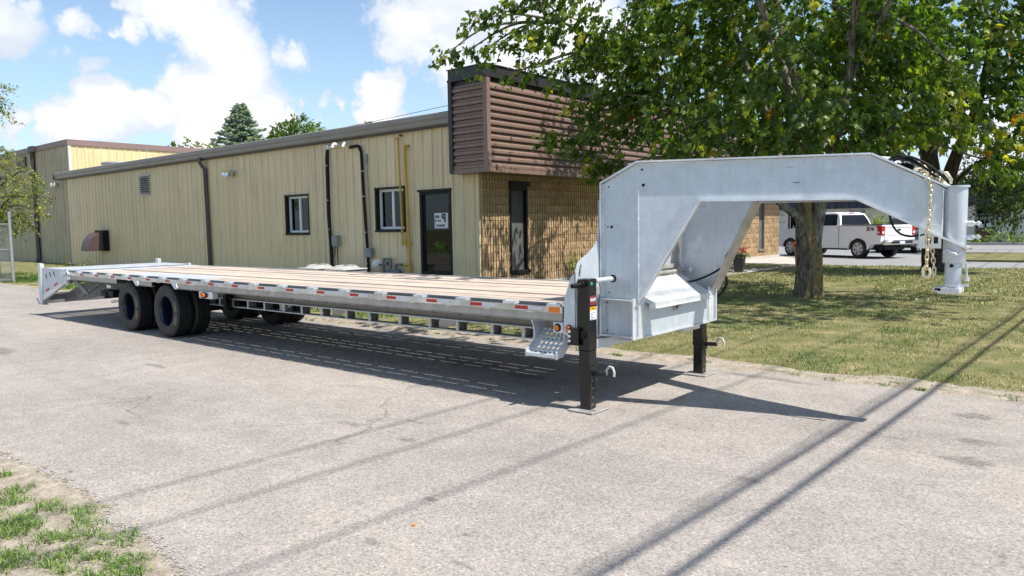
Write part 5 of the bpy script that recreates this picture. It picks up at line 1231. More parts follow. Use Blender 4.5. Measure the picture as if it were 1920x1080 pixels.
c1 = chain('gold coloured safety chain hanging down the near face of the gooseneck nose', [(-1.30, 6.30, 1.905), (-1.235, 6.235, 1.905), (-1.205, 6.215, 1.86), (-1.20, 6.205, 1.74), (-1.207, 6.20, 1.60), (-1.21, 6.195, 1.45), (-1.212, 6.19, 1.24)])
mb = MB(); c = Vector((-1.30, 6.30, 1.92)); mb.tube([c+Vector((.0, 0, 0)), c+Vector((-.04, 0, .03)), c+Vector((-.02, .0, .07)), c+Vector((.03, .0, .07)), c+Vector((.06, .0, .03)), c+Vector((.05, .0, -.01))], [.012, .018, .021, .019, .015, .010], 8); part('hook', mb, 'brass', c1, 60)
mb = MB(); c = Vector((-1.212, 6.19, 1.245)); mb.tube([c+Vector((0, 0, .02)), c+Vector((-.022, 0, -.01)), c+Vector((-.02, .0, -.06)), c+Vector((.012, .0, -.075)), c+Vector((.028, .0, -.04)), c+Vector((.018, .0, .0))], [.010, .013, .015, .013, .012, .009], 8); part('hook', mb, 'brass', c1, 60)
c2 = chain('gold coloured safety chain heaped on top of the nose and hanging behind the plate', [(-1.26, 6.33, 1.93), (-1.19, 6.34, 1.91), (-1.15, 6.40, 1.88), (-1.20, 6.46, 1.90), (-1.30, 6.47, 1.94), (-1.34, 6.40, 1.97), (-1.25, 6.36, 1.955), (-1.17, 6.32, 1.90)])
c3 = chain('gold coloured chain end dangling below the drilled plate under the nose', [(-1.22, 6.30, 1.47), (-1.20, 6.32, 1.36), (-1.19, 6.33, 1.25), (-1.185, 6.33, 1.18)])
mb = MB(); c = Vector((-1.13, 6.36, 1.89)); mb.tube([c+Vector((-.08, 0, .03)), c+Vector((-.05, 0, .06)), c+Vector((.0, 0, .045)), c+Vector((.03, 0, .0)), c+Vector((.028, 0, -.03))], [.012, .017, .017, .013, .009], 8); part('hook', mb, 'brass', c2, 60)

# ------------------------------------------------------------------ trees: crown masses as (x, y, z, radius, density, share of light leaves)
MAPLE = [(-8.46,14,6.14,1.29,1,0.1), (-7.5,15,6.32,1.36,1,0.1), (-6.33,15,6.72,1.18,1,0.1), (-4.81,15.5,5.79,1.2,1,0.1), (-6.86,16,5.73,0.81,1,0.1), (-4.16,16,5.46,1.04,1,0.1), (-8.29,13.5,4.88,0.88,1,0.1), (-7.46,14,4.84,1.03,1,0.1), (-6.88,15,4.57,1,1,0.1), (-4.88,14,3.78,0.73,1,0.1), (-4.29,15.5,4.49,1.02,1,0.1), (-3.68,16.5,4.65,0.94,1,0.1), (-8.34,14,4.03,0.85,1,0.1), (-7.13,13.6,3.59,0.76,1,0.1), (-5.94,13.4,3.6,0.79,1,0.1), (-5.28,13.8,3.33,0.61,1,0.1), (-4.36,14.5,3.25,0.73,1,0.1), (-5.71,17,5.37,0.93,1,0.1), (-9.51,17,6.38,1.47,1,0.1), (-6.84,17.5,4.66,1.12,1,0.1), (-8.23,16.5,3.72,0.76,1,0.1), (-3.68,15,3.47,0.73,1,0.1), (-9.97,17,5.27,1.63,1,0.1), (-8.55,18,6.4,1.61,1,0.1), (-7.14,17,4.03,1.11,1,0.1), (-5.55,18,4.68,1.34,1,0.1), (-4.24,18,5.64,1.26,1,0.1), (-4.56,17,2.87,0.56,1,0.1), (-5.33,16,2.87,0.33,1,0.1), (-5.42,13.6,4.57,0.44,1,0.1), (-4.8,13.6,4.79,0.4,1,0.1), (-5.41,13.8,5.26,0.33,1,0.1), (-8.87,14,3.17,0.46,1,0.22), (-9.18,14,2.81,0.28,1,0.22), (-9.23,13.6,3.44,0.3,1,0.22), (-9.64,13.4,3.46,0.28,1.1,0.22), (-9.94,13.3,3.52,0.16,1.2,0.22), (-8.84,14.5,2.79,0.36,0.6,0.22), (-11.87,12,5.42,0.19,0.8,0.22), (-11.41,12,5.33,0.23,1,0.22), (-10.84,12,5.31,0.25,1,0.22), (-10.24,12,5.36,0.3,1.1,0.22), (-9.83,12.2,5.45,0.33,1.1,0.22), (-9.37,12.4,5.6,0.43,1.1,0.22), (-8.92,12.8,5.72,0.56,1,0.22), (-8.48,13,5.21,0.52,1,0.22), (-11.02,12,6,0.17,1,0.22), (-10.52,12,6.01,0.22,1,0.22), (-10.02,12.1,6.06,0.28,1,0.22), (-9.55,12.3,6.21,0.43,1,0.22), (-9.1,12.6,6.29,0.52,1,0.22), (-10.2,12.2,4.78,0.14,0.7,0.22), (-9.59,12.2,4.8,0.21,1,0.22), (-9.24,12.4,4.88,0.24,1,0.22), (-8.83,12.6,4.91,0.29,1,0.22), (-8.7,12.9,4.38,0.37,1,0.22), (-9.05,12.5,4.53,0.17,0.8,0.22), (-8.75,13.2,3.88,0.35,1,0.22), (-8.88,13,4.14,0.24,1,0.22), (-3.44,15,2.99,0.39,0.9,0.6), (-3.08,15.5,3.5,0.44,0.9,0.6), (-3.9,14.5,2.83,0.31,0.9,0.6), (-2.57,15.5,3.26,0.32,0.9,0.6), (-2.23,16,3.18,0.37,0.9,0.6), (-3.26,15.5,3.77,0.49,0.9,0.6), (-2.85,16,4.16,0.49,0.9,0.6), (-2.25,16,2.66,0.19,0.9,0.6), (-2.6,11,7.4,1.5,0.6,0.1), (-4.2,10.2,7.2,1.3,0.6,0.1), (-1.2,12.4,7.6,1.6,0.45,0.1), (-3.2,8.2,7.8,1.1,0.4,0.1), (0.4,14,7.5,1.6,0.45,0.1), (0.6,17,8,1.7,0.4,0.1), (-1.4,14.6,8.2,1.6,0.35,0.1), (-3,12.8,8.2,1.4,0.4,0.1), (-4.9,8.3,7.4,0.9,0.35,0.1), (-5,15,10.5,2.4,0.25,0.1), (-2.5,15,9.5,2,0.25,0.1), (-5,12,9.6,1.8,0.3,0.1), (-5,18,9.6,2,0.25,0.1), (-8.2,16,9.2,0.9,0.5,0.1), (-1.2,15.5,7,1.6,0.3,0.1), (-6.4,20,8,1.6,0.3,0.1)]
MAPLE_FAR = [(-6.79,25,7.37,1.47,0.8,0.2), (-5.33,25,7.57,1.57,0.8,0.2), (-3.84,25,7.43,1.65,0.8,0.2), (-2.92,25,5.97,1.32,0.8,0.2), (-4.02,24,5.84,1.32,0.8,0.2), (-5.56,25,5.28,1.27,0.8,0.2), (-4.34,24.5,4.78,0.91,0.8,0.2), (-3.23,24,4.31,1.01,0.8,0.2), (-6.68,26,4.54,0.94,0.8,0.2), (-5.79,26.5,4.58,0.76,0.8,0.2), (-2.77,25,3.49,0.74,0.8,0.2), (-7.79,27,5.44,1.08,0.8,0.2), (-3.33,26,3.29,0.47,0.8,0.2), (-2.84,24,7.17,1.4,0.8,0.2), (-8.29,27,4.24,0.83,0.8,0.2), (-2.16,25,4.87,1.44,0.8,0.2), (-5,25.6,13.5,3,0.15,0.1), (-2,24,12,2.5,0.15,0.1)]
DARK_TREE = [(-5.3,40,3.5,1.2,1,0.1), (-4.52,40,4.16,1.42,1,0.1), (-4.88,40,2.77,0.96,1,0.1), (-5.74,40,4.25,1.09,1,0.1), (-4.16,40,2.27,0.83,1,0.1), (-4.65,40,2.05,0.53,1,0.1), (-5.26,40,2.19,0.43,1,0.1), (-3.9,40,3.19,1.41,1,0.1), (-5.82,40,3.41,0.54,1,0.1)]
ROUND_TREE = [(-75.45,50,12.95,1.35,1,0.1), (-73.31,50,13.52,1.08,1,0.1), (-70.84,50,12.52,1.06,1,0.1), (-77.66,50,12.55,1.12,1,0.1), (-68.91,50,11.94,0.7,1,0.1), (-73.43,50,11.75,1.81,1,0.1), (-76.64,50,11.42,1.55,1,0.1), (-70.42,50,11.32,1.3,1,0.1)]
SHRUB_TOPS = [(-81.93,40,11.14,0.71,1,0.1), (-78.35,40,10.85,0.8,1,0.1), (-75.54,40,10.45,0.73,1,0.1), (-80.14,40,10.71,0.7,1,0.1), (-73.92,40,10.1,0.66,1,0.1)]
LEFT_TREE = [(-31.33,9,6.34,0.42,1,0.1), (-30.98,9,5.83,0.26,1,0.1), (-31.83,9,6.77,0.58,1,0.1), (-31.62,9,3.72,0.96,1,0.1), (-29.73,9,3.34,0.59,1,0.1), (-30.99,9,2.64,0.76,1,0.1), (-28.87,9,2.88,0.4,1,0.1), (-32.39,9,4.34,0.69,1,0.1), (-28.11,9,2.38,0.23,1,0.1), (-30.56,9,1.97,0.47,1,0.1), (-31.92,9,2.38,0.68,1,0.1), (-28.64,9,3.55,0.22,1,0.1), (-33.56,9,2.01,0.81,1,0.1), (-31.15,9,4.54,0.19,1,0.1), (-27.41,9,2.76,0.14,1,0.1), (-29.43,9,2.17,0.26,1,0.1)]
def leaf_shape(kind):
    if kind == 'maple':
        o = [(0, 0), (.16, .08), (.40, .02), (.32, .22), (.52, .46), (.25, .46), (.20, .66), (0, 1.0)]
        pts = o + [(-x, y) for x, y in o[-2:0:-1]]
        V_ = [(0, .34, .0)] + [(x, y, -.10*abs(x)*2 - .10*y*y) for x, y in pts]; n = len(pts)
        return np.array(V_), [(0, k+1, (k+1) % n+1) for k in range(n)]
    if kind == 'oval':
        return np.array([(0, 0, 0), (.28, .45, -.05), (0, 1, -.08), (-.28, .45, -.05)], float), [(0, 1, 2), (0, 2, 3)]
    return np.array([(0, 0, 0), (.10, .5, 0), (0, 1, 0), (-.10, .5, 0)], float), [(0, 1, 2, 3)]
def leaves_mesh(name, P, D, Nn, size, kind, tone, m, org):
    """P roots, D tip directions, Nn rough normals"""
    T_, fs = leaf_shape(kind); n = len(P)
    D = D/np.linalg.norm(D, axis=1)[:, None]; Sx = np.cross(D, Nn); Sx /= np.linalg.norm(Sx, axis=1)[:, None]+1e-9; Nz = np.cross(Sx, D)
    V_ = P[:, None, :] + size[:, None, None]*(T_[None, :, 0:1]*Sx[:, None, :] + T_[None, :, 1:2]*D[:, None, :] + T_[None, :, 2:3]*Nz[:, None, :])
    k = len(T_); base = (np.arange(n)*k)[:, None, None]; f = np.array(fs)[None]; L_ = (base+f).ravel(); tot = np.full(n*len(fs), len(fs[0]))
    return np_mesh(name, V_.reshape(-1, 3), L_, tot, [m], np.repeat(tone, k, 0), org)
TONES = np.array([(.058, .112, .022), (.088, .150, .028), (.125, .195, .034), (.070, .130, .030), (.175, .240, .040)])
LIGHT = np.array([(.22, .29, .04), (.31, .35, .05), (.17, .24, .04), (.38, .36, .05)])
WARM = np.array([(.42, .22, .03), (.36, .28, .04), (.45, .16, .04)])
def crown(name, blobs, per, tree_c, size, kind, m, parent, tw=9, droop=.75, tones=TONES, light=LIGHT, warm=.006, twlen=.38, shell=.75, rng=RNG, keep=None):
    Ps, Ds, Ns, Ss, Cs = [], [], [], [], []
    for (bx_, by_, bz_, r_, den, yel) in blobs:
        nt_ = max(3, int(per*r_*r_*den/tw)) if r_ > .35 else max(3, int(per*(r_*r_*.6+.045)*den/tw))
        d = rng.normal(size=(nt_, 3)); d /= np.linalg.norm(d, axis=1)[:, None]
        rad = r_*(shell + (1-shell)*rng.random(nt_))*rng.uniform(.35, 1.0, nt_)**.45
        # lumpy outline
        for i in range(nt_):
            q = d[i]*rad[i]*(1+.45*fbm(*(d[i]*2.1+np.array([bx_, by_, bz_]))))
            c = np.array([bx_, by_, bz_])+q*np.array([1.05, 1.05, .92])
            out = c-np.array(tree_c); out[2] *= .25; out /= np.linalg.norm(out)+1e-6
            dr = out*rng.uniform(.4, 1.) + rng.normal(0, .35, 3); dr[2] -= rng.uniform(.0, .55); dr /= np.linalg.norm(dr)
            li = rng.random() < yel; wa = rng.random() < warm*(8 if yel > .4 else 1)
            pal = warm_pal if False else (WARM if wa else (light if li else tones)); bt = pal[rng.integers(0, len(pal))]
            L_ = twlen*rng.uniform(.6, 1.2)
            k = rng.integers(int(tw*.6), int(tw*1.4)+1)
            t = rng.random(k)**.8
            p = c+dr*(t*L_)[:, None]+rng.normal(0, .035, (k, 3)); p[:, 2] -= .25*L_*t**2
            tip = dr*.5+rng.normal(0, .45, (k, 3)); tip[:, 2] -= droop*rng.uniform(.5, 1.3, k)
            nn = rng.normal(0, .55, (k, 3))+out*.6; nn[:, 2] += .75
            tt = bt*rng.uniform(.72, 1.28, (k, 1))
            if li: mixw = (t[:, None] > .45); tt = np.where(mixw, tt, tones[rng.integers(0, len(tones), k)]*1.2)
            Ps.append(p); Ds.append(tip); Ns.append(nn); Ss.append(size*rng.uniform(.65, 1.2, k)); Cs.append(tt)
    if keep is not None:
        A_ = np.concatenate(Ps); m_ = keep(A_); Ps, Ds, Ns, Ss, Cs = [A_[m_]], [np.concatenate(Ds)[m_]], [np.concatenate(Ns)[m_]], [np.concatenate(Ss)[m_]], [np.concatenate(Cs)[m_]]
    me = leaves_mesh(name, np.concatenate(Ps), np.concatenate(Ds), np.concatenate(Ns), np.concatenate(Ss), kind, np.concatenate(Cs), m, rootloc(parent))
    o = bpy.data.objects.new(name, me); COL.objects.link(o); o.parent = parent; o['kind'] = 'stuff'; return o
def limb_mb(mb, pts, r0, r1, seg=12, bump=.06, flare=0., rz=None):
    """bark tube with lobed, knobbly section"""
    P_ = [Vector(p) for p in pts]; out = []
    n = len(P_)
    for i in range(n-1):
        p0, p1, p2, p3 = P_[max(i-1, 0)], P_[i], P_[i+1], P_[min(i+2, n-1)]
        m_ = max(2, int((p2-p1).length/.10))
        for k in range(m_):
            t = k/m_; out.append(.5*((2*p1)+(p2-p0)*t+(2*p0-5*p1+4*p2-p3)*t*t+(3*p1-p0-3*p2+p3)*t**3))
    out.append(P_[-1]); N_ = len(out); base = len(mb.v)
    rs = [r0+(r1-r0)*i/(N_-1) for i in range(N_)]
    if rz: rs = [float(np.interp(p.z, [q[0] for q in rz], [q[1] for q in rz])) for p in out]
    mb.tube(out, rs, seg, cap=True)
    for i in range(N_):
        c = out[i]
        for k in range(seg):
            v = Vector(mb.v[base+i*seg+k]); d = v-c
            s_ = 1+bump*1.6*fbm(math.cos(6.28*k/seg)*1.6+c.x, math.sin(6.28*k/seg)*1.6+c.y, c.z*.9)+bump*.7*math.sin(k*2.5+c.z*1.3)
            if flare: s_ *= 1+flare*math.exp(-c.z/.16)*(1+.35*math.sin(k*1.9))
            mb.v[base+i*seg+k] = tuple(c+d*s_)
def branches(parent, nodes, blobs, m, rmax=.045, rng=random):
    mb = MB()
    for (x, y, z, r_, den, yel) in blobs:
        b = Vector((x, y, z)); best = min(nodes, key=lambda q: (Vector(q)-b).length + max(0, q[2]-z)*1.2); a = Vector(best); l = (b-a).length
        if l < .3: continue
        mid = a.lerp(b, .5)+Vector((rng.uniform(-.1, .1), rng.uniform(-.1, .1), .10))*l; r0_ = min(rmax, .012+.014*l)
        limb_mb(mb, [a, mid, b], r0_, .010, 6, .03)
        for k in range(3):
            e = b+Vector((rng.uniform(-1, 1), rng.uniform(-1, 1), rng.uniform(-.9, .5)))*r_*.9; limb_mb(mb, [b.lerp(mid, .2*k), b.lerp(e, .5)+Vector((0, 0, .05)), e], .010, .004, 5, 0)
    return part('twigs', mb, m, parent, 60, stuff=True)

TRUNK = [(-5.02, 15, -.06), (-5.01, 15, .3), (-5.0, 15, .71), (-5.02, 15, 1.18), (-5.07, 15, 1.6), (-5.08, 15, 2.05), (-5.08, 15, 3.0), (-5.22, 15, 4.04), (-5.64, 15, 5.54), (-5.8, 15, 7.2), (-5.6, 15, 9.5)]
RIGHT = [(-4.92, 15.0, .9), (-4.86, 15.0, 1.44), (-4.80, 15.0, 1.85), (-4.76, 15.0, 2.2), (-4.62, 15, 2.9), (-4.43, 15.1, 3.85), (-4.33, 15.1, 4.62), (-4.2, 15, 6), (-3.9, 15, 8)]
LEFTL = [(-5.06, 14.95, 1.36), (-5.16, 14.85, 1.66), (-5.40, 14.6, 1.95), (-6.0, 14.4, 2.6), (-7.1, 14.2, 3.9), (-8.4, 13.8, 5.1), (-9.6, 13.2, 5.9)]
MIDL = [(-5.20, 15.15, 1.5), (-5.30, 15.3, 1.98), (-5.5, 15.3, 2.84), (-6.3, 15.4, 4.4), (-6.9, 15.4, 6.2), (-7.3, 15.6, 8.2)]
DIAG = [(-4.70, 15.1, 3.1), (-4.4, 15.2, 4.16), (-3.94, 15.2, 5.07), (-3.3, 15.2, 6.4)]
ARCH = [(-4.45, 15.2, 5.0), (-4.28, 15.3, 5.42), (-3.82, 15.3, 5.38), (-3.27, 15.2, 4.99), (-2.84, 15.2, 4.5)]
FRONT = [(-5.15, 14.9, 2.8), (-5.2, 14.2, 4.2), (-5.4, 13, 6.0), (-4.8, 11, 7.4)]
mt = thing('maple_tree', 'large maple with lichen covered trunk on the lawn behind the trailer neck', 'tree', (-5.02, 15.0, 0))
mb = MB(); limb_mb(mb, TRUNK, .275, .07, 44, .075, .22, [(0, .245), (.5, .232), (1.2, .222), (1.7, .18), (2.1, .155), (3, .115), (4.2, .075), (9.5, .04)]); tk = part('trunk', mb, 'bark', mt, 70)
for pts, a, b in ((RIGHT, .120, .03), (LEFTL, .085, .03), (MIDL, .085, .02)):
    mb = MB(); limb_mb(mb, pts, a, b, 16, .06); part('limb', mb, 'bark' if a > .12 else 'barkgrey', mt, 70)
for pts, a, b in ((DIAG, .075, .03), (ARCH, .05, .02), (FRONT, .09, .03)):
    mb = MB(); limb_mb(mb, pts, a, b, 10, .05); part('limb', mb, 'barkgrey', mt, 70)
nodes = [p for L_ in (TRUNK[5:], RIGHT[4:], LEFTL[2:], MIDL[2:], DIAG, ARCH, FRONT[1:]) for p in L_]
branches(mt, nodes, MAPLE, 'barkgrey')
def crown_sun_gaps(A_):  # crown shaped for the light: drops leaves that would shade brick and fascia
    t = (A_[:, 0]-XF-.3)/.6; yy = A_[:, 1]-.06*t; zz = A_[:, 2]-t; r_ = RNG.random(len(A_))
    lit = (yy > 16.0) & (yy < 20) & (zz > .1) & (zz < 2.2); lit2 = (yy > 15.4) & (yy < 21) & (zz > 3.0) & (zz < 5.2); lit3 = (yy > 12.5) & (yy <= 15.4) & (zz > .3) & (zz < 5.2)
    return ~((lit & (r_ > .04)) | (lit2 & (r_ > .14)) | (lit3 & (r_ > .5)))
crown('crown', MAPLE, 930, (-5, 15, 5), .140, 'maple', 'leafy', mt, keep=crown_sun_gaps)

f2 = thing('maple_tree', 'second maple on the far lawn, dark forked trunk behind the trailer coupler', 'tree', (-4.8, 25.6, 0))
mb = MB(); limb_mb(mb, [(-4.76, 25.6, -.05), (-4.8, 25.6, .4), (-4.82, 25.6, .9), (-4.87, 25.6, 1.78), (-4.97, 25.6, 2.91), (-5.07, 25.6, 3.87), (-5.19, 25.6, 5.8), (-5.1, 25.6, 8)], .36, .09, 20, .07, .2); part('trunk', mb, 'bark2', f2, 70)
mb = MB(); limb_mb(mb, [(-4.70, 25.5, 1.4), (-4.62, 25.4, 2.1), (-4.46, 25.4, 2.8), (-4.22, 25.4, 3.63), (-3.8, 25.4, 4.82), (-3.5, 25.4, 6.5)], .24, .07, 14, .06); part('limb', mb, 'bark2', f2, 70)
mb = MB(); limb_mb(mb, [(-4.94, 25.7, 2.2), (-4.91, 25.7, 3.55), (-4.7, 25.7, 4.9)], .14, .05, 12, .06); part('limb', mb, 'bark2', f2, 70)
mb = MB(); limb_mb(mb, [(-4.45, 25.5, 2.5), (-3.9, 25.5, 3.1), (-3.2, 25.5, 3.6)], .07, .02, 8, .06); part('limb', mb, 'bark2', f2, 70)
branches(f2, [(-5, 25.6, 3.6), (-5.2, 25.6, 5.8), (-4.2, 25.4, 3.7), (-3.7, 25.4, 5), (-3.5, 25.4, 6.5)], MAPLE_FAR, 'bark2', .06)
crown('crown', MAPLE_FAR, 640, (-4.8, 25.6, 6), .19, 'maple', 'leafy', f2, tw=8, twlen=.5)

dk = thing('dark_tree', 'dark drooping tree at the right edge in front of the cream building', 'tree', (-3.4, 40, 0))
mb = MB(); limb_mb(mb, [(-3.4, 40, -.05), (-3.4, 40, 3), (-3.6, 40, 6)], .25, .1, 10, .05); part('trunk', mb, 'bark2', dk, 70)
branches(dk, [(-3.4, 40, 3), (-3.5, 40, 4.5)], DARK_TREE, 'bark2', .06)
crown('crown', DARK_TREE, 900, (-3.4, 40, 4), .16, 'oval', 'leafy2', dk, tw=14, droop=.6, tones=TONES*.62, light=TONES, twlen=.8)

def conifer(name, label, x, y, z0, h, rad, m, tint, loc_z=0., nb=230, w=.5, sz=.34):
    t = thing(name, label, 'tree', (x, y, 0))
    mb = MB(); mb.tube([(x, y, 0), (x, y, z0+h*.5), (x, y, z0+h)], [.35, .2, .03], 8); part('trunk', mb, 'bark2', t)
    P_, D_, N_, S_, C_ = [], [], [], [], []; rg = np.random.default_rng(int(h*100))
    mbb = MB()
    for i in range(nb):
        f = (i+.5)/nb; zz = z0+h*f; L_ = rad*(1-f)**.85*rg.uniform(.62, 1.22)+.12; a = i*2.39996+rg.uniform(-.3, .3)
        d = np.array([math.cos(a), math.sin(a), 0]); end = np.array([x, y, zz])+d*L_+np.array([0, 0, -.18*L_+.25*L_*f])
        mbb.tube([(x, y, zz), tuple(end)], [.05*(1-f)+.01, .01], 4)
        k = int(70*L_*w)+6; tt = rg.random(k)**.7
        p = np.array([x, y, zz])+(end-np.array([x, y, zz]))*tt[:, None]; p[:, 2] -= .10*L_*np.sin(tt*3.14)
        sd = np.array([-d[1], d[0], 0]); off = rg.normal(0, 1, k)*(.10+.20*L_*(1-tt)*.5); p = p+sd*off[:, None]; p[:, 2] += rg.normal(-.02, .05, k)
        dd = d*rg.uniform(.4, 1, (k, 1))+sd*np.sign(off)[:, None]*rg.uniform(.2, .9, (k, 1)); dd[:, 2] += rg.uniform(-.25, .45, k)
        nn = rg.normal(0, .6, (k, 3)); nn[:, 2] += 1
        P_.append(p); D_.append(dd); N_.append(nn); S_.append(sz*rg.uniform(.6, 1.2, k)); C_.append(np.array(tint)*rg.uniform(.6, 1.35, (k, 1)))
    part('branches', mbb, 'bark2', t, stuff=True)
    me = leaves_mesh('crown', np.concatenate(P_), np.concatenate(D_), np.concatenate(N_), np.concatenate(S_), 'oval', np.concatenate(C_), m, (x, y, 0))
    o = bpy.data.objects.new('crown', me); COL.objects.link(o); o.parent = t; o['kind'] = 'stuff'; return t
conifer('spruce_tree', 'tall blue green spruce rising behind the workshop roof', -76.8, 45, 2.5, 13.1, 7.2, 'leafy2', (.30, .375, .385), nb=230, w=.62, sz=.50)
conifer('spruce_tree', 'tiny spruce tip showing above the roof near the brown fascia', -48.9, 40, 4.5, 5.8, 1.8, 'leafy2', (.07, .11, .09), nb=90, w=.8, sz=.26)
rt = thing('broadleaf_tree', 'rounded dark green tree right of the spruce behind the roof', 'tree', (-73.5, 50, 0))
mb = MB(); limb_mb(mb, [(-73.5, 50, 0), (-73.4, 50, 5), (-73.3, 50, 12)], .4, .1, 8, .05); part('trunk', mb, 'bark2', rt)
crown('crown', ROUND_TREE, 520, (-73.5, 50, 11), .34, 'oval', 'leafy2', rt, tw=10, tones=TONES*1.1, light=TONES*1.6, twlen=.8)
stt = thing('shrub_row', 'yellow green tree tops just showing over the warehouse roof left of the spruce', 'tree', (-78, 40, 0))
mb = MB(); limb_mb(mb, [(-78, 40, 0), (-78, 40, 10.5)], .3, .06, 8, .05); part('trunk', mb, 'bark2', stt)
crown('crown', SHRUB_TOPS, 260, (-78, 40, 9), .30, 'oval', 'leafy2', stt, tw=10, tones=LIGHT*.75, light=LIGHT, twlen=.7)
lt = thing('locust_tree', 'light green feathery tree at the left edge by the chain link fence', 'tree', (-33.2, 9.0, 0))
mb = MB(); limb_mb(mb, [(-33.2, 9, -.05), (-33.1, 9, 1.5), (-32.8, 9, 3.2), (-32.4, 9, 5.5), (-32, 9, 7)], .16, .04, 10, .05); part('trunk', mb, 'bark2', lt)
branches(lt, [(-33, 9, 1.8), (-32.8, 9, 3.2), (-32.5, 9, 4.8), (-32.1, 9, 6.3)], LEFT_TREE, 'bark2', .04)
crown('crown', LEFT_TREE, 1500, (-33, 9, 4), .085, 'oval', 'leafy2', lt, tw=14, droop=.3, tones=LIGHT*.55, light=LIGHT*1.0, twlen=.5)

def bush(name, label, x, y, z, r_, h, tones, n=350, sz=.09, lshape='oval', cat='shrub'):
    t = thing(name, label, cat, (x, y, z))
    mb = MB()
    for k in range(9):
        a = 2*math.pi*k/9; mb.tube([(x, y, z), (x+.3*r_*math.cos(a), y+.3*r_*math.sin(a), z+h*.6), (x+.7*r_*math.cos(a), y+.7*r_*math.sin(a), z+h*.85)], [.015, .010, .004], 4)
    part('stems', mb, 'bark2', t, stuff=True)
    bl = [(x+r_*.45*math.cos(k*2.1), y+r_*.45*math.sin(k*2.1), z+h*(.35+.2*(k % 3)), max(r_*.6, .1), 1, .3) for k in range(6)]
    crown('foliage', bl, n/6/max(r_*.6, .1)**2*.5+40, (x, y, z), sz, lshape, 'leafy2', t, tw=7, droop=.1, tones=tones, light=tones*1.6, warm=0., twlen=min(.25, r_*.5))
    return t
bush('shrub', 'small leafy shrub against the brick wall behind the wing plate', -12.0, 17.2, 0, .28, .75, TONES*1.5, 500, .07)
for x, w_, h_, lb_ in ((-8.35, .55, .45, 'low hedge plant left of the red brown doorway panel'), (-7.55, .5, .5, 'low hedge plant under the far building window'), (-6.6, .8, .95, 'round green bush right of the far red brown panel'), (-5.6, .7, .7, 'green bush at the right edge by the far building'), (-20.3, .5, .55, 'low green shrub beside the brick corner at the far wall')):
    bush('shrub', lb_, x, 53.6, .0, w_, h_, TONES*1.3+.02, 900, .13)
bush('shrub', 'yellow green shrub showing just behind the white truck bed', -12.9, 52.5, .0, 1.0, 2.1, LIGHT*.8, 1600, .16)
bush('shrub', 'dark green shrub behind the grey car roof', -10.4, 52.5, 0, .9, 2.1, TONES*1.2, 1400, .16)

# ------------------------------------------------------------------ far cream building
fb = thing('far_building', 'long cream building with dark navy metal fascia across the parking lot', 'building', (-8, 58, 0)); YB = 55.1
bp = .62; x = -34.
while x < 14:
    if not (-19.9 < x+bp/2 < -19.0 or -8.1 < x+bp/2 < -7.1):
        mb = MB(); mb.box(x+.008, x+bp-.008, YB, YB+.04, .0, 2.5); mb.box(x-.025, x+.025, YB-.03, YB-.001, .0, 2.5); part('wall_board', mb, 'cream', fb)
    x += bp
mb = MB(); mb.box(-34, 14, YB+.041, YB+9, -.02, 3.9); part('core_wall', mb, 'cream', fb)
x = -34.
while x < 14:
    mb = MB(); mb.add([(x, YB-.35, 2.47), (x+.20, YB-.35, 2.47), (x+.24, YB-.42, 2.47), (x+.42, YB-.42, 2.47), (x+.46, YB-.35, 2.47), (x, YB-.35, 4.1), (x+.20, YB-.35, 4.1), (x+.24, YB-.42, 4.1), (x+.42, YB-.42, 4.1), (x+.46, YB-.35, 4.1)], [(0, 1, 6, 5), (1, 2, 7, 6), (2, 3, 8, 7), (3, 4, 9, 8)]); part('fascia_panel', mb, 'navy', fb); x += .46
mb = MB(); mb.box(-34, 14, YB-.34, YB+9, 3.95, 4.12); mb.box(-34, 14, YB-.34, YB, 2.45, 2.48); part('roof', mb, 'navy', fb)
mb = MB(); mb.box(-19.92, -19.78, YB-.02, YB+.04, .2, 2.42); mb.box(-19.08, -18.98, YB-.02, YB+.04, .2, 2.42); mb.box(-19.78, -19.08, YB-.02, YB+.04, 2.34, 2.42); dd_ = part('far_door', mb, 'rustpanel', fb)
mb = MB(); mb.box(-19.78, -19.08, YB+.03, YB+.04, .2, 2.34); part('pane', mb, 'glass_dark', dd_)
mb = MB(); mb.box(-19.70, -19.3, YB+.0, YB+.02, .95, 1.0); mb.box(-19.55, -19.5, YB+.0, YB+.02, .75, 1.3); part('door_bar', mb, 'pvc', dd_)
for z in (1.55, 2.08):
    mb = MB(); mb.box(-20.9, -20.45, YB-.05, YB-.035, z, z+.035); mb.box(-20.40, -20.1, YB-.05, YB-.035, z, z+.035); part('door_hinge', mb, 'grey', fb)
mb = MB(); mb.box(-15.62, -14.70, YB-.04, YB-.032, .1, 2.28); mb.box(-15.66, -15.62, YB-.05, YB-.03, .1, 2.34); mb.box(-14.70, -14.66, YB-.05, YB-.03, .1, 2.34); part('service_door', mb, 'grey', fb)
mb = MB(); mb.box(-8.12, -8.05, YB-.06, YB+.04, .1, 2.45); mb.box(-7.12, -7.06, YB-.06, YB+.04, .1, 2.45); mb.box(-8.05, -7.12, YB-.06, YB+.04, 1.50, 1.62); mb.box(-8.05, -7.12, YB-.05, YB+.04, .90, .96); mb.box(-7.62, -7.58, YB-.05, YB+.04, .96, 1.50); fw_ = part('far_window', mb, 'taupe', fb)
mb = MB(); mb.box(-8.05, -7.12, YB-.02, YB+.0, 1.70, 2.45); mb.box(-8.05, -7.63, YB-.01, YB+.0, .97, 1.49); mb.box(-7.57, -7.12, YB-.01, YB+.0, .97, 1.49); part('pane', mb, 'glass_dark', fw_)
mb = MB(); mb.box(-8.05, -7.12, YB-.03, YB-.01, .12, .90); part('lower_panel', mb, 'rustpanel', fw_)
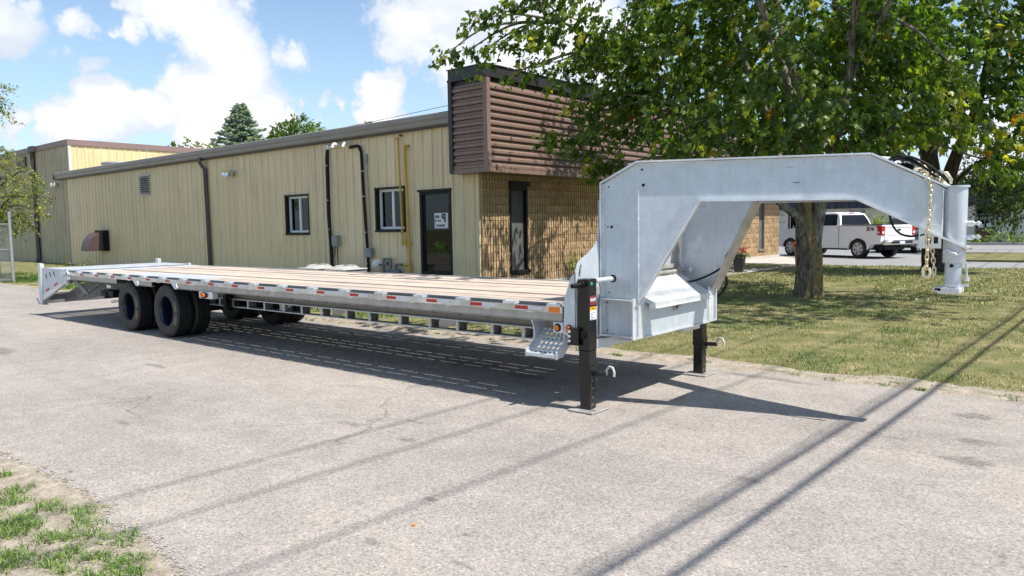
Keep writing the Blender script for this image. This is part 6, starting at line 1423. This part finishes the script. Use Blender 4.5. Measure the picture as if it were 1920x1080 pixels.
mb = MB(); mb.box(-7.95, -7.66, YB-.018, YB-.012, 1.02, 1.25); mb.box(-7.50, -7.2, YB-.018, YB-.012, 1.05, 1.30); part('inner_blind', mb, 'blind', fw_)

# ------------------------------------------------------------------ cars
def car_wheel(rr, w, rim_r, spokes=6):
    mb = MB(); pf = [(rim_r, -w*.5), (rr*.90, -w*.52), (rr, -w*.38), (rr, w*.38), (rr*.90, w*.52), (rim_r, w*.5)]
    mb.lathe(pf, 32, lambda a, b, h: (a, h, b)); ty = mb.mesh('tyre', 'rubber', 35)
    mb = MB(); mb.lathe([(rim_r, -w*.5), (rim_r*.94, -w*.50), (rim_r*.90, -w*.2), (rim_r*.3, -w*.1), (0, -w*.1)], 32, lambda a, b, h: (a, h, b)); rm = mb.mesh('wheel', 'blackmatt', 35)
    mb = MB()
    for k in range(spokes):
        a = 2*math.pi*k/spokes
        for da in (-.16, .16):
            c, s_ = math.cos(a+da*.5), math.sin(a+da*.5); c2, s2 = math.cos(a+da*1.3), math.sin(a+da*1.3)
            p0 = Vector((.2*rim_r*c, -w*.46, .2*rim_r*s_)); p1 = Vector((.93*rim_r*c2, -w*.50, .93*rim_r*s2)); q = (p1-p0).normalized().cross(Vector((0, 1, 0)))*rim_r*.085
            mb.add([p0-q, p0+q, p1+q*1.3, p1-q*1.3, p0-q+Vector((0, .03, 0)), p0+q+Vector((0, .03, 0)), p1+q*1.3+Vector((0, .03, 0)), p1-q*1.3+Vector((0, .03, 0))], [(0, 1, 2, 3), (0, 4, 5, 1), (1, 5, 6, 2), (2, 6, 7, 3), (3, 7, 4, 0)])
    mb.lathe([(rim_r*.99, -w*.52), (rim_r*.90, -w*.51), (rim_r*.88, -w*.40)], 32, lambda a, b, h: (a, h, b)); mb.lathe([(.24*rim_r, -w*.44), (.2*rim_r, -w*.50), (0, -w*.50)], 14, lambda a, b, h: (a, h, b))
    sp = mb.mesh('rim_spokes', 'rimsilver', 35); return ty, rm, sp
def arch(cx, cz, r_, a0, a1, n=10): return [(cx+r_*math.cos(a0+(a1-a0)*k/n), cz+r_*math.sin(a0+(a1-a0)*k/n)) for k in range(n+1)]
def body_solid(poly, hw, tumble, k, bev=.05):
    """side outline extruded over the width with rounded long edges; returns MB in local metres"""
    bm = bmesh.new(); n = len(poly); zs = [p[1] for p in poly]; zt = max(zs)
    vs = []
    for s_ in (1, -1): vs.append([bm.verts.new((x, s_*(hw-tumble*max(0, (z-1.0))), z)) for x, z in poly])
    bm.faces.new(vs[0]); bm.faces.new(vs[1][::-1])
    for i in range(n): bm.faces.new((vs[0][i], vs[1][i], vs[1][(i+1) % n], vs[0][(i+1) % n]))
    ed = [e for e in bm.edges if abs(e.verts[0].co.y-e.verts[1].co.y) < .3 and min(e.verts[0].co.z, e.verts[1].co.z) > .8]
    bmesh.ops.bevel(bm, geom=ed, offset=bev, segments=3, affect='EDGES', clamp_overlap=True)
    bm.normal_update(); bm.verts.index_update(); mb = MB(); mb.add([v.co[:] for v in bm.verts], [tuple(v.index for v in f.verts) for f in bm.faces]); bm.free(); return mb
def car_root(name, label, cat, origin, head, k):
    t = thing(name, label, cat, origin); t.rotation_euler = (0, 0, math.atan2(head[1], head[0])); t.scale = (k, k, k); return t
def lp(name, mb, m, parent, smooth=None):
    me = mb.mesh(name, m, smooth); o = bpy.data.objects.new(name, me); COL.objects.link(o); o.parent = parent; return o

K = 1.0; hd_ = Vector((-.8988, .4384)); lf = Vector((-.4384, -.8988))
og = Vector((-9.23, 33.91)) - lf*(.93*K)
tkk = car_root('pickup_truck', 'white crew cab pickup truck parked beyond the lawn, tail towards the camera', 'pickup truck', (og.x, og.y, -.004), hd_, K)
WB = 3.86
low = [(-1.13, .62), (-1.15, 1.06), (-1.12, 1.40), (.98, 1.42), (1.0, 1.36), (3.02, 1.36), (3.10, 1.33), (4.10, 1.24), (4.55, 1.12), (4.72, .98), (4.78, .70), (4.70, .45), (4.45, .42)] + arch(WB, .42, .48, 0, math.pi)[0:] + [(WB-.49, .40), (.49, .42)] + arch(0, .42, .48, 0, math.pi) + [(-.62, .60)]
bd = lp('body', body_solid(low, 1.0, .10, K), 'carwhite', tkk, 40)
cabin = [(.98, 1.37), (1.10, 1.70), (1.22, 1.90), (1.45, 1.955), (2.35, 1.955), (2.62, 1.88), (3.10, 1.36)]
bm_ = MB(); n = len(cabin)
hwf = lambda z: .97-.36*(z-1.36)/.6*.6
vsA = [(x, hwf(z), z) for x, z in cabin]; vsB = [(x, -hwf(z), z) for x, z in cabin]
vin = [(x, (hwf(z)-.07 if z > 1.85 else hwf(z)), z+(.025 if z > 1.9 else 0)) for x, z in cabin]; vin2 = [(x, -y, z) for x, y, z in vin]
bm_.add(vsA+vin+vin2+vsB, [tuple(range(n))] + [(i, n+i, n+i+1, i+1) for i in range(n-1)] + [(n+i, 2*n+i, 2*n+i+1, n+i+1) for i in range(n-1)] + [(2*n+i, 3*n+i, 3*n+i+1, 2*n+i+1) for i in range(n-1)] + [tuple(range(4*n-1, 3*n-1, -1))])
lp('cab', bm_, 'carwhite', tkk, 40)
def side_win(pts, nm='side_window'):
    for s_ in (1, -1):
        mb = MB(); mb.add([(x, s_*(hwf(z)+.006), z) for x, z in pts], [tuple(range(len(pts)))]); lp(nm, mb, 'carglass', tkk)
        mb = MB()
side_win([(1.22, 1.43), (1.30, 1.80), (1.40, 1.87), (1.93, 1.87), (1.93, 1.43)]); side_win([(2.01, 1.43), (2.01, 1.87), (2.38, 1.87), (2.56, 1.80), (2.88, 1.43)])
for s_ in (1, -1):
    mb = MB(); mb.add([(x, s_*(hwf(z)+.003), z) for x, z in [(1.17, 1.40), (1.26, 1.83), (1.37, 1.90), (2.40, 1.90), (2.60, 1.83), (2.94, 1.40)]], [tuple(range(6))]); lp('window_seal', mb, 'trimplastic', tkk)
mb = MB(); mb.add([(1.0-.012, .86, 1.44), (1.0-.012, -.86, 1.44), (1.10-.014, -.76, 1.70), (1.10-.014, .76, 1.70), (1.183-.014, -.68, 1.86), (1.183-.014, .68, 1.86)], [(0, 1, 2, 3), (3, 2, 4, 5)]); lp('rear_window', mb, 'carglass', tkk)
mb = MB(); mb.add([(3.06, .86, 1.40), (3.06, -.86, 1.40), (2.66, -.74, 1.86), (2.66, .74, 1.86)], [(0, 1, 2, 3)]); lp('windscreen', mb, 'carglass', tkk)
mb = MB(); mb.bbox(1.20, 1.27, -.16, .16, 1.925, 1.955, .008); lp('brake_lamp', mb, 'tail', tkk)
mb = MB(); mb.box(-1.08, .94, -.88, .88, 1.40, 1.435); mb.box(-1.10, .98, .86, .98, 1.418, 1.43); mb.box(-1.10, .98, -.98, -.86, 1.418, 1.43); lp('bed_cover', mb, 'trimplastic', tkk)
for s_ in (1, -1):
    y = s_*.968
    mb = MB(); mb.py([(-1.165, .98), (-1.165, 1.36), (-.93, 1.37), (-.90, 1.33), (-.96, 1.27), (-.97, 1.05), (-.93, 1.02), (-.96, .98)], min(y, y+s_*.03), max(y, y+s_*.03)); lp('tail_lamp', mb, 'tail', tkk)
    mb = MB(); a, b = sorted((y-s_*.16, y+s_*.015)); mb.box(-1.172, -1.15, a, b, .98, 1.36); lp('tail_lamp', mb, 'tail', tkk)
    mb = MB(); a, b = sorted((y+s_*.031, y+s_*.034)); mb.box(-1.06, -1.0, a, b, 1.05, 1.14); a, b = sorted((y-s_*.13, y)); mb.box(-1.176, -1.173, a, b, 1.05, 1.14); lp('lamp_lens', mb, 'headl', tkk)
    a, b = sorted((s_*.998, s_*1.022))
    for cx in (0, WB):
        mb = MB(); o_ = arch(cx, .42, .52, -.1, math.pi+.1, 14); i_ = arch(cx, .42, .475, -.1, math.pi+.1, 14)
        mb.py(o_+i_[::-1], a, b); lp('arch_lip', mb, 'carwhite', tkk)
    for xx in (1.02, 1.98, 2.95):
        mb = MB(); a, b = sorted((s_*.992, s_*1.0015)); mb.py([(xx, .5), (xx+.012, .5), (xx+.012, 1.36), (xx, 1.36)], a, b); lp('door_seam', mb, 'trimplastic', tkk)
    for xx in (1.10, 2.06):
        mb = MB(); a, b = sorted((s_*.985, s_*1.03)); mb.bbox(xx, xx+.20, a, b, 1.18, 1.215, .01); lp('door_handle', mb, 'carwhite', tkk)
    mb = MB(); a, b = sorted((s_*.97, s_*1.22)); mb.bbox(2.72, 2.88, a, b, 1.38, 1.60, .03); lp('mirror', mb, 'trimplastic', tkk)
    mb = MB(); a, b = sorted((s_*.86, s_*.97)); mb.box(.55, 3.3, a, b, .34, .42); lp('running_board', mb, 'trimplastic', tkk)
    mb = MB(); a, b = sorted((s_*.62, s_*.99)); mb.box(4.55, 4.74, a, b, .90, 1.08); lp('headlamp', mb, 'headl', tkk)
mb = MB(); mb.bbox(-1.175, -1.10, -.80, .80, .74, 1.38, .02); tg = lp('tailgate', mb, 'carwhite', tkk)
mb = MB(); mb.bbox(-1.190, -1.176, -.66, .66, .98, 1.04, .005); mb.bbox(-1.195, -1.176, -.74, .74, 1.30, 1.375, .006); lp('tailgate_ridge', mb, 'carwhite', tg)
mb = MB(); mb.disc((0, 0), .5, 20, lambda a, b: (-1.198, a*.22, 1.20+b*.09)); lp('oval_badge', mb, 'ink', tg)
mb = MB(); mb.bbox(-1.34, -1.14, -.99, .99, .58, .76, .03); bp_ = lp('rear_bumper', mb, 'chrome', tkk, 40)
mb = MB(); mb.box(-1.346, -1.342, -.62, .62, .63, .74); mb.box(-1.30, -1.16, -.9, .9, .762, .77); lp('bumper_pad', mb, 'trimplastic', bp_)
mb = MB(); mb.box(-1.353, -1.348, -.16, .14, .62, .73); lp('licence_plate', mb, 'white', bp_)
mb = MB(); mb.box(-1.3, -1.0, -.05, .05, .50, .57); mb.box(-.9, 4.3, -.7, .7, .36, .55); mb.box(-.95, -.5, .1, .55, .36, .50); lp('underbody', mb, 'blackmatt', tkk)
mb = MB(); mb.bbox(4.62, 4.86, -.98, .98, .45, .72, .04); lp('front_bumper', mb, 'chrome', tkk)
ty, rm, sp = car_wheel(.405, .27, .265)
for cx in (0, WB):
    for s_ in (1, -1):
        w = inst('wheel', rm, tkk, (cx, s_*.86, .405), rot=(0, 0, math.pi if s_ == 1 else 0)); inst('tyre', ty, w, (0, 0, 0)); inst('rim_spokes', sp, w, (0, 0, 0), rot=(0, .3, 0))
for cx in (0, WB):
    mb = MB(); mb.py(arch(cx, .42, .475, 0, math.pi, 12), -.97, .97); lp('wheel_well', mb, 'blackmatt', tkk)
def local_text(txt, size, m, parent, x, y, z, bold=0.):
    cu = bpy.data.curves.new('t', 'FONT'); cu.body = txt; cu.size = size; cu.extrude = .002; cu.offset = bold; cu.align_x = 'CENTER'; cu.align_y = 'CENTER'
    tmp = bpy.data.objects.new('t', cu); COL.objects.link(tmp); dg = bpy.context.evaluated_depsgraph_get(); me = bpy.data.meshes.new_from_object(tmp.evaluated_get(dg)); bpy.data.objects.remove(tmp); bpy.data.curves.remove(cu)
    me.materials.clear(); me.materials.append(MT[m]); me.transform(Matrix.Translation((x, y, z)) @ Matrix.Rotation(math.pi, 4, 'Z') @ Matrix.Rotation(math.pi/2, 4, 'X'))
    o = bpy.data.objects.new('badge_lettering', me); COL.objects.link(o); o.parent = parent
local_text('X', .21, 'decalred', tkk, -.50, .998, 1.235, .012); local_text('TR', .15, 'ink', tkk, -.70, .998, 1.225, .006)

Kc = 1.04; h2 = Vector((-.10, -.995)); l2 = Vector((.995, -.10))
fl_ = Vector((-8.40, 40.30)); og2 = fl_ - l2*(.80*Kc) - h2*(2.75*Kc)
sv = car_root('grey_car', 'grey sport utility car facing the camera behind the white truck tailgate', 'car', (og2.x, og2.y, -.004), h2, Kc)
low = [(-.85, .40), (-.92, .95), (-.80, 1.08), (2.2, 1.10), (3.2, 1.0), (3.58, .86), (3.66, .60), (3.60, .34), (3.15, .30)] + arch(2.75, .36, .39, 0, math.pi) + [(2.35, .26), (.40, .26)] + arch(0, .36, .39, 0, math.pi) + [(-.45, .3)]
lp('body', body_solid(low, .92, .12, Kc, .06), 'cargrey', sv, 40)
cb = [(-.80, 1.08), (-.55, 1.52), (-.3, 1.64), (1.2, 1.66), (1.5, 1.60), (2.25, 1.09)]; mb = MB(); n = len(cb); hw2 = lambda z: .88-.28*(z-1.08)
mb.add([(x, hw2(z), z) for x, z in cb]+[(x, -hw2(z), z) for x, z in cb], [tuple(range(n)), tuple(range(2*n-1, n-1, -1))]+[(i, n+i, n+i+1, i+1) for i in range(n-1)]); lp('cab', mb, 'cargrey', sv, 30)
mb = MB(); mb.add([(2.22, .80, 1.13), (2.22, -.80, 1.13), (1.54, -.70, 1.60), (1.54, .70, 1.60)], [(0, 1, 2, 3)]); lp('windscreen', mb, 'carglass', sv)
for s_ in (1, -1):
    for w_ in ([(-.35, 1.13), (-.30, 1.50), (.50, 1.55), (.50, 1.13)], [(.58, 1.13), (.58, 1.55), (1.3, 1.56), (1.95, 1.13)]):
        mb = MB(); mb.add([(x, s_*(hw2(z)+.006), z) for x, z in w_], [(0, 1, 2, 3)]); lp('side_window', mb, 'carglass', sv)
    mb = MB(); a, b = sorted((s_*.50, s_*.90)); mb.bbox(3.42, 3.66, a, b, .78, .90, .02); lp('headlamp', mb, 'headl', sv)
    mb = MB(); a, b = sorted((s_*.88, s_*1.06)); mb.bbox(1.85, 2.0, a, b, 1.10, 1.24, .02); lp('mirror', mb, 'cargrey', sv)
mb = MB(); mb.bbox(3.58, 3.69, -.48, .48, .48, .82, .02); lp('grille', mb, 'trimplastic', sv)
mb = MB(); mb.box(3.45, 3.67, -.75, .75, .28, .40); mb.box(-.7, 3.3, -.7, .7, .24, .4); lp('lower_bumper', mb, 'trimplastic', sv)
ty, rm, sp = car_wheel(.36, .23, .24, 5)
for cx in (0, 2.75):
    for s_ in (1, -1):
        w = inst('wheel', rm, sv, (cx, s_*.80, .36), rot=(0, 0, math.pi if s_ == 1 else 0)); inst('tyre', ty, w, (0, 0, 0)); inst('rim_spokes', sp, w, (0, 0, 0))
    mb = MB(); mb.py(arch(cx, .36, .385, 0, math.pi, 12), -.89, .89); lp('wheel_well', mb, 'blackmatt', sv)

# ------------------------------------------------------------------ planters
def planter(label, x, y, r_, h, m, pm, square):
    t = thing('flower_pot', label, 'flower pot', (x, y, .05)); z0 = .05
    seg = 4 if square else 18; k_ = 1.3 if square else 1.; rot = math.pi/4+.2
    def fn(a, b, hh): return (x+(a*math.cos(rot)-b*math.sin(rot))*k_, y+(a*math.sin(rot)+b*math.cos(rot))*k_, z0+hh)
    mb = MB(); mb.lathe([(0, 0), (r_*.70, 0), (r_*.98, h*.86), (r_*1.08, h*.865), (r_*1.08, h), (r_*.95, h), (r_*.93, h*.9), (0, h*.9)], seg, fn); part('pot', mb, m, t, None if square else 40)
    bl = [(x+r_*.6*math.cos(k*2.1), y+r_*.6*math.sin(k*2.1), z0+h+.10, .22, 1, .2) for k in range(5)]
    crown('foliage', bl, 500, (x, y, z0+h), .07, 'oval', 'leafy2', t, tw=6, droop=.2, tones=TONES*1.2, light=TONES*2, warm=0, twlen=.12)
    mb = MB(); rg = random.Random(int(x*100))
    for k in range(46):
        a, q = rg.uniform(0, 6.28), rg.random()**.6*r_*1.55; c = Vector((x+q*math.cos(a), y+q*math.sin(a), z0+h+.16+rg.uniform(-.10, .14)-.25*q)); s_ = rg.uniform(.030, .055)
        for j in range(6):
            b_ = rg.uniform(0, 6.28); d1 = Vector((math.cos(b_), math.sin(b_), rg.uniform(-.3, .9))).normalized()*s_; d2 = Vector((-math.sin(b_), math.cos(b_), rg.uniform(-.3, .5)))*s_*.6
            mb.add([c, c+d1*.6+d2, c+d1*1.1, c+d1*.6-d2], [(0, 1, 2, 3)])
    part('flowers', mb, pm, t, stuff=True); return t
planter('dark square planter of red flowers by the front walk of the brick wall', -9.65, 22.5, .19, .55, 'potdark', 'petal', True)
planter('terracotta planter of orange red flowers half hidden by the maple trunk', -9.30, 26.9, .19, .65, 'potpink', 'petal2', False)

# ------------------------------------------------------------------ chain link gate at the left
fe = thing('chain_link_fence', 'grey chain link fence end with round posts at the left edge of the drive', 'fence', (-28.8, 8.3, 0))
A_, B_ = Vector((-28.8, 8.3)), Vector((-27.6, 6.6)); A_, B_ = Vector((-28.8, 8.3)), Vector((-31.5, 6.9))
dv = (B_-A_).normalized(); LN = (B_-A_).length
for s_ in (0, LN):
    c = A_+dv*s_; mb = MB(); mb.tube([(c.x, c.y, -.02), (c.x, c.y, 2.30)], .045, 10); mb.tube([(c.x, c.y, 2.30), (c.x, c.y, 2.33), (c.x, c.y, 2.35)], [.05, .045, .015], 10); part('post', mb, 'fence', fe, 40)
for z in (.08, 1.10, 1.95):
    mb = MB(); a, b = A_+dv*.045, B_-dv*.045; mb.tube([(a.x, a.y, z), (b.x, b.y, z)], .022, 8); part('rail', mb, 'fence', fe, 40)
mb = MB(); st_ = .07; z0, z1 = .10, 1.93; n_ = int((LN+z1-z0)/st_)
for k in range(n_):
    for sg in (1, -1):
        s0 = k*st_-(z1-z0) if sg == 1 else k*st_; pts_ = []
        a, b = (s0, z0), (s0+sg*(z1-z0), z1)
        t0, t1 = 0., 1.
        dx = b[0]-a[0]
        lo, hi = sorted(((.05-a[0])/dx, (LN-.05-a[0])/dx)); t0, t1 = max(0, lo), min(1, hi)
        if t1 <= t0: continue
        p, q = (a[0]+dx*t0, z0+(z1-z0)*t0), (a[0]+dx*t1, z0+(z1-z0)*t1)
        P0, P1 = A_+dv*p[0], A_+dv*q[0]; mb.tube([(P0.x, P0.y, p[1]), (P1.x, P1.y, q[1])], .0035, 3, cap=False)
part('wire_mesh', mb, 'fence', fe, stuff=True)
bush('weed_clump', 'leafy green weeds at the foot of the fence post by the warehouse wall', -29.5, 10.6, .1, .7, .45, LIGHT*.55, 700, .10, cat='weeds')

# ------------------------------------------------------------------ overhead lines (outside the picture, their shadows cross the drive) and the line behind the roof
def pole(x, y, label):
    t = thing('utility_pole', label, 'utility pole', (x, y, 0)); mb = MB(); mb.tube([(x, y, -.1), (x, y, 12.6)], [.17, .12], 10); part('shaft', mb, 'pole', t, 40)
    mb = MB(); mb.box(x-1.4, x+1.4, y-.06, y+.06, 12.05, 12.2); part('cross_arm', mb, 'pole', t); return t
pole(1.75, -14.2, 'wooden utility pole with cross arm beyond the near side of the drive'); pole(1.75, 46.2, 'wooden utility pole with cross arm beside the far parking lot')
def wire(gx, gy, h, r_, c, label, slope=0.):
    """the point (gx, gy) is where its shadow falls abreast of the trailer; it hangs in a shallow curve"""
    hm = h; x0 = gx+.6*h; pts = []
    for k in range(41):
        y = -14+60*k/40; hh = hm+c*(y-16)**2; pts.append((x0+slope*(y-gy), y, hh))
    mb = MB(); mb.tube(pts, r_, 6); single('power_cable', mb, 'wire', label, 'cable', pts[0], None, 'overhead lines above the drive')
wire(-1.55, 16, 6.0, .022, .0030, 'thick overhead cable, left one of the close pair'); wire(-1.36, 16, 6.0, .024, .0022, 'thick overhead cable, right one of the close pair')
wire(-1.63, 12, 8.2, .011, .0030, 'thin overhead wire just left of the thick cable pair'); wire(-4.45, 12, 10., .013, .0022, 'thin high wire farthest left of the overhead lines')
wire(-3.85, 12, 10., .013, .0022, 'thin high wire second from the left of the overhead lines'); wire(-2.95, 12, 10., .013, .0022, 'thin high wire third from the left of the overhead lines')
mb = MB(); pts = [Vector((-100, 42, 10.6)).lerp(Vector((-35, 42, 11.3)), k/12) for k in range(13)]
pts = [p+Vector((0, 0, -.6*math.sin(math.pi*k/12))) for k, p in enumerate(pts)]
mb.tube(pts, .022, 4); single('power_cable', mb, 'wire', 'thin overhead wire in the sky behind the workshop roof', 'cable', tuple(pts[0]))

bush('house_plant', 'green pot plant standing inside the glazed door of the tan wall', -13.80, 13.735, .80, .16, .42, TONES*1.6, 500, .09, cat='plant')
